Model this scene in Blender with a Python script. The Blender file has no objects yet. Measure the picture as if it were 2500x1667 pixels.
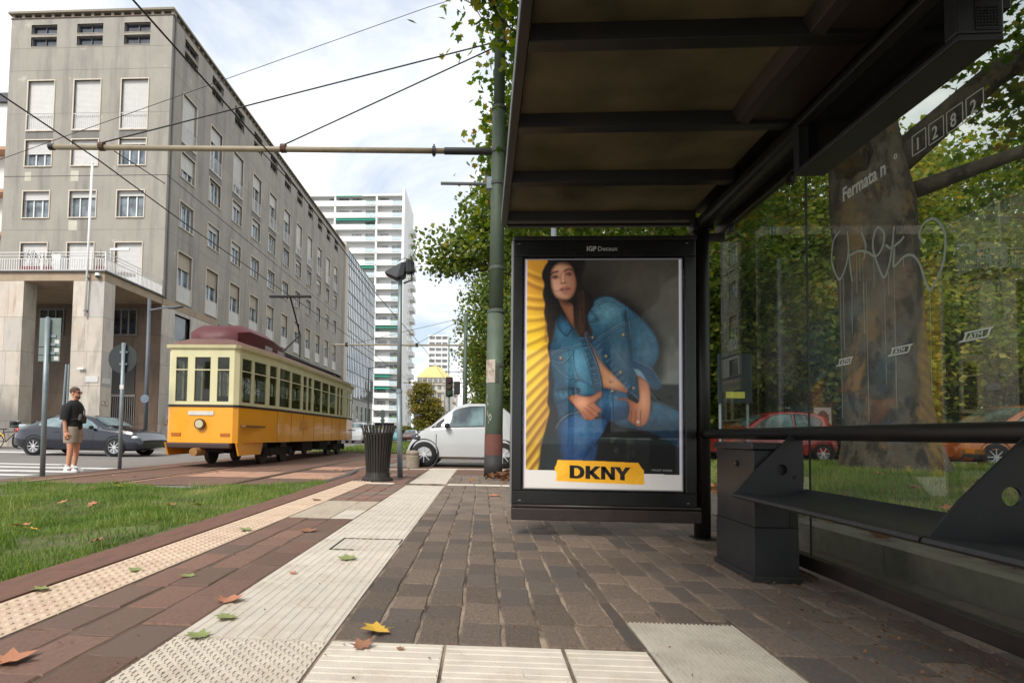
import bpy, math, random
import numpy as np
from mathutils import Matrix, Vector
R = math.radians
random.seed(7)
rng = np.random.default_rng(11)
scene = bpy.context.scene
COL = scene.collection

# ------------------------------------------------------------------ camera, world, sun, exposure
cam_d = bpy.data.cameras.new('camera')
cam = bpy.data.objects.new('camera', cam_d)
COL.objects.link(cam)
cam_d.sensor_width = 36.0
cam_d.lens = 1390.0 / 2500.0 * 36.0
cam_d.shift_x = 0.06
cam_d.shift_y = 0.0658
cam_d.clip_start = 0.05
cam_d.clip_end = 4000
yaw, pitch, roll = R(3.245), R(2.591), R(0.8)
Fv = Vector((-math.sin(yaw) * math.cos(pitch), math.cos(yaw) * math.cos(pitch), math.sin(pitch)))
Rv = Vector((math.cos(yaw), math.sin(yaw), 0))
Uv = Rv.cross(Fv)
R2 = Rv * math.cos(roll) + Uv * math.sin(roll)
U2 = Uv * math.cos(roll) - Rv * math.sin(roll)
m = Matrix((R2, U2, -Fv)).transposed().to_4x4()
m.translation = Vector((0, 0, 0.76))
cam.matrix_world = m
scene.camera = cam

SUN_EL, SUN_AZ = 44.0, 203.0          # azimuth from +Y towards +X: behind the camera, a little to the left
w = bpy.data.worlds.new('World')
scene.world = w
w.use_nodes = True
nt = w.node_tree
nt.nodes.clear()
wo = nt.nodes.new('ShaderNodeOutputWorld')
bg = nt.nodes.new('ShaderNodeBackground')
bg.inputs['Strength'].default_value = 0.112
sky = nt.nodes.new('ShaderNodeTexSky')
sky.sky_type = 'NISHITA'
sky.sun_disc = False
sky.sun_elevation = R(SUN_EL)
sky.sun_rotation = R(SUN_AZ)
sky.air_density = 1.0
sky.dust_density = 1.2
tc = nt.nodes.new('ShaderNodeTexCoord')
sep = nt.nodes.new('ShaderNodeSeparateXYZ')
nt.links.new(tc.outputs['Generated'], sep.inputs[0])
zz = nt.nodes.new('ShaderNodeMath'); zz.operation = 'MAXIMUM'; zz.inputs[1].default_value = 0.0
nt.links.new(sep.outputs['Z'], zz.inputs[0])
za = nt.nodes.new('ShaderNodeMath'); za.operation = 'ADD'; za.inputs[1].default_value = 0.28
nt.links.new(zz.outputs[0], za.inputs[0])
cx = nt.nodes.new('ShaderNodeMath'); cx.operation = 'DIVIDE'
cy = nt.nodes.new('ShaderNodeMath'); cy.operation = 'DIVIDE'
nt.links.new(sep.outputs['X'], cx.inputs[0]); nt.links.new(za.outputs[0], cx.inputs[1])
nt.links.new(sep.outputs['Y'], cy.inputs[0]); nt.links.new(za.outputs[0], cy.inputs[1])
cmb = nt.nodes.new('ShaderNodeCombineXYZ')
nt.links.new(cx.outputs[0], cmb.inputs[0]); nt.links.new(cy.outputs[0], cmb.inputs[1])
n1 = nt.nodes.new('ShaderNodeTexNoise')
n1.inputs['Scale'].default_value = 1.7; n1.inputs['Detail'].default_value = 7; n1.inputs['Roughness'].default_value = 0.56
n1.inputs['Distortion'].default_value = 0.35
mp = nt.nodes.new('ShaderNodeMapping'); mp.inputs['Location'].default_value = (3.1, 1.7, 0.4)
nt.links.new(cmb.outputs[0], mp.inputs[0]); nt.links.new(mp.outputs[0], n1.inputs['Vector'])
cr = nt.nodes.new('ShaderNodeValToRGB')
cr.color_ramp.elements[0].position = 0.35; cr.color_ramp.elements[0].color = (0.0, 0.0, 0.0, 1)
cr.color_ramp.elements[1].position = 0.53; cr.color_ramp.elements[1].color = (1, 1, 1, 1)
nt.links.new(n1.outputs['Fac'], cr.inputs[0])
n2 = nt.nodes.new('ShaderNodeTexNoise')
n2.inputs['Scale'].default_value = 4.0; n2.inputs['Detail'].default_value = 5
nt.links.new(mp.outputs[0], n2.inputs['Vector'])
cc = nt.nodes.new('ShaderNodeValToRGB')
cc.color_ramp.elements[0].position = 0.35; cc.color_ramp.elements[0].color = (9.6, 10.0, 10.6, 1)
cc.color_ramp.elements[1].position = 0.62; cc.color_ramp.elements[1].color = (12.2, 12.2, 12.2, 1)
nt.links.new(n2.outputs['Fac'], cc.inputs[0])
skb = nt.nodes.new('ShaderNodeMixRGB'); skb.inputs['Fac'].default_value = 0.52
skb.inputs['Color2'].default_value = (8.8, 10.0, 11.6, 1)
nt.links.new(sky.outputs[0], skb.inputs['Color1'])
mx = nt.nodes.new('ShaderNodeMixRGB')
nt.links.new(cr.outputs[0], mx.inputs['Fac']); nt.links.new(skb.outputs[0], mx.inputs['Color1']); nt.links.new(cc.outputs[0], mx.inputs['Color2'])
nt.links.new(mx.outputs[0], bg.inputs['Color'])
nt.links.new(bg.outputs[0], wo.inputs[0])

sd = bpy.data.lights.new('sun', 'SUN')
sd.energy = 3.4
sd.angle = R(18)
sd.color = (1.0, 0.955, 0.89)
so = bpy.data.objects.new('sun', sd)
COL.objects.link(so)
az = R(SUN_AZ); el = R(SUN_EL)
tosun = Vector((math.sin(az) * math.cos(el), math.cos(az) * math.cos(el), math.sin(el)))
so.rotation_euler = tosun.to_track_quat('Z', 'Y').to_euler()
so.location = tosun * 60
scene.view_settings.view_transform = 'Standard'
scene.view_settings.look = 'None'
scene.view_settings.exposure = 0.06
scene.view_settings.gamma = 1.0
scene.view_settings.use_curve_mapping = False
try:
    scene.cycles.max_bounces = 8
    scene.cycles.transparent_max_bounces = 16
except Exception:
    pass

# ------------------------------------------------------------------ helpers
def srgb(r, g, b):
    f = lambda c: (c / 255 / 12.92) if c / 255 <= 0.04045 else ((c / 255 + 0.055) / 1.055) ** 2.4
    return (f(r), f(g), f(b))

MATS = {}
def mat(name, col, rough=0.6, metal=0.0, var=0.12, scale=3.0, bump=0.0, bscale=60.0, spec=0.5, rnd=0.0, hue=None,
        streak=None, stain=None, coat=0.0, stretch=None):
    """procedural principled material: base colour with noise variation, optional per-object variation, streaks, stains"""
    if name in MATS: return MATS[name]
    M = bpy.data.materials.new(name); M.use_nodes = True
    t = M.node_tree; N = t.nodes; L = t.links
    b = N['Principled BSDF']
    b.inputs['Roughness'].default_value = rough
    b.inputs['Metallic'].default_value = metal
    b.inputs['Specular IOR Level'].default_value = spec
    if coat: b.inputs['Coat Weight'].default_value = coat; b.inputs['Coat Roughness'].default_value = 0.05
    tcn = N.new('ShaderNodeTexCoord')
    vec = tcn.outputs['Object']
    if stretch:
        mpn = N.new('ShaderNodeMapping'); mpn.inputs['Scale'].default_value = stretch
        L.new(vec, mpn.inputs[0]); vec = mpn.outputs[0]
    oi = N.new('ShaderNodeObjectInfo')
    off = N.new('ShaderNodeVectorMath'); off.operation = 'ADD'
    if rnd or hue:
        sc = N.new('ShaderNodeVectorMath'); sc.operation = 'SCALE'; sc.inputs['Scale'].default_value = 37.0
        cxyz = N.new('ShaderNodeCombineXYZ')
        for i in range(3): L.new(oi.outputs['Random'], cxyz.inputs[i])
        L.new(cxyz.outputs[0], sc.inputs[0]); L.new(sc.outputs[0], off.inputs[1])
    L.new(vec, off.inputs[0]); vec = off.outputs[0]
    n = N.new('ShaderNodeTexNoise'); n.inputs['Scale'].default_value = scale; n.inputs['Detail'].default_value = 8
    n.inputs['Roughness'].default_value = 0.62
    L.new(vec, n.inputs['Vector'])
    rp = N.new('ShaderNodeValToRGB')
    e = rp.color_ramp.elements
    e[0].position = 0.3; e[1].position = 0.7
    c2 = hue if hue and not rnd else col
    e[0].color = (*[max(0, c * (1 - var)) for c in col], 1); e[1].color = (*[c * (1 + var) for c in c2], 1)
    L.new(n.outputs['Fac'], rp.inputs[0])
    out = rp.outputs[0]
    if rnd:
        mr = N.new('ShaderNodeMapRange'); mr.inputs['To Min'].default_value = 1 - rnd; mr.inputs['To Max'].default_value = 1 + rnd
        L.new(oi.outputs['Random'], mr.inputs['Value'])
        mul = N.new('ShaderNodeVectorMath'); mul.operation = 'SCALE'
        L.new(out, mul.inputs[0]); L.new(mr.outputs[0], mul.inputs['Scale']); out = mul.outputs[0]
        if hue:
            wn = N.new('ShaderNodeTexWhiteNoise'); wn.noise_dimensions = '1D'
            L.new(oi.outputs['Random'], wn.inputs['W'])
            mh = N.new('ShaderNodeMixRGB'); mh.inputs['Color2'].default_value = (*hue, 1)
            pw = N.new('ShaderNodeMath'); pw.operation = 'POWER'; pw.inputs[1].default_value = 2.2
            L.new(wn.outputs['Value'], pw.inputs[0]); L.new(pw.outputs[0], mh.inputs['Fac'])
            L.new(out, mh.inputs['Color1']); out = mh.outputs[0]
    for kind, prm in (('streak', streak), ('stain', stain)):
        if prm:
            c, amt, sv, lo, hi = prm
            m2 = N.new('ShaderNodeMapping'); m2.inputs['Scale'].default_value = sv
            L.new(tcn.outputs['Object'], m2.inputs[0])
            nn = N.new('ShaderNodeTexNoise'); nn.inputs['Scale'].default_value = 1.0; nn.inputs['Detail'].default_value = 9
            nn.inputs['Roughness'].default_value = 0.68
            L.new(m2.outputs[0], nn.inputs['Vector'])
            r2 = N.new('ShaderNodeValToRGB'); r2.color_ramp.elements[0].position = lo; r2.color_ramp.elements[1].position = hi
            r2.color_ramp.elements[1].color = (amt, amt, amt, 1)
            L.new(nn.outputs['Fac'], r2.inputs[0])
            ms = N.new('ShaderNodeMixRGB'); ms.inputs['Color2'].default_value = (*c, 1)
            L.new(r2.outputs[0], ms.inputs['Fac']); L.new(out, ms.inputs['Color1']); out = ms.outputs[0]
    L.new(out, b.inputs['Base Color'])
    if bump:
        bn = N.new('ShaderNodeTexNoise'); bn.inputs['Scale'].default_value = bscale; bn.inputs['Detail'].default_value = 4
        L.new(vec, bn.inputs['Vector'])
        bp = N.new('ShaderNodeBump'); bp.inputs['Strength'].default_value = bump; bp.inputs['Distance'].default_value = 0.01
        L.new(bn.outputs['Fac'], bp.inputs['Height']); L.new(bp.outputs[0], b.inputs['Normal'])
    # slight roughness variation
    mrr = N.new('ShaderNodeMapRange'); mrr.inputs['To Min'].default_value = max(0.02, rough - 0.1); mrr.inputs['To Max'].default_value = min(1, rough + 0.1)
    L.new(n.outputs['Fac'], mrr.inputs['Value']); L.new(mrr.outputs[0], b.inputs['Roughness'])
    MATS[name] = M
    return M

class MB:
    """collects simple shapes into one mesh"""
    def __init__(s): s.v = []; s.f = []; s.mi = []; s.cur = 0
    def add(s, vs, fs):
        o = len(s.v); s.v.extend([tuple(map(float, p)) for p in vs])
        for f in fs: s.f.append(tuple(i + o for i in f)); s.mi.append(s.cur)
        return s
    def box(s, x0, x1, y0, y1, z0, z1):
        if x0 > x1: x0, x1 = x1, x0
        if y0 > y1: y0, y1 = y1, y0
        if z0 > z1: z0, z1 = z1, z0
        return s.add([(x0, y0, z0), (x1, y0, z0), (x1, y1, z0), (x0, y1, z0), (x0, y0, z1), (x1, y0, z1), (x1, y1, z1), (x0, y1, z1)],
                     [(0, 3, 2, 1), (4, 5, 6, 7), (0, 1, 5, 4), (1, 2, 6, 5), (2, 3, 7, 6), (3, 0, 4, 7)])
    def cyl(s, p0, p1, r0, r1=None, n=12, caps=True):
        r1 = r0 if r1 is None else r1
        p0 = Vector(p0); p1 = Vector(p1); d = (p1 - p0)
        if d.length < 1e-9: return s
        q = d.to_track_quat('Z', 'Y'); vs = []
        for p, r in ((p0, r0), (p1, r1)):
            for i in range(n):
                a = 2 * math.pi * i / n
                vs.append(p + q @ Vector((r * math.cos(a), r * math.sin(a), 0)))
        fs = [(i, (i + 1) % n, n + (i + 1) % n, n + i) for i in range(n)]
        if caps: fs += [tuple(range(n - 1, -1, -1)), tuple(range(n, 2 * n))]
        return s.add(vs, fs)
    def tube(s, pts, r, n=8, caps=True):
        pts = [Vector(p) for p in pts]; k = len(pts)
        rs = r if hasattr(r, '__len__') else [r] * k
        vs = []; up = None
        for j in range(k):
            d = (pts[min(j + 1, k - 1)] - pts[max(j - 1, 0)]).normalized()
            if up is None:
                up = Vector((0, 0, 1)) if abs(d.z) < 0.9 else Vector((1, 0, 0))
            a = d.cross(up).normalized(); b = a.cross(d).normalized(); up = b
            for i in range(n):
                t = 2 * math.pi * i / n
                vs.append(pts[j] + (a * math.cos(t) + b * math.sin(t)) * rs[j])
        fs = []
        for j in range(k - 1):
            for i in range(n):
                fs.append((j * n + i, j * n + (i + 1) % n, (j + 1) * n + (i + 1) % n, (j + 1) * n + i))
        if caps: fs += [tuple(range(n - 1, -1, -1)), tuple(range((k - 1) * n, k * n))]
        return s.add(vs, fs)
    def lathe(s, prof, n=24, c=(0, 0, 0), closed=True):
        vs = []; k = len(prof)
        for r, z in prof:
            for i in range(n):
                a = 2 * math.pi * i / n
                vs.append((c[0] + r * math.cos(a), c[1] + r * math.sin(a), c[2] + z))
        fs = []
        for j in range(k - 1):
            for i in range(n):
                fs.append((j * n + i, j * n + (i + 1) % n, (j + 1) * n + (i + 1) % n, (j + 1) * n + i))
        if closed: fs += [tuple(range(n - 1, -1, -1)), tuple(range((k - 1) * n, k * n))]
        return s.add(vs, fs)
    def prism(s, poly, axis, a0, a1):
        """poly: 2-D outline (counter-clockwise); axis 'x': poly in (y,z); 'y': (x,z); 'z': (x,y)"""
        mk = {'x': lambda p, a: (a, p[0], p[1]), 'y': lambda p, a: (p[0], a, p[1]), 'z': lambda p, a: (p[0], p[1], a)}[axis]
        n = len(poly)
        vs = [mk(p, a0) for p in poly] + [mk(p, a1) for p in poly]
        fs = [tuple(range(n - 1, -1, -1)), tuple(range(n, 2 * n))] + [(i, (i + 1) % n, n + (i + 1) % n, n + i) for i in range(n)]
        if axis == 'y': fs = [f[::-1] for f in fs]
        return s.add(vs, fs)
    def loft(s, rings, close=True, caps=True):
        n = len(rings[0]); vs = [p for r in rings for p in r]; fs = []
        for j in range(len(rings) - 1):
            for i in range(n if close else n - 1):
                fs.append((j * n + i, j * n + (i + 1) % n, (j + 1) * n + (i + 1) % n, (j + 1) * n + i))
        if caps: fs += [tuple(range(n - 1, -1, -1)), tuple(range((len(rings) - 1) * n, len(rings) * n))]
        return s.add(vs, fs)
    def sphere(s, c, rx, ry=None, rz=None, n=12, m_=8):
        ry = ry or rx; rz = rz or rx
        vs = []; fs = []
        for j in range(m_ + 1):
            th = math.pi * j / m_
            for i in range(n):
                a = 2 * math.pi * i / n
                vs.append((c[0] + rx * math.sin(th) * math.cos(a), c[1] + ry * math.sin(th) * math.sin(a), c[2] - rz * math.cos(th)))
        for j in range(m_):
            for i in range(n):
                fs.append((j * n + i, j * n + (i + 1) % n, (j + 1) * n + (i + 1) % n, (j + 1) * n + i))
        return s.add(vs, fs)
    def quad(s, a, b, c, d): return s.add([a, b, c, d], [(0, 1, 2, 3)])
    def mesh(s, name, mats, smooth=False, recalc=True):
        me = bpy.data.meshes.new(name)
        me.from_pydata(s.v, [], s.f)
        if not isinstance(mats, (list, tuple)): mats = [mats]
        for M in mats: me.materials.append(M)
        if any(s.mi): me.polygons.foreach_set('material_index', s.mi)
        if smooth: me.polygons.foreach_set('use_smooth', [True] * len(me.polygons))
        me.update()
        if recalc:
            import bmesh
            bm = bmesh.new(); bm.from_mesh(me); bmesh.ops.recalc_face_normals(bm, faces=bm.faces); bm.to_mesh(me); bm.free()
        return me
    def build(s, name, mats, parent=None, smooth=False, loc=None, bevel=0, rotz=None, recalc=True, auto=None):
        o = link(name, s.mesh(name, mats, smooth, recalc), parent, loc, rotz)
        if bevel:
            b = o.modifiers.new('bevel', 'BEVEL'); b.width = bevel; b.segments = 2; b.limit_method = 'ANGLE'; b.angle_limit = R(40)
        if auto:
            o.data.polygons.foreach_set('use_smooth', [True] * len(o.data.polygons))
            o.data.set_sharp_from_angle(angle=R(auto))
        return o

def link(name, data, parent=None, loc=None, rotz=None, scale=None):
    o = bpy.data.objects.new(name, data)
    COL.objects.link(o)
    if parent is not None: o.parent = parent
    if loc is not None: o.location = loc
    if rotz is not None: o.rotation_euler = (0, 0, rotz)
    if scale is not None: o.scale = scale
    return o

def tag(o, label=None, cat=None, group=None, kind=None):
    if label: o['label'] = label
    if cat: o['category'] = cat
    if group: o['group'] = group
    if kind: o['kind'] = kind
    return o

def thing(name, label, cat, loc=(0, 0, 0), rotz=0.0, group=None):
    o = link(name, None, None, loc, rotz)
    o.empty_display_size = 0.2
    return tag(o, label, cat, group)

def raw_mesh(name, verts, faces_flat, nper, mats, smooth=False, attr=None):
    """fast mesh from numpy arrays; every face has nper corners"""
    me = bpy.data.meshes.new(name)
    nv = len(verts); nf = len(faces_flat) // nper
    me.vertices.add(nv); me.vertices.foreach_set('co', np.asarray(verts, dtype=np.float32).ravel())
    me.loops.add(nf * nper); me.loops.foreach_set('vertex_index', np.asarray(faces_flat, dtype=np.int32))
    me.polygons.add(nf)
    me.polygons.foreach_set('loop_start', np.arange(0, nf * nper, nper, dtype=np.int32))
    me.polygons.foreach_set('loop_total', np.full(nf, nper, dtype=np.int32))
    if smooth: me.polygons.foreach_set('use_smooth', [True] * nf)
    for M in (mats if isinstance(mats, (list, tuple)) else [mats]): me.materials.append(M)
    if attr is not None:
        for an, (dom, dat) in attr.items():
            dat = np.asarray(dat, dtype=np.float32)
            if dat.ndim == 1:
                a = me.attributes.new(an, 'FLOAT', dom); a.data.foreach_set('value', dat)
            else:
                a = me.attributes.new(an, 'FLOAT_COLOR', dom); a.data.foreach_set('color', dat.ravel())
    me.update(calc_edges=True); me.validate()
    return me

def text_mesh(name, body, M, size=0.1, bold=0.0, extrude=0.0006, shear=0.0, align='LEFT', spacing=1.0):
    cu = bpy.data.curves.new(name, 'FONT')
    cu.body = body; cu.size = size; cu.offset = bold; cu.extrude = extrude; cu.shear = shear
    cu.align_x = align; cu.space_character = spacing; cu.resolution_u = 3
    o = bpy.data.objects.new(name, cu); COL.objects.link(o)
    bpy.context.view_layer.update()
    dg = bpy.context.evaluated_depsgraph_get()
    me = bpy.data.meshes.new_from_object(o.evaluated_get(dg))
    me.name = name
    bpy.data.objects.remove(o); bpy.data.curves.remove(cu)
    me.materials.clear(); me.materials.append(M)
    return me

def sstep(a, b, x):
    t = np.clip((np.asarray(x, float) - a) / (b - a), 0, 1); return t * t * (3 - 2 * t)

def gz(x, y):
    """height of the roadway: 14 cm below the platform on the tram side, level with it to the right"""
    base = -0.14 + 0.12 * sstep(-3.4, -2.4, x) * sstep(12.2, 13.0, y) + 0.10 * sstep(3, 9, x) * sstep(9, 13, y)
    return base * (1 - sstep(60, 90, y)) + (-0.14) * sstep(60, 90, y)

def sheet(name, xs, ys, off, M, zf=gz, kind='structure', parent=None):
    xs = np.asarray(xs, float); ys = np.asarray(ys, float)
    X, Y = np.meshgrid(xs, ys); Z = zf(X, Y) + off
    v = np.stack([X, Y, Z], -1).reshape(-1, 3); nx = len(xs)
    i = (np.arange(len(ys) - 1)[:, None] * nx + np.arange(nx - 1)[None]).ravel()
    f = np.stack([i, i + 1, i + 1 + nx, i + nx], -1).ravel()
    o = link(name, raw_mesh(name, v, f, 4, M, smooth=True), parent)
    if kind: o['kind'] = kind
    return o
# ------------------------------------------------------------------ materials
asphalt = mat('asphalt', srgb(122, 117, 111), 0.85, var=0.16, scale=6, bump=0.5, bscale=180, stain=((0.06, 0.055, 0.05), 0.5, (0.35, 0.12, 1), 0.5, 0.75))
brown_asphalt = mat('brown asphalt', srgb(112, 84, 68), 0.85, var=0.2, scale=5, bump=0.5, bscale=160, stain=(srgb(84, 66, 58), 0.7, (0.5, 0.3, 1), 0.45, 0.7))
salmon = mat('faded salmon paint', srgb(172, 132, 108), 0.8, var=0.14, scale=7, bump=0.3, bscale=150, stain=(srgb(120, 88, 70), 0.8, (2.0, 1.2, 1), 0.5, 0.68))
white_paint = mat('white road paint', srgb(205, 202, 196), 0.7, var=0.08, scale=8, bump=0.2, bscale=120, stain=(srgb(120, 116, 110), 0.8, (2.5, 2.5, 1), 0.55, 0.7))
mortar = mat('mortar', srgb(148, 131, 112), 0.95, var=0.3, scale=9, bump=0.6, bscale=140, stain=(srgb(58, 49, 42), 0.9, (5.0, 2.2, 1), 0.44, 0.6))
stone_grey = mat('grey brown porphyry', srgb(121, 104, 90), 0.72, var=0.36, scale=11, bump=1.0, bscale=60, rnd=0.30, hue=srgb(92, 84, 79), stain=(srgb(158, 140, 116), 0.6, (16, 9, 9), 0.52, 0.72))
stone_red = mat('reddish porphyry', srgb(128, 96, 80), 0.75, var=0.26, scale=13, bump=0.75, bscale=90, rnd=0.28, hue=srgb(112, 92, 80), stain=(srgb(136, 112, 92), 0.4, (20, 20, 20), 0.55, 0.75))
tactile = mat('pale tactile concrete', srgb(200, 190, 174), 0.8, var=0.09, scale=9, bump=0.35, bscale=160, rnd=0.06, stain=(srgb(160, 140, 116), 0.6, (3.2, 3.2, 3), 0.52, 0.74))
dots_m = mat('pink cream tactile stone', srgb(198, 174, 150), 0.8, var=0.1, scale=8, bump=0.3, bscale=150, rnd=0.05, stain=(srgb(158, 124, 98), 0.6, (3.0, 3.0, 3), 0.52, 0.74))
kerb_brown = mat('rust brown kerb', srgb(116, 82, 66), 0.82, var=0.2, scale=6, bump=0.4, bscale=120, stain=(srgb(84, 62, 54), 0.6, (3, 1.2, 2), 0.5, 0.7))
kerb_grey = mat('grey granite kerb', srgb(132, 126, 116), 0.85, var=0.22, scale=10, bump=0.5, bscale=110, stain=(srgb(80, 74, 64), 0.6, (3, 2, 3), 0.5, 0.7))
grate_m = mat('ribbed grey slab', srgb(176, 168, 154), 0.8, var=0.14, scale=10, stain=(srgb(90, 80, 70), 0.5, (5, 5, 1), 0.5, 0.7))
soil = mat('soil under grass', srgb(84, 78, 48), 0.95, var=0.35, scale=6, bump=0.8, bscale=40, stain=(srgb(96, 110, 50), 0.8, (2.2, 2.2, 1), 0.42, 0.6))
patch_m = mat('smooth concrete patch', srgb(178, 164, 144), 0.8, var=0.12, scale=5, bump=0.2, bscale=90, stain=(srgb(140, 124, 106), 0.6, (2, 2, 1), 0.5, 0.7))
rail_m = mat('worn rail steel', srgb(120, 108, 98), 0.4, metal=0.85, var=0.2, scale=20)

# ------------------------------------------------------------------ road, tracks, platform, lawns
gx = np.concatenate([np.linspace(-1500, -60, 8), np.linspace(-45, -6, 14), np.linspace(-4, -2, 11), np.linspace(-1, 14, 16), np.linspace(20, 1500, 8)])
gy = np.concatenate([np.linspace(-60, 8, 12), np.linspace(9, 14, 21), np.linspace(15, 60, 16), np.linspace(75, 2500, 10)])
sheet('road', gx, gy, -0.004, asphalt)
sheet('tram_track_bed', np.concatenate([np.linspace(-8.45, -3.5, 10), np.linspace(-3.3, -2.38, 12)]), np.concatenate([np.linspace(9.2, 14, 20), np.linspace(15, 26, 8)]), 0.004, brown_asphalt)
sheet('crossing_apron', np.linspace(-2.37, 4.2, 24), np.linspace(12.86, 13.75, 8), 0.006, brown_asphalt)

def strip(name, x0, x1, y0, y1, off, M, label=None):
    n = max(2, int(abs(x1 - x0) / 0.4) + 2); k = max(2, int(abs(y1 - y0) / 0.4) + 2)
    return sheet(name, np.linspace(x0, x1, n), np.linspace(y0, y1, min(k, 60)), off, M)
# zebra crossing over the cross street, faded salmon bands over the tracks
for y0, y1, x0, x1 in ((10.45, 10.85, -15.5, -8.75), (11.45, 11.95, -15.5, -8.7), (12.6, 13.1, -15.5, -8.6), (13.75, 14.2, -15.5, -10.6), (20.4, 21.6, -30, -16.5), (22.6, 22.9, -30, -9.0)):
    strip('white_road_marking', x0, x1, y0, y1, 0.002, white_paint)
for x0, x1, y0, y1 in ((-4.18, -2.98, 10.9, 12.6), (-5.9, -4.4, 11.0, 12.6), (-4.18, -2.98, 13.6, 14.9)):
    strip('salmon_track_marking', x0, x1, y0, y1, 0.008, salmon)
for xc in (-7.66, -6.14):
    strip('salmon_track_edging', xc - 0.14, xc + 0.14, 9.3, 26, 0.009, salmon)

def rail_line(x, y0, y1, name='rail'):
    mb = MB()
    for a, b in ((-0.075, -0.045), (-0.035, 0.035), (0.05, 0.072)):
        ys = list(np.linspace(y0, y1, 14)); prev = None
        for k in range(len(ys) - 1):
            z0 = float(gz(x, ys[k])); z1 = float(gz(x, ys[k + 1]))
            h = 0.016 if a == -0.035 else 0.012
            mb.quad((x + a, ys[k], z0 + h), (x + b, ys[k], z0 + h), (x + b, ys[k + 1], z1 + h), (x + a, ys[k + 1], z1 + h))
    o = mb.build(name, rail_m, recalc=False)
    o['kind'] = 'structure'
for x in (-4.27, -2.85, -7.62, -6.18):
    rail_line(x, 8.9, 26.2)
    rail_line(x, 26.2, 140)

# lawns (soil sheets) -- the track lawn beside the platform, the far track lawn, the raised garden behind the shelter
def bumpy(x, y, seed=0):
    return 0.03 * np.sin(x * 1.7 + seed) * np.cos(y * 1.3 + seed * 2) + 0.02 * np.sin(x * 3.9 + y * 2.7)
def lawn_z(x, y):
    return -0.105 + 0.075 * sstep(-4.4, -2.5, x) + bumpy(x, y) - 0.10 * sstep(8.6, 9.35, y)
def far_lawn_z(x, y): return -0.11 + 0 * x
def garden_z(x, y):
    return 0.14 + 0.16 * sstep(2.6, 6, x) + 0.6 * bumpy(x, y, 2) - 0.22 * sstep(12.2, 13.4, y)
sheet('track_lawn', np.linspace(-14, -2.37, 44), np.linspace(-3, 9.4, 50), 0, soil, lawn_z)
sheet('far_track_lawn', np.linspace(-8.4, -2.4, 6), np.linspace(26.2, 150, 20), 0, soil, far_lawn_z)
sheet('garden_lawn', np.linspace(2.62, 60, 60), np.linspace(-3, 13.4, 40), 0, soil, garden_z)
sheet('park_ground', np.linspace(2.6, 90, 10), np.linspace(20.5, 160, 20), 0.14, soil, lambda x, y: gz(x, y))

def grass_mesh(name, n, xr, yr, zf, h, wd, seed, dens=None):
    g = np.random.default_rng(seed)
    if dens is None:
        x = g.uniform(*xr, n); y = g.uniform(*yr, n)
    else:
        x = g.uniform(*xr, n * 3); y = g.uniform(*yr, n * 3); k = g.uniform(0, 1, n * 3) < dens(x, y); x = x[k][:n]; y = y[k][:n]
    n = len(x)
    z = zf(x, y) - 0.01
    cl = 0.55 + 0.45 * np.sin(x * 2.3 + 1.1 * np.sin(y * 1.9)) * np.sin(y * 2.9 + 0.7 * np.sin(x * 3.1))
    hh = h * (0.35 + 0.5 * cl + 0.55 * g.random(n) ** 2)
    a = g.uniform(0, 2 * np.pi, n); lean = g.uniform(0.1, 0.75, n) * hh; la = g.uniform(0, 2 * np.pi, n)
    dx = np.cos(a) * wd * g.uniform(0.6, 1.3, n); dy = np.sin(a) * wd * g.uniform(0.6, 1.3, n)
    lx = np.cos(la) * lean; ly = np.sin(la) * lean
    p0 = np.stack([x - dx, y - dy, z], -1); p1 = np.stack([x + dx, y + dy, z], -1)
    q0 = np.stack([x - dx * .7 + lx * .35, y - dy * .7 + ly * .35, z + hh * .6], -1); q1 = np.stack([x + dx * .7 + lx * .35, y + dy * .7 + ly * .35, z + hh * .6], -1)
    t = np.stack([x + lx, y + ly, z + hh], -1)
    v = np.stack([p0, p1, q1, q0, t], 1).reshape(-1, 3)
    b = np.arange(n) * 5
    f = np.stack([b, b + 1, b + 2, b, b + 2, b + 3, b + 3, b + 2, b + 4], -1).ravel()
    tone = np.repeat(g.random(n) * 0.6 + 0.4 * cl, 5)
    return raw_mesh(name, v, f, 3, grass_m, attr={'tone': ('POINT', tone)})

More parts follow.
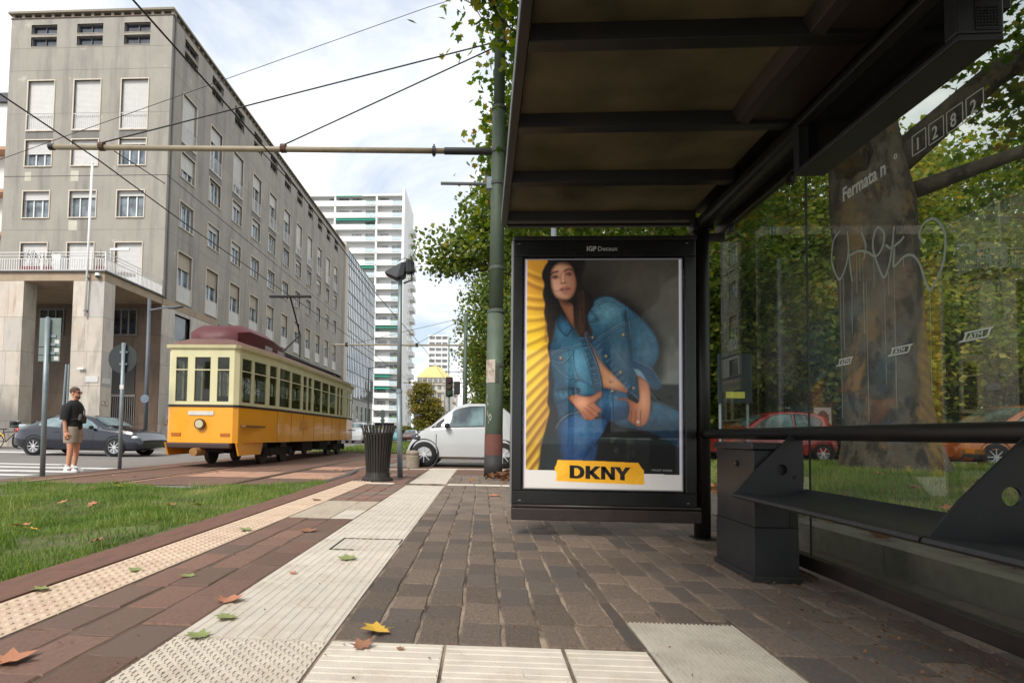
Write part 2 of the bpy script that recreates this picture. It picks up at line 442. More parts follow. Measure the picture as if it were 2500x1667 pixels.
def leafy(name, ramp, trans=0.35, rough=0.55, nscale=0.6, sat=1.0):
    M = bpy.data.materials.new(name); M.use_nodes = True
    t = M.node_tree; N = t.nodes; L = t.links
    b = N['Principled BSDF']; out = N['Material Output']
    at = N.new('ShaderNodeAttribute'); at.attribute_name = 'tone'
    tcn = N.new('ShaderNodeTexCoord')
    ns = N.new('ShaderNodeTexNoise'); ns.inputs['Scale'].default_value = nscale; ns.inputs['Detail'].default_value = 3
    L.new(tcn.outputs['Object'], ns.inputs['Vector'])
    ad = N.new('ShaderNodeMath'); ad.operation = 'MULTIPLY_ADD'; ad.inputs[1].default_value = 0.62
    L.new(at.outputs['Fac'], ad.inputs[0])
    sb = N.new('ShaderNodeMath'); sb.operation = 'MULTIPLY_ADD'; sb.inputs[1].default_value = 1.1; sb.inputs[2].default_value = -0.34
    L.new(ns.outputs['Fac'], sb.inputs[0]); L.new(sb.outputs[0], ad.inputs[2])
    rp = N.new('ShaderNodeValToRGB'); e = rp.color_ramp.elements
    while len(e) < len(ramp): e.new(0.5)
    for k, (p, c) in enumerate(ramp):
        e[k].position = p; e[k].color = (*c, 1)
    L.new(ad.outputs[0], rp.inputs[0])
    L.new(rp.outputs[0], b.inputs['Base Color']); b.inputs['Roughness'].default_value = rough
    b.inputs['Specular IOR Level'].default_value = 0.35
    tr = N.new('ShaderNodeBsdfTranslucent')
    hs = N.new('ShaderNodeHueSaturation'); hs.inputs['Value'].default_value = 1.25; hs.inputs['Saturation'].default_value = 1.1
    L.new(rp.outputs[0], hs.inputs['Color']); L.new(hs.outputs[0], tr.inputs['Color'])
    mxn = N.new('ShaderNodeMixShader'); mxn.inputs['Fac'].default_value = trans
    L.new(b.outputs[0], mxn.inputs[1]); L.new(tr.outputs[0], mxn.inputs[2]); L.new(mxn.outputs[0], out.inputs['Surface'])
    MATS[name] = M
    return M
grass_m = leafy('grass', [(0.0, srgb(54, 76, 28)), (0.28, srgb(80, 110, 42)), (0.55, srgb(114, 138, 60)), (0.8, srgb(150, 156, 90)), (1.0, srgb(190, 178, 124))], 0.4, nscale=1.1)
tag(link('grass', grass_mesh('grass', 150000, (-13, -2.40), (1.3, 9.4), lawn_z, 0.06, 0.0032, 3,
        lambda x, y: np.clip(1.0 * np.exp(-(y - 1.3) / 6.0) * np.clip(1.15 - (-2.4 - x) / 14, 0.15, 1), 0.05, 1) * np.where(np.sin(x * 2.1 + 2 * np.sin(y * .9)) + np.sin(y * 2.6 + 1.5 * np.sin(x * 1.4)) < -1.0, .22, 1.0))),
    'bright green grass growing on the tram track beside the platform', 'grass', kind='stuff')
tag(link('grass', grass_mesh('grass_tufts', 26000, (-12, -2.38), (1.3, 9.6), lawn_z, 0.13, 0.004, 13,
        lambda x, y: np.exp(-(y - 1.3) / 7.0) * (0.06 + (np.sin(x * 4.1 + 1.3 * np.sin(y * 3.3)) * np.sin(y * 3.7 + x) > .45)))),
    'taller ragged grass tufts standing out of the tram track lawn', 'grass', kind='stuff')
tag(link('grass', grass_mesh('far_grass', 22000, (-8.4, -2.42), (26.3, 80), far_lawn_z, 0.16, 0.012, 4)), 'far strip of green grass along the tracks beyond the crossing', 'grass', kind='stuff')
tag(link('grass', grass_mesh('garden_grass', 60000, (2.65, 14), (1.0, 13.2), garden_z, 0.085, 0.005, 5)), 'shaded lawn grass of the garden behind the shelter glass', 'grass', kind='stuff')

# platform: mortar bed with kerbs, stones and tactile tiles as pieces
pb = MB()
pb.box(-2.36, 2.34, -3.0, 12.86, -0.20, -0.0085)
platform = pb.build('platform', mortar); platform['kind'] = 'structure'
MB().box(-1.74, -1.13, -2.0, 12.8, -0.0085, -0.0055).build('joint_filling', mat('dark joint sand', srgb(92, 74, 62), .95, var=.3, scale=8, stain=(srgb(150, 130, 112), .6, (4, 2, 1), .58, .7)), platform)
def piece(name, me, x, y, z=0.0, sx=1, sy=1, rot=0.0, tilt=(0, 0)):
    o = link(name, me, platform, (x, y, z)); o.scale = (sx, sy, 1); o.rotation_euler = (tilt[0], tilt[1], rot); return o
# kerb stones along the track edge
kb = MB(); kb.box(-0.5, 0.5, -0.5, 0.5, -0.19, 0.0)
kmesh = kb.mesh('kerb_stone', kerb_brown)
y = -2.0
while y < 12.8:
    o = piece('kerb_stone', kmesh, -2.235, y + 0.5, 0.004, 0.262, 0.996); y += 1.0
kgm = MB().box(-0.5, 0.5, -0.5, 0.5, -0.3, 0.0).mesh('kerb_stone', kerb_grey)
y = -2.5
while y < 12.9:
    o = piece('kerb_stone', kgm, 2.48, y + 0.5, 0.15, 0.26, 0.994, rot=random.uniform(-.004, .004)); y += 1.0

# unit stones: chamfered, uneven
def unit_stone(seed, M):
    g = random.Random(seed)
    n = 10; mb = MB(); rings = []
    pts = []
    per = [(-.5, -.5), (-.17, -.5), (.17, -.5), (.5, -.5), (.5, 0), (.5, .5), (.17, .5), (-.17, .5), (-.5, .5), (-.5, 0)]
    per = [(px + g.uniform(-.028, .028), py + g.uniform(-.016, .016)) for px, py in per]
    c = 0.93
    rings.append([(px, py, -0.016) for px, py in per])
    rings.append([(px * .992, py * .994, -0.0055) for px, py in per])
    rings.append([(px * c, py * .965, 0.0 + g.uniform(-.0012, .0008)) for px, py in per])
    mb.loft(rings, caps=False)
    ctr = len(mb.v); mb.v.append((g.uniform(-.1, .1), g.uniform(-.1, .1), 0.0012))
    for i in range(n): mb.f.append((20 + i, 20 + (i + 1) % n, ctr)); mb.mi.append(0)
    return mb.mesh('stone', M, smooth=False)
ug = [unit_stone(i, stone_grey) for i in range(5)]
ur = [unit_stone(20 + i, stone_red) for i in range(4)]
stones = []
def lay(x0, x1, y0, y1, colw, lmin, lmax, kinds, seed):
    g = random.Random(seed); x = x0
    while x < x1 - 0.04:
        wd = min(colw * g.uniform(.94, 1.06), x1 - x)
        if x1 - (x + wd) < 0.05: wd = x1 - x
        y = y0 - g.uniform(0, lmax)
        while y < y1:
            ln = g.uniform(lmin, lmax); a = max(y, y0); b = min(y + ln, y1)
            if b - a > 0.05: stones.append((x + wd / 2, (a + b) / 2, wd - g.uniform(.006, .018), b - a - g.uniform(.003, .011), g.choice(kinds), g.uniform(-.03, .03), g.uniform(-.008, .006)))
            y += ln
        x += wd
lay(-0.55, 0.60, 2.115, 8.62, 0.155, 0.17, 0.31, ug, 1)
lay(0.60, 1.04, 2.435, 8.62, 0.16, 0.21, 0.33, ug, 2)
lay(1.04, 2.33, 1.2, 8.62, 0.162, 0.21, 0.33, ug, 3)
lay(-0.52, 1.2, 8.85, 10.9, 0.165, 0.21, 0.33, ug, 6)
lay(-1.735, -1.135, 1.2, 5.06, 0.2, 0.24, 0.40, ur, 4)
lay(-1.735, -1.135, 6.4, 8.62, 0.2, 0.24, 0.36, ur + ug[:2], 5)
lay(-1.735, -1.2, 8.85, 10.9, 0.18, 0.22, 0.34, ur, 7)
lay(-0.55, 0.6, 0.4, 1.24, 0.165, 0.21, 0.33, ug, 8)
stones.sort(key=lambda s: s[1] + max(0, abs(s[0]) - s[1]) * 2)
vis = [s for s in stones if s[1] > 1.5]
for s in vis[:300]:
    piece('stone', s[4], s[0], s[1], s[6] * .4 - 0.0005, s[2], s[3], s[5], (random.uniform(-.006, .006), random.uniform(-.012, .012)))
rest = vis[300:] + [s for s in stones if s[1] <= 1.5]
vv = []; ff = []; k = 0
mg = MB(); mg.cur = 0
for s in rest:
    me = s[4]; o_ = len(mg.v)
    mg.v.extend([(s[0] + v.co.x * s[2], s[1] + v.co.y * s[3], v.co.z + s[6] * .4) for v in me.vertices])
    for p in me.polygons: mg.f.append(tuple(i + o_ for i in p.vertices)); mg.mi.append(0 if me in ug else 1)
ro = mg.build('stone', [mat('far grey porphyry', srgb(116, 102, 90), 0.78, var=0.32, scale=3.1, bump=0.5, bscale=60), mat('far reddish porphyry', srgb(126, 96, 82), 0.78, var=0.3, scale=3.3, bump=0.5, bscale=60)], platform, recalc=False)
ro['kind'] = 'stuff'

# guiding tiles with long ribs
def rib_tile(wd, ln, nr, along, M, name, h=0.0026, base=-0.003):
    mb = MB(); mb.box(-wd / 2, wd / 2, -ln / 2, ln / 2, -0.016, base)
    span = wd if along == 'y' else ln; L_ = (ln if along == 'y' else wd) / 2
    for i in range(nr):
        c = -span / 2 + span * (i + 0.5) / nr; a = span / nr * 0.20
        for dd in (-0.021, 0.021) if nr < 12 else (0,):
            cc_ = c + dd; hw = 0.012 if nr < 12 else a
            P = [(cc_ - hw, base), (cc_ + hw, base), (cc_ + hw * .6, base + h), (cc_ - hw * .6, base + h)]
            if along == 'y': mb.prism(P, 'y', -L_ + .004, L_ - .004)
            else: mb.prism([(p[0], p[1]) for p in P], 'x', -L_ + .004, L_ - .004)
    return mb.mesh(name, M)
t1 = rib_tile(0.574, 0.394, 6, 'y', tactile, 'guiding_tile')
y = 2.10
while y < 12.7:
    if not (8.55 < y + .2 < 8.8): piece('guiding_tile', t1, -0.845, y + 0.199, 0.0, 1, 1, random.uniform(-.003, .003), (0, random.uniform(-.003, .003)))
    y += 0.4
t2 = rib_tile(0.41, 0.40, 4, 'x', tactile, 'guiding_tile')
for x in (-0.34, 0.08, 0.395 + .0):
    pass
for x, sx in ((-0.338, 1.0), (0.084, 1.0), (0.447, 0.70)):
    piece('guiding_tile', t2, x, 1.903, 0.0, sx, 1); piece('guiding_tile', t2, x, 1.495, 0.0, sx, 1)
# junction tiles with a woven pattern of short bars
jb = MB(); jb.box(-0.143, 0.143, -0.203, 0.203, -0.016, -0.003)
for i in range(12):
    for j in range(16):
        cx_ = -0.13 + i * 0.0236; cy_ = -0.188 + j * 0.025
        if (i + j) % 2: jb.box(cx_ - .0115, cx_ + .0115, cy_ - .0035, cy_ + .0035, -0.003, 0.0005)
        else: jb.box(cx_ - .0032, cx_ + .0032, cy_ - .0115, cy_ + .0115, -0.003, 0.0005)
jm = jb.mesh('junction_tile', tactile)
for x in (-0.988, -0.70):
    for y in (1.89, 1.478): piece('junction_tile', jm, x, y, 0.0)
# pairs of fine-ribbed slabs under the shelter edge
gm = rib_tile(0.425, 0.315, 24, 'y', grate_m, 'ribbed_slab', h=0.006)
for y in (2.265, 1.945, 1.625): piece('ribbed_slab', gm, 0.818, y, 0.0)
# warning tiles with domes
db = MB(); db.box(-0.171, 0.171, -0.198, 0.198, -0.016, -0.002)
for i in range(6):
    for j in range(7):
        cx_ = -0.142 + i * 0.0568; cy_ = -0.17 + j * 0.0567
        db.lathe([(0.0155, -0.002), (0.0125, 0.0025), (0.006, 0.0042), (0.0, 0.0045)], 8, (cx_, cy_, 0), closed=False)
dm = db.mesh('warning_tile', dots_m)
y = 1.1
while y < 9.0:
    piece('warning_tile', dm, -1.922, y + 0.2, 0.0, 1, 1, random.uniform(-.004, .004)); y += 0.402
# far tactile cross band, end band, patches
cb = rib_tile(0.40, 0.21, 4, 'x', tactile, 'guiding_tile', h=.004)
for i in range(7):
    x = -1.55 + i * 0.41
    if not (-1.15 < x < -.55): piece('guiding_tile', cb, x, 8.74, 0.0)
for i in range(9): piece('guiding_tile', cb, -2.2 + i * 0.405, 12.72 - 0.02 * (i - 6) ** 2 * (i < 6), 0.0, 1, 1, (0.10 * (6 - i) / 6 if i < 6 else 0))
pm = MB().box(-0.5, 0.5, -0.5, 0.5, -0.016, 0.0).mesh('concrete_slab', patch_m)
piece('concrete_slab', pm, -1.545, 5.72, 0.001, 0.37, 1.28); piece('concrete_slab', pm, -1.25, 6.0, 0.0005, 0.21, 0.72)
pm2 = rib_tile(0.21, 0.55, 3, 'y', tactile, 'guiding_tile', h=.003); piece('guiding_tile', pm2, -1.25, 5.36, 0.0)
ba = MB().box(-0.5, 0.5, -0.5, 0.5, -0.016, 0.0).mesh('asphalt_patch', brown_asphalt)
piece('asphalt_patch', ba, -1.65, 11.75, 0.0, 1.0, 1.65); piece('asphalt_patch', ba, 0.45, 11.75, 0.0, 1.95, 1.65); piece('asphalt_patch', ba, -2.0, 9.95, -0.001, 0.5, 1.9)
piece('asphalt_patch', ba, 1.75, 9.9, 0.0, 1.05, 2.4); piece('asphalt_patch', ba, 1.9, 11.9, 0.0, 0.9, 1.5)
# manhole cover frame let into the guiding path
mf = MB()
for a, b, c, d in ((-.215, .215, .193, .2), (-.215, -.208, -.2, .193), (.209, .215, .02, .193), (-.208, -.05, -.2, -.195)): mf.box(a, b, c, d, -0.004, 0.0032)
mfo = mf.build('cover_frame', mat('dark steel edge', srgb(74, 68, 62), 0.6, metal=.3), platform, loc=(-0.78, 3.92, 0.0))
# ------------------------------------------------------------------ bus shelter
dark_metal = mat('dark painted steel', srgb(27, 24, 23), 0.42, metal=0.0, var=0.25, scale=6, bump=0.08, bscale=120, stain=(srgb(60, 48, 40), 0.5, (3, 3, 1.2), 0.55, 0.8))
dark_grey = mat('charcoal painted steel', srgb(39, 39, 41), 0.4, var=0.15, scale=5, bump=0.06, bscale=200, stain=(srgb(78, 74, 70), 0.25, (6, 6, 2), 0.56, 0.75))
black_m = mat('black rubber', srgb(20, 20, 21), 0.6, var=0.1)
brown_metal = mat('brown painted steel', srgb(48, 38, 34), 0.5, var=0.25, scale=5, bump=0.08, stain=(srgb(36, 30, 28), 0.7, (4, 4, 2), 0.5, 0.7))

def roof_glass():
    M = bpy.data.materials.new('dirty wired roof glass'); M.use_nodes = True
    t = M.node_tree; N = t.nodes; L = t.links; b = N['Principled BSDF']; out = N['Material Output']
    tcn = N.new('ShaderNodeTexCoord')
    n = N.new('ShaderNodeTexNoise'); n.inputs['Scale'].default_value = 2.4; n.inputs['Detail'].default_value = 8
    L.new(tcn.outputs['Object'], n.inputs['Vector'])
    rp = N.new('ShaderNodeValToRGB'); rp.color_ramp.elements[0].position = .32; rp.color_ramp.elements[0].color = (*srgb(78, 73, 52), 1)
    rp.color_ramp.elements[1].position = .7; rp.color_ramp.elements[1].color = (*srgb(122, 108, 86), 1)
    L.new(n.outputs['Fac'], rp.inputs[0])
    br = N.new('ShaderNodeTexBrick'); br.inputs['Scale'].default_value = 1.0; br.offset = 0.0
    br.inputs['Brick Width'].default_value = 0.0125; br.inputs['Row Height'].default_value = 0.0125; br.inputs['Mortar Size'].default_value = 0.0009
    br.inputs['Color1'].default_value = (1, 1, 1, 1); br.inputs['Color2'].default_value = (1, 1, 1, 1); br.inputs['Mortar'].default_value = (.55, .52, .5, 1)
    L.new(tcn.outputs['Object'], br.inputs['Vector'])
    mu = N.new('ShaderNodeMixRGB'); mu.blend_type = 'MULTIPLY'; mu.inputs['Fac'].default_value = 1
    L.new(rp.outputs[0], mu.inputs['Color1']); L.new(br.outputs[0], mu.inputs['Color2'])
    L.new(mu.outputs[0], b.inputs['Base Color']); b.inputs['Roughness'].default_value = .5
    tr = N.new('ShaderNodeBsdfTranslucent'); L.new(mu.outputs[0], tr.inputs['Color'])
    tp = N.new('ShaderNodeBsdfTransparent'); tp.inputs['Color'].default_value = (.55, .56, .48, 1)
    m1 = N.new('ShaderNodeMixShader'); m1.inputs['Fac'].default_value = .45
    L.new(b.outputs[0], m1.inputs[1]); L.new(tr.outputs[0], m1.inputs[2])
    n2_ = N.new('ShaderNodeTexNoise'); n2_.inputs['Scale'].default_value = 7; n2_.inputs['Detail'].default_value = 10; n2_.inputs['Roughness'].default_value = .75
    L.new(tcn.outputs['Object'], n2_.inputs['Vector'])
    r3 = N.new('ShaderNodeValToRGB'); r3.color_ramp.elements[0].position = .63; r3.color_ramp.elements[0].color = (.05, .05, .05, 1); r3.color_ramp.elements[1].position = .72; r3.color_ramp.elements[1].color = (.75, .75, .75, 1)
    L.new(n2_.outputs['Fac'], r3.inputs[0])
    m2_ = N.new('ShaderNodeMixShader'); L.new(r3.outputs[0], m2_.inputs['Fac']); L.new(m1.outputs[0], m2_.inputs[1]); L.new(tp.outputs[0], m2_.inputs[2])
    L.new(m2_.outputs[0], out.inputs['Surface'])
    return M
roofglass = roof_glass()

def clear_glass(name, tint=(.80, .86, .82), dirt=0.05, ior=1.5, refl=1.0):
    M = bpy.data.materials.new(name); M.use_nodes = True
    t = M.node_tree; N = t.nodes; L = t.links; N.remove(N['Principled BSDF']); out = N['Material Output']
    tp = N.new('ShaderNodeBsdfTransparent'); tp.inputs['Color'].default_value = (*tint, 1)
    gl = N.new('ShaderNodeBsdfGlossy'); gl.inputs['Roughness'].default_value = 0.0; gl.inputs['Color'].default_value = (refl, refl, refl, 1)
    lw = N.new('ShaderNodeLayerWeight'); lw.inputs['Blend'].default_value = 0.5
    pw_ = N.new('ShaderNodeMath'); pw_.operation = 'POWER'; pw_.inputs[1].default_value = 5.0; L.new(lw.outputs['Facing'], pw_.inputs[0])
    fr = N.new('ShaderNodeMath'); fr.operation = 'MULTIPLY_ADD'; f0 = ((ior - 1) / (ior + 1)) ** 2
    fr.inputs[1].default_value = 1 - f0; fr.inputs[2].default_value = f0; L.new(pw_.outputs[0], fr.inputs[0])
    df = N.new('ShaderNodeBsdfDiffuse'); df.inputs['Color'].default_value = (.34, .34, .3, 1)
    tcn = N.new('ShaderNodeTexCoord'); ns = N.new('ShaderNodeTexNoise'); ns.inputs['Scale'].default_value = 3.0; ns.inputs['Detail'].default_value = 8
    L.new(tcn.outputs['Object'], ns.inputs['Vector'])
    mr = N.new('ShaderNodeMapRange'); mr.inputs['From Min'].default_value = .4; mr.inputs['From Max'].default_value = .75; mr.inputs['To Min'].default_value = dirt * .35; mr.inputs['To Max'].default_value = dirt * 1.6
    L.new(ns.outputs['Fac'], mr.inputs['Value'])
    m0 = N.new('ShaderNodeMixShader'); L.new(mr.outputs[0], m0.inputs['Fac']); L.new(tp.outputs[0], m0.inputs[1]); L.new(df.outputs[0], m0.inputs[2])
    m1 = N.new('ShaderNodeMixShader'); L.new(fr.outputs[0], m1.inputs['Fac']); L.new(m0.outputs[0], m1.inputs[1]); L.new(gl.outputs[0], m1.inputs[2])
    L.new(m1.outputs[0], out.inputs['Surface'])
    return M
wallglass = clear_glass('shelter glass', (.83, .85, .80), 0.05, 1.5)

sh = thing('bus_shelter', 'dark metal and glass tram shelter with a wired glass roof over the paving', 'shelter')
beamsY = [4.45 - 0.68 * k for k in range(11)]
ROOF = 2.46
# roof purlins, panes, edge fascia, main beam, posts
for k, y in enumerate(beamsY):
    mb = MB()
    mb.prism([(y - .035, ROOF - .02), (y + .035, ROOF - .02), (y + .05, ROOF + .05), (y - .05, ROOF + .05)], 'x', 0.18, 1.62)
    mb.build('roof_beam', dark_metal, sh, bevel=.004)
for k in range(len(beamsY) - 1):
    y1, y0 = beamsY[k], beamsY[k + 1]
    xr = 1.60 if k < 2 else 1.385
    MB().box(0.185, xr, y0 + .04, y1 - .04, ROOF + .052, ROOF + .06).build('roof_pane', roofglass, sh)
fa = MB(); fa.box(0.13, 0.18, beamsY[-1] - .05, 4.52, ROOF - .02, ROOF + .085); fa.build('roof_edge', dark_metal, sh, bevel=.006)
fa = MB(); fa.box(0.18, 1.62, 4.505, 4.55, ROOF - .03, ROOF + .075); fa.build('roof_end', dark_metal, sh, bevel=.006)
mbm = MB(); mbm.cyl((1.68, beamsY[-1], 2.42), (1.68, 4.58, 2.42), .055, n=16); mbm.build('main_beam', dark_metal, sh, smooth=True)
hs_ = MB()
hs_.prism([(1.305, ROOF + .045), (1.34, ROOF - .01), (1.40, ROOF - .02), (1.40, ROOF + .045)], 'y', beamsY[-1], 3.06)
hs_.build('ceiling_trim', brown_metal, sh, bevel=.004)
hs_ = MB(); hs_.box(1.40, 1.63, beamsY[-1], 3.06, ROOF + .0, ROOF + .055); hs_.build('ceiling_panel', brown_metal, sh)
hs_ = MB(); hs_.box(1.60, 1.95, beamsY[-1], 4.5, ROOF + .062, ROOF + .085); hs_.build('gutter', dark_metal, sh)
hs_ = MB(); hs_.box(1.735, 1.95, beamsY[-1], 4.5, ROOF - .04, ROOF + .058); hs_.build('gutter_box', dark_metal, sh)
for y in (4.46, 0.9, -2.2):
    p = MB(); p.cyl((1.675, y, -0.01), (1.675, y, 2.40), .06, n=20); po = p.build('post', dark_metal, sh, smooth=True)
    MB().box(1.60, 1.75, y - .075, y + .075, 0.0, 0.012).build('base_plate', dark_metal, sh, bevel=.003)
    MB().box(1.60, 1.76, y - .05, y + .05, 2.36, 2.46).build('post_head', dark_metal, sh, bevel=.01)
# rear glass wall: three panes with rails and clamps
GX = 1.85
for y0, y1 in ((3.352, 4.52), (1.94, 3.346), (0.53, 1.934), (-2.2, 0.52)):
    MB().box(GX, GX + .008, y0, y1, 0.11, 2.36).build('glass_pane', wallglass, sh)
    MB().box(GX - .0005, GX + .0085, y1 - .003, y1 + .003, .11, 2.36).build('pane_seam', mat('dark seal', srgb(30, 34, 32), .5), sh)
MB().box(GX - .03, GX + .035, -2.2, 4.55, .035, .11).build('bottom_rail', brown_metal, sh, bevel=.006)
MB().box(GX - .025, GX + .03, -2.2, 4.55, 2.36, 2.42).build('top_rail', dark_metal, sh, bevel=.006)
for y in (4.35, 3.5, 3.2, 2.1, 1.7):
    MB().box(GX - .014, GX + .02, y - .025, y + .025, 2.31, 2.37).build('glass_clamp', dark_metal, sh, bevel=.004)
for y in (4.45, 0.9):
    MB().box(1.70, 1.85, y - .02, y + .02, 2.28, 2.34).build('glass_arm', dark_metal, sh, bevel=.004)
# passenger display housing under the ceiling
dh = MB()
for (a, b, c, d, e, f) in ((1.60, 1.755, 1.975, 3.0, 2.125, 2.150), (1.60, 1.755, 1.975, 3.0, 2.375, 2.40), (1.60, 1.755, 1.975, 2.03, 2.150, 2.375), (1.60, 1.755, 2.955, 3.0, 2.150, 2.375), (1.66, 1.755, 2.03, 2.955, 2.150, 2.375)):
    dh.box(a, b, c, d, e, f)
disp = dh.build('display_housing', dark_grey, sh, bevel=.006)
MB().box(1.654, 1.660, 2.03, 2.955, 2.152, 2.373).build('display_screen', mat('black screen', srgb(10, 10, 12), .12, var=.02), disp)
MB().box(1.66, 1.74, 1.9722, 1.975, 2.16, 2.36).build('end_plate', dark_metal, disp)
sp = MB()
for i in range(7):
    for j in range(7): sp.cyl((1.668 + i * .0105, 1.9725, 2.175 + j * .0105), (1.668 + i * .0105, 1.969, 2.175 + j * .0105), .0032, n=6)
sp.build('speaker_grille', black_m, disp)
MB().sphere((1.70, 1.966, 2.32), .014).build('button', mat('steel knob', srgb(140, 138, 135), .3, metal=.8), disp, smooth=True)

# lettering and marks on the glass
film = mat('grey glass film', srgb(184, 188, 182), .7, var=.05)
def glass_text(body, size, ycen, z, bold=0.0, name='lettering', sc=1.0):
    me = text_mesh(name, body, film, size, bold, 0.0004)
    o = link(name, me, sh, (GX - .003, ycen, z))
    o.rotation_euler = (R(90), 0, R(-90)); o.scale = (sc, 1, 1)
    return o
glass_text('Fermata n', 0.098, 3.005, 1.992, 0.0022, sc=.80)
glass_text('o', 0.05, 2.635, 2.03, 0.001, sc=.8)
for i, ch in enumerate('1282'):
    y = 2.525 - i * .092
    glass_text(ch, 0.075, y - .018, 2.006, 0.001, sc=.8)
    bx = MB()
    for a, b, c, d in ((0, .08, 0, .004), (0, .08, .086, .09), (0, .004, 0, .09), (.076, .08, 0, .09)):
        bx.box(GX - .0035, GX - .003, y - a, y - b, 1.99 + c, 1.99 + d)
    bx.build('number_box', film, sh)
def atm_logo(yl, yr, z):
    mb = MB(); h = .036; sl = .03
    def bar(p): mb.add([(GX - .0034, q[0], q[1]) for q in p], [(0, 1, 2, 3)])
    wd = yl - yr
    bar([(yl, z), (yr + sl, z), (yr + sl - .005, z + .006), (yl - .005, z + .006)])
    bar([(yl - sl, z + h), (yr, z + h), (yr + .005, z + h - .006), (yl - sl + .005, z + h - .006)])
    bar([(yl - .02, z + .006), (yl - .03, z + .006), (yl - sl - .012, z + h - .006), (yl - sl - .002, z + h - .006)])
    bar([(yr + sl + .002, z + .006), (yr + sl - .008, z + .006), (yr + .012, z + h - .006), (yr + .022, z + h - .006)])
    mb.build('logo_frame', film, sh, recalc=False)
    me = text_mesh('logo_letters', 'ATM', film, .028, .0006, .0002, shear=.2)
    o = link('logo_letters', me, sh, (GX - .003, yl - .043, z + .0075)); o.rotation_euler = (R(90), 0, R(-90)); o.scale = (1.1, 1, 1)
for yl, yr in ((3.083, 2.939), (2.701, 2.545), (2.31, 2.154), (1.92, 1.77)): atm_logo(yl, yr, 1.144)

# sprayed tag on the glass: strokes drawn as flat ribbons with drips
tagm = mat('grey green spray paint', srgb(138, 148, 134), .8, var=.15, scale=20)
def ribbon(mb, pts, wd):
    k = len(pts)
    for i in range(k - 1):
        a = Vector(pts[i]); b = Vector(pts[i + 1]); d = (b - a)
        if d.length < 1e-6: continue
        n_ = Vector((-d.y, d.x)).normalized() * wd / 2; e_ = d.normalized() * wd * .2
        mb.add([(GX - .0025 - .00002 * i, *(a - e_ + n_)), (GX - .0025 - .00002 * i, *(b + e_ + n_)), (GX - .0025 - .00002 * i, *(b + e_ - n_)), (GX - .0025 - .00002 * i, *(a - e_ - n_))], [(0, 1, 2, 3)])
def spline(P, n=6):
    P = [np.array(p, float) for p in P]; P = [2 * P[0] - P[1]] + P + [2 * P[-1] - P[-2]]; out = []
    for i in range(1, len(P) - 2):
        for t in np.linspace(0, 1, n, endpoint=False):
            out.append(.5 * ((2 * P[i]) + (-P[i - 1] + P[i + 1]) * t + (2 * P[i - 1] - 5 * P[i] + 4 * P[i + 1] - P[i + 2]) * t * t + (-P[i - 1] + 3 * P[i] - 3 * P[i + 1] + P[i + 2]) * t ** 3))
    out.append(P[-2]); return out
tg = MB()
TAG_STROKES = [[(3.029, 1.848), (3.084, 1.818), (3.104, 1.724), (3.077, 1.642), (3.036, 1.595), (2.986, 1.651), (2.963, 1.732), (2.97, 1.822)], [(2.97, 1.822), (2.958, 1.678), (2.941, 1.56)], [(2.957, 1.695), (2.886, 1.694), (2.824, 1.669), (2.766, 1.63), (2.719, 1.659), (2.706, 1.719), (2.745, 1.761), (2.774, 1.735), (2.782, 1.672), (2.75, 1.58), (2.712, 1.513), (2.678, 1.559), (2.654, 1.645), (2.641, 1.726)], [(2.644, 1.626), (2.651, 1.551), (2.63, 1.552), (2.583, 1.572), (2.534, 1.56), (2.497, 1.512), (2.476, 1.455), (2.446, 1.389), (2.4, 1.433), (2.369, 1.494), (2.361, 1.588), (2.393, 1.656), (2.432, 1.681), (2.474, 1.672), (2.495, 1.636), (2.471, 1.591)], [(2.864, 1.784), (2.835, 1.706), (2.849, 1.644)], [(2.697, 1.66), (2.665, 1.637), (2.612, 1.646), (2.585, 1.66)]]
TAG_DRIPS = [(3.036, 1.595, 0.871), (3.01, 1.597, 1.22), (2.944, 1.561, 1.295), (2.905, 1.687, 1.492), (2.88, 1.679, 1.544), (2.856, 1.646, 1.28), (2.834, 1.523, 0.849), (2.781, 1.623, 1.477), (2.712, 1.513, 1.018), (2.684, 1.529, 1.424), (2.649, 1.55, 0.86), (2.591, 1.563, 1.526), (2.448, 1.39, 0.959), (2.853, 1.528, 1.279), (2.648, 1.126, 0.86)]
for path in TAG_STROKES:
    ribbon(tg, spline(path), .0115)
for y_, za_, zb_ in TAG_DRIPS:
    ribbon(tg, [(y_ + .0012 * math.sin(q * 3 + y_ * 40), za_ + (zb_ - za_) * q) for q in np.linspace(0, 1, 8)], .0032)
tg.build('graffiti_tag', tagm, sh, recalc=False)

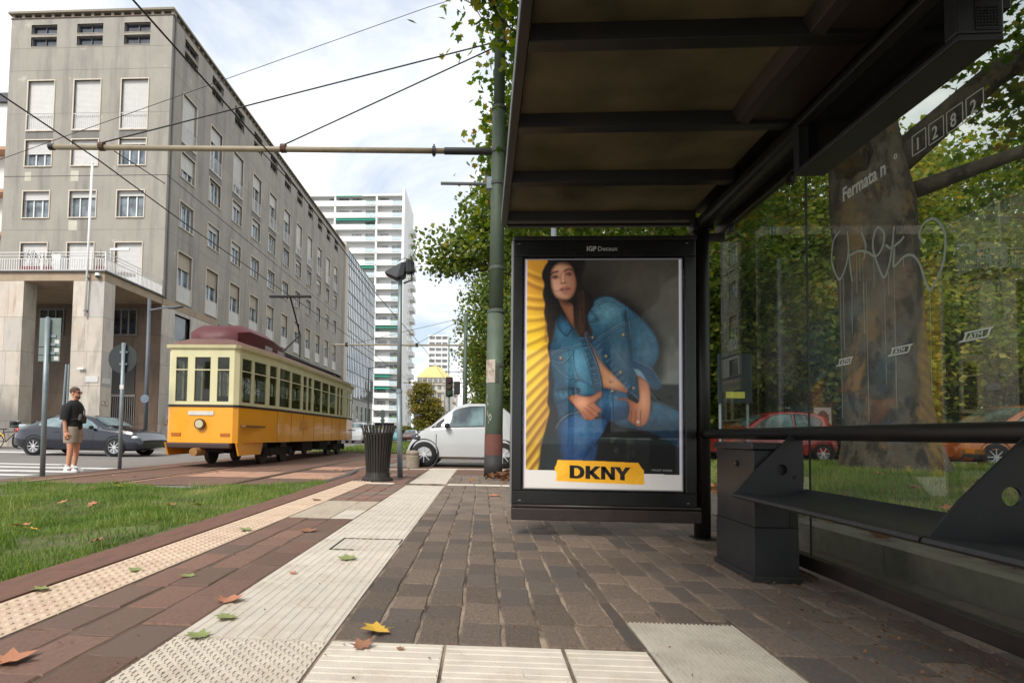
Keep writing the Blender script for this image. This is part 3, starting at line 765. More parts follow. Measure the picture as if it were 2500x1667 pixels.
# ------------------------------------------------------------------ bench with hand rail
bn = thing('bench', 'dark grey steel bench with triangular side plates along the shelter glass', 'bench', (0, 0, 0))
MB().cyl((1.68, -1.2, .792), (1.68, 4.42, .792), .036, n=18).build('hand_rail', dark_metal, bn, smooth=True)
for k, yb in enumerate((3.14, 1.82, 0.50)):
    # side plate with a round hole: outline ring bridged to hole ring
    out_ = [(1.335, .452), (1.70, .452), (1.705, .55), (1.705, .70), (1.70, .785), (1.66, .80), (1.56, .70), (1.44, .58)]
    hc = (1.592, .598); hr = .029; n = 24
    import_ang = []
    ring_h = [(hc[0] + hr * math.cos(2 * math.pi * i / n), hc[1] + hr * math.sin(2 * math.pi * i / n)) for i in range(n)]
    def ray_out(a):
        d = Vector((math.cos(a), math.sin(a))); best = None
        for i in range(len(out_)):
            p = Vector(out_[i]); q = Vector(out_[(i + 1) % len(out_)]); e = q - p
            den = d.x * e.y - d.y * e.x
            if abs(den) < 1e-9: continue
            r_ = p - Vector(hc); t = (r_.x * e.y - r_.y * e.x) / den; u = (r_.x * d.y - r_.y * d.x) / den
            if t > 0 and -1e-6 <= u <= 1 + 1e-6 and (best is None or t < best): best = t
        return (hc[0] + d.x * best, hc[1] + d.y * best)
    angs = sorted(set([2 * math.pi * i / 40 for i in range(40)] + [math.atan2(p[1] - hc[1], p[0] - hc[0]) % (2 * math.pi) for p in out_]))
    mb = MB(); vs = []; N_ = len(angs)
    for th in (yb - .005, yb + .005):
        for a in angs: vs.append((ray_out(a)[0], th, ray_out(a)[1]))
        for a in angs: vs.append((hc[0] + hr * math.cos(a), th, hc[1] + hr * math.sin(a)))
    fs = []
    for i in range(N_):
        j = (i + 1) % N_
        fs += [(i, j, N_ + j, N_ + i), (2 * N_ + j, 2 * N_ + i, 3 * N_ + i, 3 * N_ + j), (j, i, 2 * N_ + i, 2 * N_ + j), (N_ + i, N_ + j, 3 * N_ + j, 3 * N_ + i)]
    mb.add(vs, fs); pl = mb.build('side_plate', dark_grey, bn)
    MB().cyl((1.66, yb - .0105, .56), (1.66, yb + .0105, .56), .008, n=10).build('bolt', dark_metal, pl)
def seat(y0, y1):
    prof = [(1.338, .448), (1.325, .458), (1.332, .470), (1.352, .474), (1.42, .468), (1.52, .460), (1.62, .464), (1.69, .482), (1.71, .50)]
    lo = [(1.71, .494), (1.688, .475), (1.62, .457), (1.52, .453), (1.42, .461), (1.36, .466), (1.352, .452)]
    mb = MB(); mb.prism((prof + lo)[::-1], 'y', y0, y1)
    mb.build('seat', dark_grey, bn, auto=35)
seat(1.826, 3.134); seat(.506, 1.814); seat(-.9, .494)

# ------------------------------------------------------------------ electrical cabinet under the bench end
cb_ = thing('utility_cabinet', 'narrow charcoal metal cabinet with a key lock beside the bench end', 'cabinet', (1.455, 3.16, 0))
MB().box(0, .235, 0, .49, 0.0, .285).build('lower_body', dark_grey, cb_, bevel=.004)
MB().box(.004, .231, .004, .486, .287, .70).build('upper_body', dark_grey, cb_, bevel=.004)
MB().box(-.012, .247, -.012, .502, .702, .74).build('lid', dark_grey, cb_, bevel=.008)
MB().box(.19, .2315, .0005, .0035, .29, .695).build('corner_strip', dark_metal, cb_)
MB().cyl((.004, .20, .62), (-.006, .20, .62), .017, n=16).build('lock', black_m, cb_)
MB().cyl((-.006, .20, .62), (-.010, .20, .62), .007, n=10).build('keyhole', mat('chrome', srgb(170, 170, 172), .2, metal=1), cb_)
MB().box(-.003, .238, -.003, .493, .2845, .2875).build('seam', black_m, cb_)
MB().box(-.012, .247, -.012, .502, -.01, .03).build('plinth', mat('dark plinth', srgb(34, 33, 32), .7), cb_, bevel=.004)
# ------------------------------------------------------------------ backlit advertising display with a printed fashion poster
def paint_poster(W=330, H=478):
    """flat print, painted as colour values on a fine grid; drawing units: 830 x 1200"""
    xs = (np.arange(W) + .5) / W * 830 + 105; ys = (np.arange(H) + .5) / H * 1200 + 145
    X, Y = np.meshgrid(xs, ys); PXL = 830 / W
    g = np.random.default_rng(5)
    def noise(cx, cy, amp=1.0):
        a = g.standard_normal((cy + 2, cx + 2)); yi = np.linspace(0, cy, H); xi = np.linspace(0, cx, W)
        y0 = yi.astype(int); x0 = xi.astype(int); fy = (yi - y0)[:, None]; fx = (xi - x0)[None]
        fy = fy * fy * (3 - 2 * fy); fx = fx * fx * (3 - 2 * fx)
        return amp * ((a[y0][:, x0] * (1 - fx) + a[y0][:, x0 + 1] * fx) * (1 - fy) + (a[y0 + 1][:, x0] * (1 - fx) + a[y0 + 1][:, x0 + 1] * fx) * fy)
    img = np.zeros((H, W, 3))
    def blur(mk, r):
        r = int(round(r / PXL))
        if r < 1: return mk
        for ax in (0, 1):
            for _ in range(2):
                c = np.cumsum(np.pad(mk, [(r + 1, r) if a == ax else (0, 0) for a in (0, 1)], mode='edge'), axis=ax)
                mk = (np.take(c, range(2 * r + 1, c.shape[ax]), ax) - np.take(c, range(0, c.shape[ax] - 2 * r - 1), ax)) / (2 * r + 1)
        return mk
    def win(P, pad):
        i0 = max(0, int((P[:, 1].min() - pad - 145) / 1200 * H)); i1 = min(H, int((P[:, 1].max() + pad - 145) / 1200 * H) + 2)
        j0 = max(0, int((P[:, 0].min() - pad - 105) / 830 * W)); j1 = min(W, int((P[:, 0].max() + pad - 105) / 830 * W) + 2)
        return slice(i0, max(i0 + 1, i1)), slice(j0, max(j0 + 1, j1))
    V = lambda pts: [(x * .7873 + 96.6, y * .7873 + 128.8) for x, y in pts]
    def mask(pts, smooth=True, soft=0):
        pts = V(pts)
        P = np.array(spline(list(pts) + [pts[0]], 5) if smooth else pts, float)
        out = np.zeros((H, W)); sl = win(P, 2); Xs = X[sl]; Ys = Y[sl]; acc = np.zeros(Xs.shape)
        for ox, oy in ((-.6, -.6), (.6, -.6), (-.6, .6), (.6, .6)):
            x = Xs + ox; y = Ys + oy; ins = np.zeros(Xs.shape, bool); j = len(P) - 1
            for i in range(len(P)):
                xi, yi = P[i]; xj, yj = P[j]
                if yi != yj: ins ^= ((yi > y) != (yj > y)) & (x < (xj - xi) * (y - yi) / (yj - yi) + xi)
                j = i
            acc += ins * .25
        out[sl] = acc
        return blur(out, soft) if soft else out
    def put(mk, col, a=1.0):
        nonlocal img
        col = np.array(col, float) / 255
        if col.ndim == 1: col = col[None, None]
        img = img * (1 - (mk * a)[..., None]) + col * (mk * a)[..., None]
    def line(pts, wd, col, a=1.0, soft=0, smooth=True):
        pts = V(pts)
        P = np.array(spline(pts, 6) if smooth and len(pts) > 2 else pts, float); sl = win(P, wd * 3 + 4); Xs = X[sl]; Ys = Y[sl]; d = np.full(Xs.shape, 1e9)
        for p, q in zip(P[:-1], P[1:]):
            e = q - p; t = np.clip(((Xs - p[0]) * e[0] + (Ys - p[1]) * e[1]) / max(e @ e, 1e-6), 0, 1)
            d = np.minimum(d, np.hypot(Xs - p[0] - t * e[0], Ys - p[1] - t * e[1]))
        mk = (np.clip((wd / 2 + 1.2 - d) / 2.4, 0, 1) if not soft else np.exp(-(d / wd) ** 2)) * a
        c = np.array(col, float) / 255
        img[sl] = img[sl] * (1 - mk[..., None]) + c * mk[..., None]
    def spot(x, y, rx, ry, col, a=1.0, lim=None):
        x, y = V([(x, y)])[0]; mk = np.exp(-(((X - x) / (rx * .7873)) ** 2 + ((Y - y) / (ry * .7873)) ** 2))
        put(mk * lim if lim is not None else mk, col, a)
    def grad(c0, c1, t):
        t = np.clip(t, 0, 1)[..., None]; return np.array(c0, float) * (1 - t) + np.array(c1, float) * t
    def bell(x, y, rx, ry):
        x, y = V([(x, y)])[0]; return np.exp(-(((X - x) / (rx * .7873)) ** 2 + ((Y - y) / (ry * .7873)) ** 2))
    def yv(a, b): return sstep(a * .7873 + 128.8, b * .7873 + 128.8, Y)
    def xv(a, b): return sstep(a * .7873 + 96.6, b * .7873 + 96.6, X)
    fine = noise(164, 238)
    # plaster wall
    put(np.ones((H, W)), grad((70, 66, 57), (116, 118, 110), yv(300, 850) * xv(450, 1030)))
    img = np.clip(img * (1 + .06 * noise(7, 10) + .04 * noise(30, 34))[..., None], 0, 1)
    put(bell(440, 230, 150, 190), (26, 21, 18), .9); put(bell(520, 60, 330, 110), (58, 52, 45), .5)
    # pleated yellow cloth against a dark gap
    put(mask([(130, 30), (420, 30), (260, 500), (230, 760), (260, 1000), (240, 1430), (90, 1430), (150, 900), (150, 400)], soft=5), (20, 16, 14))
    yel = mask([(20, 20), (165, 30), (150, 80), (132, 130), (150, 190), (140, 250), (158, 310), (150, 380), (168, 440), (165, 500), (178, 560), (172, 620), (186, 690), (182, 740), (176, 800), (180, 870), (172, 980), (186, 1030), (160, 1150), (130, 1280), (112, 1430), (20, 1430)], soft=2)
    ycol = grad((214, 150, 44), (232, 196, 36), yv(150, 620)); ycol = ycol * (1 - .12 * yv(900, 1400))[..., None]
    put(yel, ycol); put(yel * xv(105, 175), (206, 130, 36), .45)
    for (a, b, w_, s_) in ((120, 175, 9, .35), (180, 245, 10, .4), (290, 300, 9, .35), (350, 358, 10, .45), (440, 420, 9, .35), (520, 470, 10, .4), (610, 530, 10, .4), (700, 590, 11, .45), (790, 650, 11, .45), (880, 720, 12, .5), (960, 790, 13, .55), (1050, 860, 14, .65), (1130, 920, 15, .7), (1210, 990, 15, .75), (1300, 1060, 16, .8), (1390, 1150, 16, .85), (1470, 1250, 14, .8)):
        m0 = img.copy(); line([(20, a), (100, (a + b) / 2 + 6), (190, b)], w_, (112, 62, 20), s_, soft=1); line([(20, a - 26), (100, (a + b) / 2 - 20), (190, b - 22)], 8, (252, 214, 84), .4, soft=1)
        img = m0 * (1 - yel[..., None]) + img * yel[..., None]
    # dark bench and floor
    put(mask([(540, 855), (760, 853), (1060, 853), (1060, 1470), (110, 1430), (220, 1180), (480, 1080)], smooth=False, soft=4), (17, 17, 17))
    put(mask([(480, 1190), (800, 1195), (1040, 1215), (1040, 1250), (480, 1225)], smooth=False, soft=5), (32, 44, 38), .8)
    line([(510, 1206), (640, 1205), (860, 1210)], 2.5, (110, 124, 116), .75)
    put(mask([(470, 290), (640, 270), (780, 360), (920, 540), (935, 680), (900, 850), (620, 850)], soft=20), (24, 22, 20), .85)
    weave = .05 * np.sin(X * 1.9 + Y * .4) + .07 * fine
    def denim(pts, c0, c1, t, edge=.6):
        mk = mask(pts); put(mk, grad(c0, c1, t) * (1 + weave + .05 * noise(40, 58))[..., None])
        put(mk * (1 - sstep(.35, .95, blur(mk, 13))), (12, 30, 48), edge); return mk
    # jeans
    denim([(600, 1090), (700, 1066), (840, 1046), (855, 960), (900, 968), (990, 1005), (1050, 1055), (1050, 1260), (930, 1200), (800, 1150), (650, 1125)], (22, 46, 66), (54, 94, 116), 1 - yv(1000, 1200))
    denim([(480, 1230), (520, 1190), (500, 1300), (470, 1370), (395, 1370), (440, 1290)], (14, 34, 62), (24, 52, 88), yv(1200, 1300))
    denim([(255, 1100), (330, 1050), (400, 1050), (470, 1080), (570, 1075), (560, 1130), (530, 1190), (480, 1240), (440, 1290), (405, 1370), (300, 1440), (170, 1440), (190, 1290), (215, 1180)], (14, 44, 84), (56, 104, 142), bell(430, 1120, 150, 120) * .9 + .25 * bell(350, 1250, 120, 140))
    put(mask([(150, 1200), (230, 1130), (260, 1250), (270, 1440), (140, 1440)], soft=16), (14, 24, 20), .85)
    line([(545, 1150), (500, 1215), (470, 1260)], 3, (120, 150, 170), .35)
    denim([(530, 868), (600, 882), (690, 902), (705, 940), (725, 965), (710, 1060), (650, 1085), (590, 1098), (535, 1065), (485, 1000), (530, 930)], (20, 50, 84), (60, 108, 142), bell(590, 960, 110, 80))
    for k in range(8):
        line([(612, 1000 + k * 10), (660 + k * 3, 1010 + k * 8), (715, 1030 + k * 6)], 3, (16, 40, 66), .5); line([(600, 1005 + k * 9), (550 + k * 2, 1010 + k * 9), (505 + k * 6, 1015 + k * 8)], 3, (18, 44, 72), .45)
    line([(600, 890), (606, 1000), (612, 1090)], 5, (14, 36, 58), .8); line([(588, 895), (584, 960), (600, 1000)], 1.6, (150, 176, 186), .6); line([(545, 925), (600, 935), (700, 960)], 1.6, (140, 168, 178), .5)
    # neck and torso
    skn = mask([(240, 285), (352, 290), (352, 400), (372, 470), (412, 505), (447, 580), (482, 640), (512, 690), (562, 745), (632, 810), (690, 868), (704, 892), (690, 906), (600, 886), (535, 870), (527, 800), (500, 715), (468, 640), (436, 580), (400, 530), (345, 478), (300, 410), (262, 345)])
    put(skn, grad((150, 98, 68), (212, 152, 112), yv(330, 800))); put(skn * (1 - sstep(.4, 1, blur(skn, 14))), (98, 56, 36), .6)
    put(mask([(235, 280), (355, 280), (340, 330), (280, 330)], soft=8) * skn, (70, 40, 28), .85); put(bell(690, 890, 60, 30) * skn, (150, 78, 44), .7)
    spot(592, 836, 10, 9, (118, 64, 44), .8); spot(594, 832, 4, 4, (240, 220, 196), .9)
    # jacket, left front
    denim([(262, 392), (218, 450), (192, 540), (190, 640), (196, 730), (216, 850), (208, 900), (216, 960), (236, 1015), (256, 1090), (292, 1062), (372, 1040), (335, 965), (310, 940), (360, 920), (440, 932), (525, 902), (542, 880), (526, 790), (497, 690), (456, 600), (416, 542), (378, 502), (342, 488), (300, 440)], (26, 62, 84), (80, 144, 168), bell(365, 700, 95, 150) + .55 * bell(260, 520, 60, 70))
    denim([(352, 820), (430, 840), (500, 900), (440, 930), (368, 915)], (30, 84, 108), (64, 132, 158), bell(400, 860, 50, 50))
    put(mask([(345, 620), (400, 600), (470, 850), (430, 840), (370, 770)], soft=5), (74, 148, 178), .5)
    # jacket, right front with sleeve
    denim([(414, 475), (440, 400), (450, 340), (486, 300), (542, 274), (602, 281), (662, 320), (722, 360), (802, 430), (872, 512), (906, 600), (905, 672), (882, 720), (866, 756), (922, 850), (882, 888), (822, 850), (776, 800), (742, 758), (766, 830), (774, 900), (770, 955), (736, 922), (690, 870), (640, 800), (560, 730), (500, 660), (456, 582), (424, 520)], (34, 74, 98), (96, 142, 158), bell(570, 380, 130, 95) + .5 * bell(830, 580, 80, 130) + .3 * bell(640, 640, 60, 110))
    put(mask([(690, 350), (712, 470), (725, 600), (735, 720), (712, 640), (690, 500), (672, 400)], soft=7), (16, 42, 60), .8)
    put(mask([(738, 690), (800, 720), (865, 755), (922, 850), (882, 888), (820, 820), (740, 745)], soft=2), (24, 62, 92), .8)
    put(mask([(738, 750), (790, 770), (838, 860), (805, 840), (765, 800)], soft=2), (134, 164, 176), .85)
    denim([(256, 398), (300, 440), (345, 488), (318, 520), (296, 545), (252, 500), (232, 450)], (22, 62, 88), (52, 108, 134), bell(290, 490, 50, 50))
    denim([(440, 332), (480, 385), (510, 436), (426, 442), (420, 420)], (34, 72, 94), (70, 116, 136), bell(465, 410, 40, 40))
    # buttoned bands with puckered seams
    for (a, b, n_, sx, sy) in (((388, 515), (520, 875), 22, 30, -6), ((436, 505), (745, 925), 28, 26, -22)):
        line([a, ((a[0] + b[0]) / 2 + 4, (a[1] + b[1]) / 2 - 6), b], 30, (26, 68, 98), .55)
        for k in range(n_):
            q = (k + .5) / n_; px = a[0] + (b[0] - a[0]) * q; py = a[1] + (b[1] - a[1]) * q; o_ = g.uniform(-8, 8)
            line([(px - sx * .6, py - sy * .6 + o_), (px + sx * .4, py + sy * .4 + o_)], g.uniform(3, 6), (16, 44, 70) if k % 2 else (104, 158, 182), g.uniform(.35, .65))
    seam = (176, 204, 208); dk = (12, 36, 54)
    for pts, w_ in (([(440, 340), (480, 390), (506, 434), (430, 438)], 2), ([(490, 320), (545, 292), (600, 298), (665, 335)], 2), ([(497, 335), (548, 305), (600, 312), (660, 345)], 1.5), ([(500, 556), (565, 515), (640, 468), (685, 448)], 2), ([(505, 568), (570, 527), (645, 480), (690, 462)], 1.5), ([(196, 655), (262, 625), (332, 610), (405, 585)], 2), ([(196, 668), (264, 638), (334, 622), (405, 598)], 1.5),
                    ([(200, 704), (270, 716), (332, 655), (334, 625)], 2), ([(212, 722), (260, 780), (310, 815), (345, 810)], 2), ([(334, 625), (348, 740), (372, 825)], 2), ([(392, 600), (430, 720), (470, 860)], 1.5), ([(420, 540), (462, 640), (502, 740), (530, 868)], 2), ([(460, 590), (560, 735), (690, 872), (768, 948)], 2), ([(575, 540), (625, 640), (690, 730), (760, 800)], 2), ([(560, 548), (610, 650), (680, 745), (755, 820)], 1.5), ([(738, 695), (800, 722), (862, 758), (918, 848)], 2),
                    ([(210, 898), (270, 885), (372, 878)], 2), ([(222, 975), (280, 955), (318, 925)], 1.5), ([(230, 1145), (260, 1095), (320, 1052), (378, 1040)], 2.5), ([(300, 440), (318, 480), (296, 540)], 1.5), ([(700, 350), (712, 450), (722, 560)], 1.5), ([(850, 905), (900, 960), (1000, 1000)], 1.5)):
        line([(p[0] + 4, p[1] + 5) for p in pts], w_ + 4, dk, .5); line(pts, w_, seam, .6)
    for bx, by in ((260, 684), (470, 548), (560, 672), (655, 775), (740, 878), (602, 898), (672, 530)):
        spot(bx + 3, by + 3, 13, 13, (20, 30, 40), .6); spot(bx, by, 9, 10, (176, 138, 84), .95); spot(bx - 2, by - 3, 4, 4, (236, 212, 160), .8)
    # hair behind the face
    hair = mask([(158, 70), (200, 36), (290, 40), (348, 80), (384, 150), (408, 205), (438, 245), (470, 285), (478, 330), (452, 370), (436, 410), (446, 460), (470, 515), (458, 545), (432, 505), (416, 520), (410, 548), (372, 520), (350, 470), (345, 400), (338, 330), (300, 310), (240, 296), (238, 360), (222, 440), (214, 520), (196, 585), (184, 560), (176, 480), (160, 440), (150, 390), (156, 330), (140, 270), (152, 200), (134, 140)], soft=3)
    put(hair, grad((18, 13, 11), (46, 30, 23), yv(320, 560)))
    for k in range(34):
        x0 = 352 + 80 * g.random(); line([(x0 - 8, 290 + 60 * g.random()), (x0 + 8 * math.sin(k), 400), (x0 - 10 + 18 * math.sin(k * 1.7), 470), (x0 + 20 * math.sin(k * .9), 545)], 2.2, (86, 58, 42) if k % 3 else (28, 18, 14), .26)
        x0 = 160 + 60 * g.random(); line([(x0 + 4, 330), (x0 + 10 * math.sin(k * 2.1), 440), (x0 + 22 * math.sin(k * 1.3), 580)], 2, (78, 56, 44) if k % 3 else (24, 16, 13), .24)
    # face
    fc = mask([(189, 150), (196, 102), (226, 64), (270, 50), (316, 64), (345, 106), (362, 160), (363, 205), (352, 250), (334, 280), (305, 299), (266, 297), (228, 284), (206, 250), (193, 200)], soft=1.5)
    put(fc, grad((208, 154, 122), (150, 98, 72), xv(255, 365)))
    put(fc * bell(230, 215, 42, 50), (232, 182, 150), .65); put(fc * bell(265, 95, 60, 30), (206, 150, 118), .5); put(fc * bell(335, 210, 28, 60), (196, 140, 108), .35); put(fc * bell(275, 285, 50, 14), (216, 160, 128), .6)
    put(fc * (1 - sstep(.45, 1, blur(fc, 11))), (92, 54, 38), .65); put(fc * bell(300, 50, 90, 22), (60, 38, 28), .55)
    for pts in ([(188, 138), (204, 120), (236, 112)], [(284, 108), (308, 96), (334, 102)]): line(pts, 6, (56, 36, 27), .6, soft=1); line(pts, 5, (44, 28, 21), .7)
    for ex, ey in ((220, 150), (313, 130)):
        spot(ex, ey - 4, 26, 15, (116, 72, 54), .75, fc); spot(ex, ey + 1, 15, 6, (170, 142, 126), .6); spot(ex + 1, ey, 8, 7, (34, 21, 16), .95); line([(ex - 21, ey + 3), (ex - 2, ey - 8), (ex + 20, ey - 1)], 3.4, (28, 17, 13), .9); line([(ex - 16, ey + 7), (ex, ey + 10), (ex + 16, ey + 5)], 2, (96, 58, 44), .6); spot(ex - 2, ey - 2, 2, 2, (240, 232, 224), .9)
    line([(268, 118), (258, 150), (262, 172)], 7, (150, 98, 72), .45, soft=1); line([(286, 125), (284, 160), (288, 176)], 6, (140, 90, 66), .4, soft=1); line([(274, 125), (272, 160), (272, 174)], 5, (238, 188, 156), .5, soft=1)
    spot(274, 190, 20, 6, (120, 72, 54), .7, fc); spot(264, 187, 5, 4, (66, 36, 27), .85); spot(286, 184, 5, 4, (62, 34, 26), .85); spot(273, 180, 9, 8, (228, 176, 144), .5)
    put(mask([(249, 232), (268, 217), (281, 220), (297, 212), (326, 222), (314, 240), (288, 249), (262, 245)], soft=1.5), (156, 92, 80), .95); line([(252, 232), (285, 231), (322, 223)], 3, (86, 42, 36), .85); spot(288, 241, 18, 4, (212, 150, 136), .65); spot(284, 229, 10, 2, (220, 200, 190), .5); spot(288, 258, 20, 5, (140, 88, 66), .5, fc)
    line([(200, 232), (214, 240), (252, 242)], 1.6, (50, 32, 24), .7)
    put(mask([(340, 95), (372, 130), (398, 195), (430, 250), (450, 320), (430, 400), (420, 470), (402, 525), (376, 480), (358, 400), (362, 320), (368, 250), (366, 180)], soft=3), grad((24, 16, 13), (60, 39, 29), yv(260, 520)), .95)
    for k in range(22):
        x0 = 368 + 50 * g.random(); line([(x0 - 4, 240), (x0 + 6 * math.sin(k), 340), (x0 - 8 + 14 * math.sin(k * 1.7), 430), (x0 + 12 * math.sin(k * 1.1), 520)], 2.2, (96, 64, 46), .28)
    line([(455, 470), (462, 500), (452, 535), (470, 560)], 3, (62, 42, 30), .8); line([(200, 560), (190, 590), (214, 560)], 2, (50, 34, 26), .7)
    # hands
    def hand(pts, fingers, t):
        mk = mask(pts); put(mk, grad((166, 98, 66), (222, 156, 116), t)); put(mk * (1 - sstep(.35, .92, blur(mk, 9))), (96, 50, 32), .7)
        for f_ in fingers: line(f_, 3, (84, 44, 28), .75)
    hand([(308, 945), (345, 918), (420, 934), (470, 930), (518, 900), (536, 905), (532, 932), (500, 957), (482, 976), (526, 1014), (529, 1036), (506, 1040), (513, 1062), (490, 1066), (478, 1086), (440, 1089), (410, 1076), (385, 1030), (348, 990)], [[(420, 1010), (480, 1062)], [(438, 990), (505, 1040)], [(408, 1035), (445, 1085)], [(480, 975), (450, 985)]], bell(405, 975, 60, 50))
    hand([(765, 794), (802, 815), (842, 860), (852, 960), (846, 1040), (830, 1092), (800, 1122), (760, 1126), (744, 1112), (720, 1102), (700, 1076), (712, 1030), (700, 966), (640, 955), (640, 944), (690, 944), (722, 955), (766, 975), (776, 930), (772, 860)], [[(728, 1020), (722, 1095)], [(756, 1022), (748, 1112)], [(786, 1020), (784, 1115)]], bell(805, 960, 55, 110))
    spot(769, 1096, 8, 9, (232, 230, 224), .9)
    denim([(208, 896), (270, 882), (372, 876), (388, 908), (340, 926), (312, 940), (300, 958), (240, 988), (216, 960)], (18, 52, 74), (58, 104, 124), bell(290, 930, 70, 30))
    for k in range(9): line([(225 + k * 17, 900 + g.uniform(-4, 4)), (232 + k * 17, 940 + g.uniform(-8, 4))], 4, (12, 40, 60) if k % 2 else (92, 140, 160), .4)
    # paper margins, torn tape
    put(((X < 122) | (X > 913) | (Y < 156)).astype(float), (204, 200, 214)); put((Y > 1243 + (X - 120) * .018).astype(float), (212, 206, 200))
    put(mask([(243, 1349), (480, 1352), (770, 1360), (790, 1390), (806, 1408), (808, 1500), (520, 1494), (234, 1486), (238, 1440), (222, 1405), (236, 1376)], smooth=False), grad((222, 158, 26), (240, 182, 40), noise(6, 10) * .4 + .5))
    line([(250, 1410), (296, 1378)], 3, (250, 206, 90), .6); line([(255, 1472), (312, 1438)], 3, (198, 138, 18), .6); line([(716, 1386), (794, 1438)], 3, (196, 136, 18), .55); line([(752, 1484), (798, 1438)], 3, (250, 206, 90), .5)
    # printed dotted border fading into black
    ed = np.minimum(np.minimum(X - 105, 935 - X), np.minimum(Y - 145, 1345 - Y))
    put((1 - sstep(1, 13, ed + 7 * ((np.sin(X * .78) * np.sin(Y * .78)) * .5))), (14, 14, 15))
    img = np.clip(img, 0, 1)
    lin = np.where(img <= .04045, img / 12.92, ((img + .055) / 1.055) ** 2.4)
    return np.clip(lin, 0, 1)

ad = thing('advertising_display', 'black framed light box with a denim fashion poster at the shelter end', 'advertising display', (0.225, 4.36, 0.0))
AW, AZ0, AZ1 = 1.375, 0.245, 2.262
fr_ = MB()
for a, b, c, d in ((0, AW, AZ0, .345), (0, AW, 2.14, AZ1), (0, .072, .345, 2.14), (AW - .082, AW, .345, 2.14)): fr_.box(a, b, 0, .10, c, d)
fr_.build('frame', mat('black glass frame', srgb(30, 31, 31), .22, var=.12, scale=2, stain=(srgb(52, 52, 46), .3, (3, 3, 2), .5, .8)), ad, bevel=.006)
MB().box(.01, AW - .01, .05, .115, .25, 2.25).build('back_box', dark_metal, ad)
MB().box(-.004, AW + .01, -.004, .115, 2.264, 2.30).build('top_cap', dark_metal, ad, bevel=.008)
MB().box(-.012, -.001, -.002, .10, AZ0, AZ1).build('side_trim', mat('worn aluminium', srgb(150, 150, 148), .35, metal=.9), ad)
MB().box(0, AW + .03, .0, .09, .125, .215).build('lower_rail', brown_metal, ad, bevel=.006)
MB().cyl((0, .01, .232), (AW + .03, .01, .232), .013, n=10).build('lower_tube', brown_metal, ad, smooth=True)
MB().box(AW - .01, AW + .05, .04, .10, .13, .21).build('fixing', brown_metal, ad)
for x, z in ((.03, 2.235), (1.30, 2.235), (.05, .27), (1.30, .27)): MB().box(x, x + .02, -.0012, .0, z, z + .006).build('hinge_mark', mat('grey mark', srgb(120, 120, 118), .5), ad)
PX0, PX1, PZ0, PZ1 = .082, 1.283, .355, 2.130
img = paint_poster()
H_, W_ = img.shape[:2]
xs_ = np.linspace(PX0, PX1, W_); zs_ = np.linspace(PZ1, PZ0, H_)
XX, ZZ = np.meshgrid(xs_, zs_)
vv_ = np.stack([XX, np.full_like(XX, .012), ZZ], -1).reshape(-1, 3)
ii = (np.arange(H_ - 1)[:, None] * W_ + np.arange(W_ - 1)[None]).ravel()
ff_ = np.stack([ii, ii + W_, ii + W_ + 1, ii + 1], -1).ravel()
pm_ = bpy.data.materials.new('backlit poster print'); pm_.use_nodes = True
_t = pm_.node_tree; _b = _t.nodes['Principled BSDF']; _a = _t.nodes.new('ShaderNodeAttribute'); _a.attribute_name = 'print'
_t.links.new(_a.outputs['Color'], _b.inputs['Base Color']); _t.links.new(_a.outputs['Color'], _b.inputs['Emission Color'])
_b.inputs['Emission Strength'].default_value = .30; _b.inputs['Roughness'].default_value = .55
poster = link('poster', raw_mesh('poster', vv_, ff_, 4, pm_, attr={'print': ('POINT', np.concatenate([img.reshape(-1, 3), np.ones((H_ * W_, 1))], -1))}), ad)
MB().box(.075, AW - .085, .003, .006, .348, 2.137).build('cover_glass', clear_glass('poster glass', (.97, .97, .97), .0, 1.3), ad)
ink = mat('black ink', srgb(18, 16, 14), .6, var=.03)
pale = mat('pale grey lettering', srgb(190, 188, 182), .5, var=.03)
def pu(x): return PX0 + (x - 105) / 830 * (PX1 - PX0)
def pv(y): return PZ1 - (y - 145) / 1200 * (PZ1 - PZ0)
def flat_text(body, M, size, x, z, y, parent, bold=0, sc=1.0, rot=0.0, spacing=1.0):
    me = text_mesh('lettering', body, M, size, bold, .0003, spacing=spacing)
    o = link('lettering', me, parent, (x, y, z)); o.rotation_euler = (R(90), 0, 0); o.rotation_euler.rotate_axis('Z', rot); o.scale = (sc, 1, 1); return o
flat_text('IGP', pale, .049, .556, 2.182, -.0015, ad, .0016)
flat_text('Decaux', pale, .049, .556 + .083, 2.182, -.0015, ad, .0004)
# heavy capitals of the brand line, drawn as outlines
Z0 = 1218.0; ZH = 66.0
def cap(polys, x0):
    mb = MB()
    for p in polys:
        q = [(pu(x0 + a), pv(Z0 + ZH * (1 - b) + (x0 + a - 350) * .022)) for a, b in p]
        mb.add([(u, .0105, v_) for u, v_ in q], [tuple(range(len(q)))])
    mb.build('letter', ink, poster, recalc=False)
cap([[(0, 0), (24, 0), (24, 1), (0, 1)], [(24, .8), (40, .8), (52, .64), (54, .5), (78, .5), (72, .78), (60, .93), (42, 1), (24, 1)], [(24, 0), (42, 0), (60, .07), (72, .22), (78, .5), (54, .5), (52, .36), (40, .2), (24, .2)]], 350)
cap([[(0, 0), (24, 0), (24, 1), (0, 1)], [(24, .36), (50, 0), (80, 0), (42, .55), (24, .66)], [(24, .36), (42, .5), (78, 1), (50, 1), (24, .62)]], 432)
cap([[(0, 0), (22, 0), (22, 1), (0, 1)], [(50, 0), (72, 0), (72, 1), (50, 1)], [(22, 1), (0, 1), (50, 0), (72, 0)]], 512)
cap([[(26, 0), (50, 0), (50, .42), (26, .42)], [(26, .42), (50, .42), (80, 1), (53, 1), (38, .66), (26, 1), (-4, 1)]], 584)
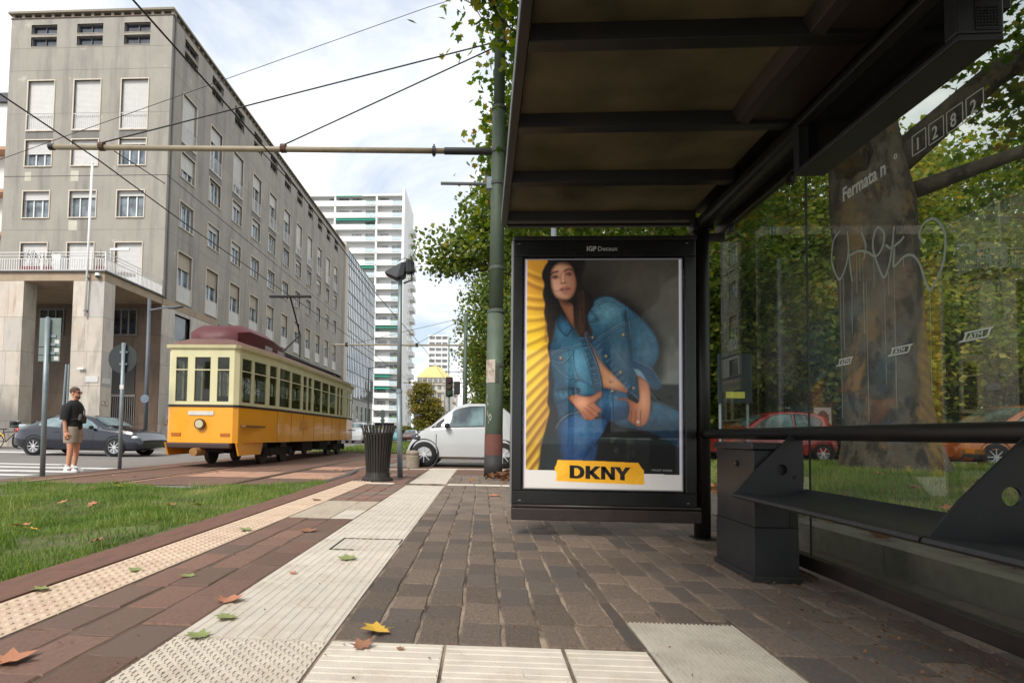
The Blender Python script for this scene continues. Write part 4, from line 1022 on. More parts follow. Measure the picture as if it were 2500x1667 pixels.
flat_text('HAILEY BIEBER', pale, .021, pu(771), pv(1240), .0105, poster, .0003, .98, R(-1.2), 1.15)
# ------------------------------------------------------------------ grey stone apartment building with a pillared portico
render_m = mat('weathered grey beige render', srgb(154, 149, 139), .9, var=.12, scale=.5, bump=.25, bscale=18,
               streak=(srgb(102, 99, 96), .65, (1.1, 1.1, .12), .48, .7), stain=(srgb(190, 186, 174), .6, (.8, .8, .8), .62, .68))
trim_m = mat('pale stone window trim', srgb(208, 196, 180), .8, var=.08, scale=3, stain=(srgb(150, 138, 122), .5, (2, 2, .6), .5, .75))
shutter_m = mat('pale roller shutter', srgb(206, 204, 200), .6, var=.05, scale=2, rnd=.07)
shutter_b = mat('beige roller shutter', srgb(176, 166, 148), .65, var=.06, scale=2, rnd=.07)
winframe_m = mat('white window frame', srgb(222, 222, 220), .45, var=.04)
rail_white = mat('white painted railing', srgb(224, 224, 222), .5, var=.05)
marble = mat('veined warm marble', srgb(190, 180, 166), .5, var=.08, scale=1.2, bump=.05, rnd=.10, hue=srgb(178, 174, 168),
             streak=(srgb(148, 138, 128), .75, (2.6, 2.6, .55), .5, .66), stain=(srgb(190, 146, 100), .5, (.9, .9, .35), .55, .75))
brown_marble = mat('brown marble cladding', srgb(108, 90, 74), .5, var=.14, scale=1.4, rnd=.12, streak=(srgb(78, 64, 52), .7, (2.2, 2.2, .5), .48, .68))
slab_m = mat('ochre stone slab edge', srgb(160, 142, 120), .8, var=.14, scale=1.5, streak=(srgb(92, 84, 76), .7, (1.2, 1.2, .3), .55, .72))
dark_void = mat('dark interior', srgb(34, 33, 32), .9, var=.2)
louver_m = mat('dark louvre', srgb(74, 74, 78), .6, var=.1)

def glass_pane_mat(name, c0, c1, rough=.06):
    M = bpy.data.materials.new(name); M.use_nodes = True
    t = M.node_tree; N = t.nodes; L = t.links; b = N['Principled BSDF']
    tcn = N.new('ShaderNodeTexCoord'); oi = N.new('ShaderNodeObjectInfo')
    n = N.new('ShaderNodeTexNoise'); n.inputs['Scale'].default_value = 1.6; n.inputs['Detail'].default_value = 3
    va = N.new('ShaderNodeVectorMath'); va.operation = 'ADD'
    cxz = N.new('ShaderNodeCombineXYZ'); mm = N.new('ShaderNodeMath'); mm.operation = 'MULTIPLY'; mm.inputs[1].default_value = 50
    L.new(oi.outputs['Random'], mm.inputs[0])
    for i in range(3): L.new(mm.outputs[0], cxz.inputs[i])
    L.new(tcn.outputs['Object'], va.inputs[0]); L.new(cxz.outputs[0], va.inputs[1]); L.new(va.outputs[0], n.inputs['Vector'])
    rp = N.new('ShaderNodeValToRGB'); rp.color_ramp.elements[0].position = .35; rp.color_ramp.elements[1].position = .65
    rp.color_ramp.elements[0].color = (*c0, 1); rp.color_ramp.elements[1].color = (*c1, 1)
    L.new(n.outputs['Fac'], rp.inputs[0]); L.new(rp.outputs[0], b.inputs['Base Color'])
    b.inputs['Roughness'].default_value = rough; b.inputs['Specular IOR Level'].default_value = .9
    b.inputs['Coat Weight'].default_value = .6; b.inputs['Coat Roughness'].default_value = .03
    return M
pane_m = glass_pane_mat('window pane', srgb(62, 70, 76), srgb(128, 140, 148))
pane_dark = glass_pane_mat('dark window pane', srgb(34, 38, 42), srgb(64, 72, 78))

def wall_panel(mb, u0, u1, z0, z1, holes, place, depth=.28):
    """rectangular wall with recessed openings; place(u, d, z) maps to 3-D (d: depth into the wall)"""
    us = sorted(set([u0, u1] + [h[0] for h in holes] + [h[1] for h in holes]))
    zs = sorted(set([z0, z1] + [h[2] for h in holes] + [h[3] for h in holes]))
    for i in range(len(us) - 1):
        zrun = None
        for j in range(len(zs) - 1):
            cu = (us[i] + us[i + 1]) / 2; cz = (zs[j] + zs[j + 1]) / 2
            inside = any(h[0] < cu < h[1] and h[2] < cz < h[3] for h in holes)
            if not inside:
                if zrun is None: zrun = zs[j]
            if inside or j == len(zs) - 2:
                top = zs[j] if inside else zs[j + 1]
                if zrun is not None and top > zrun:
                    mb.quad(place(us[i], 0, zrun), place(us[i + 1], 0, zrun), place(us[i + 1], 0, top), place(us[i], 0, top))
                zrun = None
    for a, b, c, d in holes:
        mb.quad(place(a, 0, c), place(a, 0, d), place(a, depth, d), place(a, depth, c))
        mb.quad(place(b, 0, d), place(b, 0, c), place(b, depth, c), place(b, depth, d))
        mb.quad(place(a, 0, d), place(b, 0, d), place(b, depth, d), place(a, depth, d))
        mb.quad(place(b, 0, c), place(a, 0, c), place(a, depth, c), place(b, depth, c))

BX, BY, BZ = -19.0, 32.35, -0.14      # street corner of the building
bld = thing('apartment_building', 'grey beige six storey apartment building with pillared corner portico and balcony', 'building', (BX, BY, 0))
front_cols = [-27.98, -25.06, -22.08]
side_cols = [33.82 + 3.635 * k for k in range(11)]
WW = 1.74
rows = {'attic_hi': (24.90, 25.50), 'attic_lo': (24.12, 24.73), 'tall': (18.85, 21.95), 'r3': (16.65, 18.25), 'r2': (13.48, 15.09), 'r1': (8.66, 11.92)}
# openings in local wall coordinates
fh = []; shh = []
for c in front_cols:
    for k, (a, b) in rows.items(): fh.append((c + .06, c + WW - .02, a, b))
for c in side_cols:
    for k, (a, b) in rows.items(): shh.append((c + .0, c + WW - .04, a + (.15 if k == 'r1' else 0), b))
L_ = lambda x, y, z: (x - BX, y - BY, z)
fw = MB(); wall_panel(fw, -29.22, -19.0, 8.4, 25.9, fh, lambda u, d, z: L_(u, BY + d, z)); fw.build('front_wall', render_m, bld, recalc=False)
swm = MB(); wall_panel(swm, 32.35, 75.2, 8.4, 25.9, shh, lambda u, d, z: L_(BX - d, u, z)); swm.build('side_wall', render_m, bld, recalc=False)
bk = MB()
bk.quad(L_(-29.22, 32.35, -.14), L_(-29.22, 75.2, -.14), L_(-29.22, 75.2, 25.9), L_(-29.22, 32.35, 25.9))
bk.quad(L_(-29.22, 75.2, -.14), L_(-19, 75.2, -.14), L_(-19, 75.2, 25.9), L_(-29.22, 75.2, 25.9))
bk.build('rear_wall', render_m, bld, recalc=False)
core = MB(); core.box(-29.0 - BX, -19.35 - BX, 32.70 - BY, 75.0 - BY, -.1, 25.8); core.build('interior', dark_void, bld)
# flat roof with a slotted ventilation band
conc = mat('weathered roof concrete', srgb(140, 132, 116), .9, var=.2, scale=2, stain=(srgb(84, 80, 70), .6, (2, 2, 2), .5, .7))
roof = MB().box(-29.36 - BX, -18.88 - BX, 32.22 - BY, 75.3 - BY, 26.17, 26.30).build('roof', conc, bld)
MB().box(-29.26 - BX, -18.96 - BX, 32.30 - BY, 75.2 - BY, 25.885, 25.93).build('string_course', mat('brown metal flashing', srgb(92, 72, 62), .6), roof)
MB().box(-28.9 - BX, -19.3 - BX, 32.7 - BY, 75.0 - BY, 25.9, 26.17).build('attic_void', dark_void, roof)
vb = MB().box(0, .17, 0, .3, 25.93, 26.17).mesh('vent_block', conc); vb2 = MB().box(-.3, 0, 0, .17, 25.93, 26.17).mesh('vent_block', conc)
for i in range(17): link('vent_block', vb, roof, (-29.2 + i * .631 - BX, .01, 0))
for i in range(1, 69): link('vent_block', vb2, roof, (-.01, i * .62, 0))

# window kinds; local frame: x across, z up from the sill, wall plane y = 0, outside is -y
def wframe(wd, h, t=.055, out=.05, sill=True):
    mb = MB()
    mb.box(-t, 0, -out, .06, -t, h + t); mb.box(wd, wd + t, -out, .06, -t, h + t); mb.box(0, wd, -out, .06, h, h + t); mb.box(0, wd, -out - .02, .06, -t, 0)
    return mb.mesh('window', trim_m)
def wpane(wd, h): return MB().box(.02, wd - .02, .235, .245, .02, h - .02)
def sash(wd, h, n=2, top=1.0):
    mb = MB(); t = .07; hh = h * top
    for i in range(n + 1):
        x = min(max(wd * i / n - t / 2, .0), wd - t); mb.box(x, x + t, .17, .225, 0, hh)
    for z in (0, hh - t): mb.box(0, wd, .175, .22, z, z + t)
    return mb
def shutter(wd, h, z0, M_, y=.13):
    mb = MB(); n = max(2, int((h - z0) / .075)); dz = (h - z0) / n
    for i in range(n):
        z = z0 + i * dz
        mb.add([(.01, y, z), (wd - .01, y, z), (wd - .01, y - .012, z + dz * .5), (.01, y - .012, z + dz * .5), (wd - .01, y, z + dz * .94), (.01, y, z + dz * .94)], [(0, 1, 2, 3), (3, 2, 4, 5)])
    mb.box(.0, wd, y - .015, y + .02, z0 - .04, z0)
    return mb
def bars(wd, h, y=-.005, n=13):
    mb = MB()
    for z in (.06, h): mb.box(0, wd, y - .012, y + .012, z - .012, z + .012)
    for i in range(n + 1):
        x = wd * i / n; mb.box(x - .008, x + .008, y - .008, y + .008, .06, h)
    return mb
WKIT = {}
def kit(w_, h_, kind, drop, sm):
    key = (w_, h_, kind, drop, sm)
    if key in WKIT: return WKIT[key]
    M_ = shutter_m if sm == 0 else shutter_b
    out = [('pane', wpane(w_, h_).mesh('pane', pane_m if kind != 'attic' else pane_dark))]
    if kind == 'attic': out.append(('sash', sash(w_, h_, 2).mesh('sash', louver_m)))
    else: out.append(('sash', sash(w_, h_, 3 if kind == 'sq' else 2).mesh('sash', winframe_m)))
    if drop > 0: out.append(('shutter', shutter(w_, h_, h_ * (1 - drop), M_).mesh('shutter', M_)))
    if kind in ('tall', 'low'): out.append(('railing', bars(w_, 1.02).mesh('railing', rail_white)))
    if kind == 'low': out.append(('apron', MB().box(0, w_, .02, .05, 0, .98).mesh('apron', mat('pale panel', srgb(205, 202, 196), .7))))
    WKIT[key] = (wframe(w_, h_) if kind != 'attic' else wframe(w_, h_, .012, .006), out)
    return WKIT[key]
def put_window(x, y, z, rot, w_, h_, kind, drop, sm=0):
    fm, subs = kit(w_, h_, kind, drop, sm)
    o = link('window', fm, bld, (x - BX, y - BY, z), rot)
    for nm, me in subs: link(nm, me, o)
g = random.Random(3)
fdrop = {('tall', 0): 1.0, ('tall', 1): 1.0, ('tall', 2): 1.0, ('r3', 0): .48, ('r3', 1): 1.0, ('r3', 2): .14, ('r2', 0): .28, ('r2', 1): .2, ('r2', 2): .16, ('r1', 0): 1.0, ('r1', 1): 1.0, ('r1', 2): 1.0}
for i, c in enumerate(front_cols):
    for k, (a, b) in rows.items():
        kd = 'attic' if 'attic' in k else 'tall' if k == 'tall' else 'sq' if k in ('r2', 'r3') else 'door'
        put_window(c + .06, BY, a, 0, WW - .08, b - a, kd, fdrop.get((k, i), 0))
for i, c in enumerate(side_cols):
    for k, (a, b) in rows.items():
        kd = 'attic' if 'attic' in k else 'tall' if k == 'tall' else 'sq' if k in ('r2', 'r3') else 'low'
        if k == 'r1': a += .15
        dr = {'tall': g.choice([1.0, 1.0, .75, .4, .3]), 'r3': g.choice([0, 0, .2, .25, .6]), 'r2': g.choice([0, 0, 0, .2]), 'r1': g.choice([.3, .3, .34, .36])}.get(k, 0)
        if i == 0 and k == 'tall': dr = 1.0
        put_window(BX, c, a, R(90), WW - .04, b - a, kd, dr, 1 if k == 'r1' else 0)
# darker spandrel panels below the tall windows, pale repair patches, faint day joints
spand = mat('darker render panel', srgb(122, 119, 114), .9, var=.14, scale=1.2, streak=(srgb(96, 92, 88), .6, (3, 3, .4), .5, .7))
repair = mat('pale repair patch', srgb(188, 184, 168), .9, var=.08, scale=2)
for c in front_cols: MB().box(c - BX, c + WW - BX, -.006, .02, 18.32, 18.78).build('spandrel', spand, bld)
for c in side_cols: MB().box(-.02, .006, c - .06 - BY, c + WW + .02 - BY, 18.32, 18.78).build('spandrel', spand, bld)
for x0, x1, z0, z1 in ((-27.9, -27.5, 15.75, 16.3), (-25.0, -24.5, 15.7, 16.35), (-25.0, -24.45, 12.7, 13.3)): MB().box(x0 - BX, x1 - BX, -.004, .02, z0, z1).build('repair_patch', repair, bld)
fj = mat('faint joint', srgb(118, 114, 108), .9)
for z in (12.72, 19.9, 22.6, 24.0):
    MB().box(-10.2, 0, -.003, .02, z, z + .018).build('day_joint', fj, bld); MB().box(-.02, .003, 0, 42.8, z, z + .018).build('day_joint', fj, bld)
# expansion joints and downpipe
MB().box(-.012, .02, 0, 42.85, 16.02, 16.05).build('joint', louver_m, bld); MB().box(-10.2, 0, -.012, .02, 16.02, 16.05).build('joint', louver_m, bld)
MB().cyl((.06, .28, 8.6), (.06, .28, 25.9), .045, n=8).build('downpipe', mat('grey pipe', srgb(96, 94, 94), .5), bld)

# portico: slab, pillars clad with marble slabs, brown marble back wall
MB().box(-30.2 - BX, 0, 27.2 - BY, 0, 8.22, 8.66).build('portico_slab', slab_m, bld, bevel=.02)
MB().box(-30.3 - BX, .10, 27.08 - BY, .3, 8.665, 8.74).build('slab_coping', mat('grey coping', srgb(112, 110, 108), .8, var=.15), bld)
MB().box(-.03, .05, .01, 7.0, 8.20, 8.62).build('slab_edge', slab_m, bld, bevel=.01)
jz = [-.14, 1.15, 2.92, 4.66, 6.38, 8.22]
def pillar(x0, x1, y0, y1):
    cz = MB(); cz.box(x0 + .02 - BX, x1 - .02 - BX, y0 + .02 - BY, y1 - .02 - BY, -.14, 8.22)
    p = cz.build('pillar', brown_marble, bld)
    for k in range(5):
        a, b = jz[k] + .006, jz[k + 1] - .006; xm = x0 + (x1 - x0) * (.42 if k % 2 else .52)
        for u0, u1 in ((x0, xm - .005), (xm + .005, x1)): MB().box(u0 - BX, u1 - BX, y0 - BY, y0 + .035 - BY, a, b).build('marble_slab', marble, p)
        MB().box(x1 - .035 - BX, x1 - BX, y0 + .037 - BY, y1 - BY, a, b).build('marble_slab', marble, p)
        MB().box(x0 - BX, x0 + .035 - BX, y0 + .037 - BY, y1 - BY, a, b).build('marble_slab', marble, p)
pillar(-20.61, -19.0, 27.2, 28.05); pillar(-24.85, -23.22, 27.2, 28.05); pillar(-29.1, -27.45, 27.2, 28.05)
# back wall slabs and openings
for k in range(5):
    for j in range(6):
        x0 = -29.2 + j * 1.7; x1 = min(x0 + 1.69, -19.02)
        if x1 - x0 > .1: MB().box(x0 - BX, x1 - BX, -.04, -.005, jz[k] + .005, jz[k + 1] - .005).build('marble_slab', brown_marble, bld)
def portico_window(x0, x1, z0, z1, n=3):
    fm = MB(); t = .07
    for a, b, c, d in ((x0, x1, z0 - t, z0), (x0, x1, z1, z1 + t), (x0 - t, x0, z0 - t, z1 + t), (x1, x1 + t, z0 - t, z1 + t)): fm.box(a - BX, b - BX, -.12, -.04, c, d)
    for i in range(1, n): x = x0 + (x1 - x0) * i / n; fm.box(x - .04 - BX, x + .04 - BX, -.11, -.05, z0, z1)
    o = fm.build('window', mat('grey metal frame', srgb(120, 118, 116), .5), bld)
    MB().box(x0 - BX, x1 - BX, -.06, -.045, z0, z1).build('pane', pane_dark, o)
portico_window(-21.87, -20.5, 6.42, 7.85); portico_window(-26.4, -25.0, 6.42, 7.85)
# entrance shutter and gate under the portico
gt = MB()
for i in range(14): z = 2.9 + i * .125; gt.box(-21.95 - BX, -20.45 - BX, -.10, -.045, z, z + .118)
sh_ = gt.build('entrance_shutter', mat('dark grey shutter', srgb(70, 68, 66), .6), bld)
gt = MB(); gt.box(-22.0 - BX, -20.4 - BX, -.12, -.05, 2.72, 2.86)
for i in range(13): x = -21.97 + i * .127; gt.box(x - BX, x + .035 - BX, -.11, -.07, -.14, 2.72)
gt.build('entrance_gate', mat('grey gate bars', srgb(136, 130, 124), .5), bld)
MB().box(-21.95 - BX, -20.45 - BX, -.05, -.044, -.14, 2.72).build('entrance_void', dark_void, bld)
gt = MB()
for i in range(6): x = -24.75 + i * .1; gt.box(x - BX, x + .03 - BX, -.11, -.07, -.14, 3.0)
gt.build('entrance_gate', mat('dark gate bars', srgb(60, 56, 52), .5), bld)
# marble ground floor of the street side: individual slabs with window openings
for i, c in enumerate(side_cols):
    for k in range(5):
        a, b = jz[k] + .005, jz[k + 1] - .005
        y0 = 32.35 if i == 0 else c - 1.85; y1 = c - .1
        MB().box(-.02, .03, y0 - BY, y1 - BY - .006, a, b).build('marble_slab', marble, bld)
        if k != 4: MB().box(-.02, .03, c - .1 - BY, c + 1.78 - BY - .006, a, b).build('marble_slab', marble, bld)
        else:
            MB().box(-.02, .03, c - .1 - BY, c + 1.78 - BY - .006, 7.95, b).build('marble_slab', marble, bld)
    MB().box(-.25, -.15, c - .1 - BY, c + 1.78 - BY, 6.3, 8.0).build('pane', pane_dark, bld)
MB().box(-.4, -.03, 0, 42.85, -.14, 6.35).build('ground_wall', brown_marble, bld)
# balcony railing of white bars, round two sides of the portico roof
def railing(p0, p1, z0, z1, n):
    p0 = Vector(p0); p1 = Vector(p1); d = (p1 - p0); mb = MB(); L = d.length; e = d / L
    q = math.atan2(e.y, e.x)
    for z, t in ((z1, .022), (z1 - .16, .016), (z1 - .32, .018), (z0 + .06, .018)): mb.cyl((p0.x, p0.y, z), (p1.x, p1.y, z), t, n=6)
    o = mb.build('railing', rail_white, bld)
    mb = MB()
    for i in range(n + 1):
        p = p0 + d * (i / n); mb.box(p.x - .014, p.x + .014, p.y - .014, p.y + .014, z0 + .06, z1 - .32)
    mb.build('balusters', rail_white, o)
    mb = MB()
    for i in range(0, int(L / 2.6) + 1): p = p0 + e * min(i * 2.6, L); mb.box(p.x - .025, p.x + .025, p.y - .025, p.y + .025, z0 - .02, z1)
    mb.build('railing_posts', rail_white, o)
railing((-30.2 - BX, 27.3 - BY, 0), (-.06, 27.3 - BY, 0), 8.74, 9.70, 88)
railing((-.06, 27.3 - BY, 0), (-.06, .38, 0), 8.74, 9.70, 44)
# things on the balcony and pillar
lampb = MB(); lampb.cyl((-19.3 - BX, 28.0 - BY, 8.74), (-19.3 - BX, 28.0 - BY, 10.1), .035, n=8); lampb.box(-19.32 - BX, -18.3 - BX, 27.95 - BY, 28.05 - BY, 10.02, 10.13)
lampb.build('balcony_light', rail_white, bld)
cam_o = thing('security_camera', 'white dome security camera under the balcony corner', 'camera', (-19.28, 27.2, 8.45))
MB().box(-.05, .05, -.02, .02, -.05, .14).build('bracket', rail_white, cam_o); MB().cyl((0, -.14, -.02), (0, -.14, .12), .13, .10, n=14).build('housing', rail_white, cam_o); MB().sphere((0, -.14, -.03), .11).build('dome', pane_dark, cam_o, smooth=True)
cam2 = thing('security_camera', 'small white camera on the marble pillar above the street plates', 'camera', (-19.9, 27.2, 3.78))
MB().box(-.22, .1, -.16, -.06, -.05, .05).build('body', rail_white, cam2, bevel=.01); MB().cyl((.05, -.1, 0), (.05, 0, -.03), .025, n=8).build('arm', rail_white, cam2)
fl = thing('flagpole', 'white slanted flagpole fixed to the marble portico pillar', 'flagpole', (-19.85, 27.08, 6.4))
MB().cyl((0, 0, 0), (.12, -.12, 7.7), .055, .05, n=12).build('pole', rail_white, fl, smooth=True)
MB().cyl((.12, -.12, 7.7), (.12, -.12, 7.78), .07, .03, n=12).build('finial', rail_white, fl)
for z in (.25, 1.9): MB().box(-.06 + z * .015, .06 + z * .015, -.08, .12, z, z + .06).build('bracket', mat('steel bracket', srgb(130, 128, 126), .5, metal=.5), fl)
plate_m = mat('pale street plate', srgb(196, 196, 194), .5, var=.06)
for nm, x0, x1, z0, z1, lb in (('street_plate', -19.76, -19.12, 3.12, 3.42, 'pale marble street name plate on the front of the pillar'),):
    tag(MB().box(x0, x1, 27.165, 27.198, z0, z1).build(nm, plate_m), lb, 'plate')
tag(MB().box(-18.998, -18.97, 27.3, 27.9, 3.06, 3.36).build('street_plate', plate_m), 'pale street name plate on the side of the pillar', 'plate')
red_m = mat('red print', srgb(160, 60, 56), .6)
for y0, lb in ((27.32, 'small square white notice with red border, the nearer on the pillar side'), (27.62, 'small square white notice with red border, the farther on the pillar side')):
    o = MB().box(-18.998, -18.985, y0, y0 + .22, 1.98, 2.20).build('notice', plate_m); tag(o, lb, 'sign')
    rb = MB()
    for a, b, c, d in ((0, .22, 0, .02), (0, .22, .2, .22), (0, .02, 0, .22), (.2, .22, 0, .22)): rb.box(-18.985, -18.98, y0 + a, y0 + b, 1.98 + c, 1.98 + d)
    rb.build('red_border', red_m, o)
npk = thing('no_parking_sign', 'small white no parking notice with a red ring on the marble wall', 'sign', (-18.96, 33.4, 1.2))
MB().box(-.01, .012, -.25, .25, -.42, .42).build('panel', plate_m, npk); MB().cyl((.012, 0, .12), (.02, 0, .12), .2, n=20).build('disc', red_m, npk); MB().cyl((.02, 0, .12), (.024, 0, .12), .15, n=20).build('disc_centre', mat('sign blue', srgb(70, 76, 130), .5), npk)
# balcony clutter glimpsed through the bars
potm = mat('dark red planter', srgb(134, 44, 48), .7)
for i, (x, wd, lb) in enumerate(((-23.0, 1.7, 'long dark red planter with sparse plants on the balcony left of the flagpole'), (-19.6, .5, 'dark red pot on the balcony at the corner'))):
    pt = thing('planter', lb, 'planter', (x, 27.75, 8.74))
    MB().box(-wd / 2, wd / 2, -.15, .15, 0, .36).build('trough', potm, pt, bevel=.02)
    tw = MB(); q = random.Random(i)
    for _ in range(int(26 * wd)): a = q.uniform(-wd / 2, wd / 2); tw.tube([(a, q.uniform(-.1, .1), .3), (a + q.uniform(-.12, .12), q.uniform(-.1, .1), .7), (a + q.uniform(-.25, .25), q.uniform(-.15, .15), q.uniform(.8, 1.25))], [.008, .006, .02], n=4)
    tw.build('plants', mat('dark dry foliage', srgb(72, 70, 50), .9), pt)
ch = thing('patio_table', 'round pinkish patio table on the balcony behind the side railing', 'table', (-20.0, 30.4, 8.74))
MB().cyl((0, 0, .7), (0, 0, .74), .5, n=20).build('top', mat('pink cloth', srgb(196, 150, 150), .8), ch); MB().cyl((0, 0, 0), (0, 0, .7), .04, n=8).build('leg', rail_white, ch)
wb = thing('storage_box', 'white upright box on the balcony beside the planter', 'box', (-22.0, 27.9, 8.74)); MB().box(-.25, .25, -.2, .2, 0, .95).build('body', rail_white, wb, bevel=.02); MB().box(-.27, .27, -.22, .22, .95, 1.0).build('lid', rail_white, wb)

# ------------------------------------------------------------------ neighbouring pale building at the far left edge
nb = thing('apartment_building', 'pale building with balconies at the left edge behind the grey block', 'building', (-30.2, 41, 0))
cream = mat('cream render', srgb(206, 196, 182), .85, var=.08, scale=1, streak=(srgb(170, 150, 130), .5, (1.5, 1.5, .2), .5, .7))
MB().box(-12, 0, .5, 12, -.14, 26.2).build('wall', mat('white render', srgb(224, 222, 218), .8, var=.05), nb)
MB().box(-12, .15, .2, 12, 26.2, 26.9).build('roof', louver_m, nb)
for k in range(7):
    z = 2.4 + 3.3 * k
    MB().box(-12, -.02, -.6, .5, z - .25, z).build('balcony_slab', mat('orange brick edge', srgb(178, 140, 112), .8), nb)
    o = MB().box(-3.2, -.3, .42, .5, z, z + 2.4).build('window', winframe_m, nb); MB().box(-3.1, -.4, .40, .418, z + .08, z + 2.3).build('pane', pane_m, o)
    rb = MB()
    for i in range(24): x = -.1 - i * .13; rb.box(x - .01, x + .01, -.58, -.56, z, z + .95)
    for h in (.35, .65, .95): rb.box(-3.3, -.03, -.585, -.555, z + h - .015, z + h + .015)
    rb.build('railing', rail_white, nb)

# ------------------------------------------------------------------ glass curtain wall building
cw = thing('office_building', 'glass curtain wall office block next to the grey apartment building', 'building', (-19, 75.3, 0))
curt = bpy.data.materials.new('reflective curtain glass'); curt.use_nodes = True
_b = curt.node_tree.nodes['Principled BSDF']; _b.inputs['Base Color'].default_value = (*srgb(150, 160, 164), 1); _b.inputs['Metallic'].default_value = .55; _b.inputs['Roughness'].default_value = .04
MB().box(-11, .0, 1.8, 21.5, -.14, 26.4).build('wall', mat('grey concrete panel', srgb(170, 168, 164), .85, var=.06), cw)
MB().box(-11, .25, 0, 1.6, -.14, 26.7).build('end_pier', mat('beige pier', srgb(190, 182, 170), .85, var=.08), cw)
gg = random.Random(5); px = MB()
for k in range(11):
    for j in range(18):
        y = 1.85 + j * 1.09; z = 6.0 + k * 1.84; t = gg.uniform(-.012, .012); t2 = gg.uniform(-.012, .012)
        px.quad((.06 + t, y, z), (.06 - t2, y + 1.07, z), (.06 - t, y + 1.07, z + 1.82), (.06 + t2, y, z + 1.82))
po_ = px.build('curtain_panes', curt, cw, recalc=False); po_['kind'] = 'stuff'
mu = MB()
for j in range(19): y = 1.84 + j * 1.09; mu.box(.05, .11, y - .03, y + .03, 5.9, 26.3)
for k in range(12): z = 6.0 + k * 1.84; mu.box(.05, .12, 1.8, 21.5, z - (.12 if k % 2 == 0 else .04), z + .04)
mu.build('mullions', mat('grey mullion', srgb(120, 120, 120), .5), cw)
for j in range(6):
    y = 2.6 + j * 3.2
    o = MB().box(-.02, .05, y - .06, y + 1.2, 2.6, 5.0).build('window', winframe_m, cw); MB().box(.05, .07, y, y + 1.14, 2.66, 4.94).build('pane', pane_m, o)
tag(MB().box(-18.98, -18.9, 84.0, 89.0, .3, 2.5).build('shop_poster', mat('white poster board', srgb(226, 226, 226), .6)), 'white poster with a dark silhouette beside the office entrance', 'poster')
sil = MB(); sil.sphere((-18.88, 86.5, 1.9), .01, .45, .45); sil.sphere((-18.88, 86.5, .8), .012, 1.2, .7); sil.build('silhouette', black_m, bpy.data.objects['shop_poster'])

# ------------------------------------------------------------------ white residential tower with green awnings
tw_ = thing('tower_block', 'tall white residential tower with green awnings over its balconies', 'building', (-19.5, 135, 0))
white_w = mat('white tower render', srgb(226, 226, 224), .8, var=.03, scale=.3)
TW0 = -24.0
MB().box(TW0, -.6, 1.6, 24, 0, 58.6).build('wall', white_w, tw_)
MB().box(-.6, 0, 0, 17.5, 2.9, 60.6).build('side_wall', white_w, tw_)
for x in (TW0, -17.35, -7.1): MB().box(x, x + .45, 0, 1.6, 2.9, 58.8).build('fin_wall', white_w, tw_)
MB().box(TW0, -.6, -.1, 1.7, 58.55, 59.0).build('roof_slab', white_w, tw_)
awn = mat('green awning cloth', srgb(38, 158, 132), .8, var=.08, rnd=.12)
bays = [(TW0 + .45, -17.35), (-16.9, -7.1), (-6.65, -.6)]
parM = {}; winM = {}; awM = {}; boxM = {}
win_mat = glass_pane_mat('far window', srgb(96, 100, 104), srgb(160, 162, 160))
plantm = mat('balcony plant', srgb(90, 116, 60), .9, var=.3, scale=4)
gq = random.Random(12)
slabM = MB().box(TW0 + .45, -.6, 0, 1.6, -.18, 0).mesh('floor_slab', white_w)
for k in range(19):
    z = 3.6 + k * 2.93
    link('floor_slab', slabM, tw_, (0, 0, z))
    for bi, (a, b) in enumerate(bays):
        if bi not in parM:
            full = MB().box(a, b - (2.4 if bi else 0), .0, .12, 0, 1.12)
            parM[bi] = full.mesh('parapet', white_w)
            rb = MB(); rb.box(b - 2.4, b, .04, .08, .98, 1.04); rb.box(b - 2.38, b - .02, .05, .06, .1, .96)
            boxM[bi] = rb.mesh('glass_rail', mat('pale glass rail', srgb(186, 200, 204), .2))
        link('parapet', parM[bi], tw_, (0, 0, z))
        if bi: link('glass_rail', boxM[bi], tw_, (0, 0, z))
        n = 3 if bi != 2 else 2; wd = (b - a) / n
        for j in range(n):
            o = link('window', winM.setdefault(round(wd, 2), MB().box(.35, wd - .35, 1.52, 1.6, .1, 2.3).mesh('window', winframe_m)), tw_, (a + j * wd, 0, z))
            key = (round(wd, 2), gq.choice([0, 0, .7, 1.2]))
            if key not in awM:
                awM[key] = MB().box(.45, wd - .45, 1.49, 1.515, .2, 2.2 - key[1]).mesh('pane', win_mat)
            link('pane', awM[key], o)
        r = gq.random()
        if (r < .34 or k in (2, 3)) and bi:
            ln = (b - a) * gq.choice([.66, 1, 1])
            aw = MB(); aw.add([(a, 1.5, 2.6), (a + ln, 1.5, 2.6), (a + ln, -.3, 2.25), (a, -.3, 2.25), (a, -.3, 2.02), (a + ln, -.3, 2.02)], [(0, 1, 2, 3), (3, 2, 5, 4)])
            aw.build('awning', awn, tw_, loc=(0, 0, z), recalc=False)
        if gq.random() < .25 and bi:
            pl_ = MB(); pl_.sphere((b - 1.2, .7, .8), .8, .5, .7, n=8, m_=5); pl_.build('balcony_plant', plantm, tw_, loc=(0, 0, z))
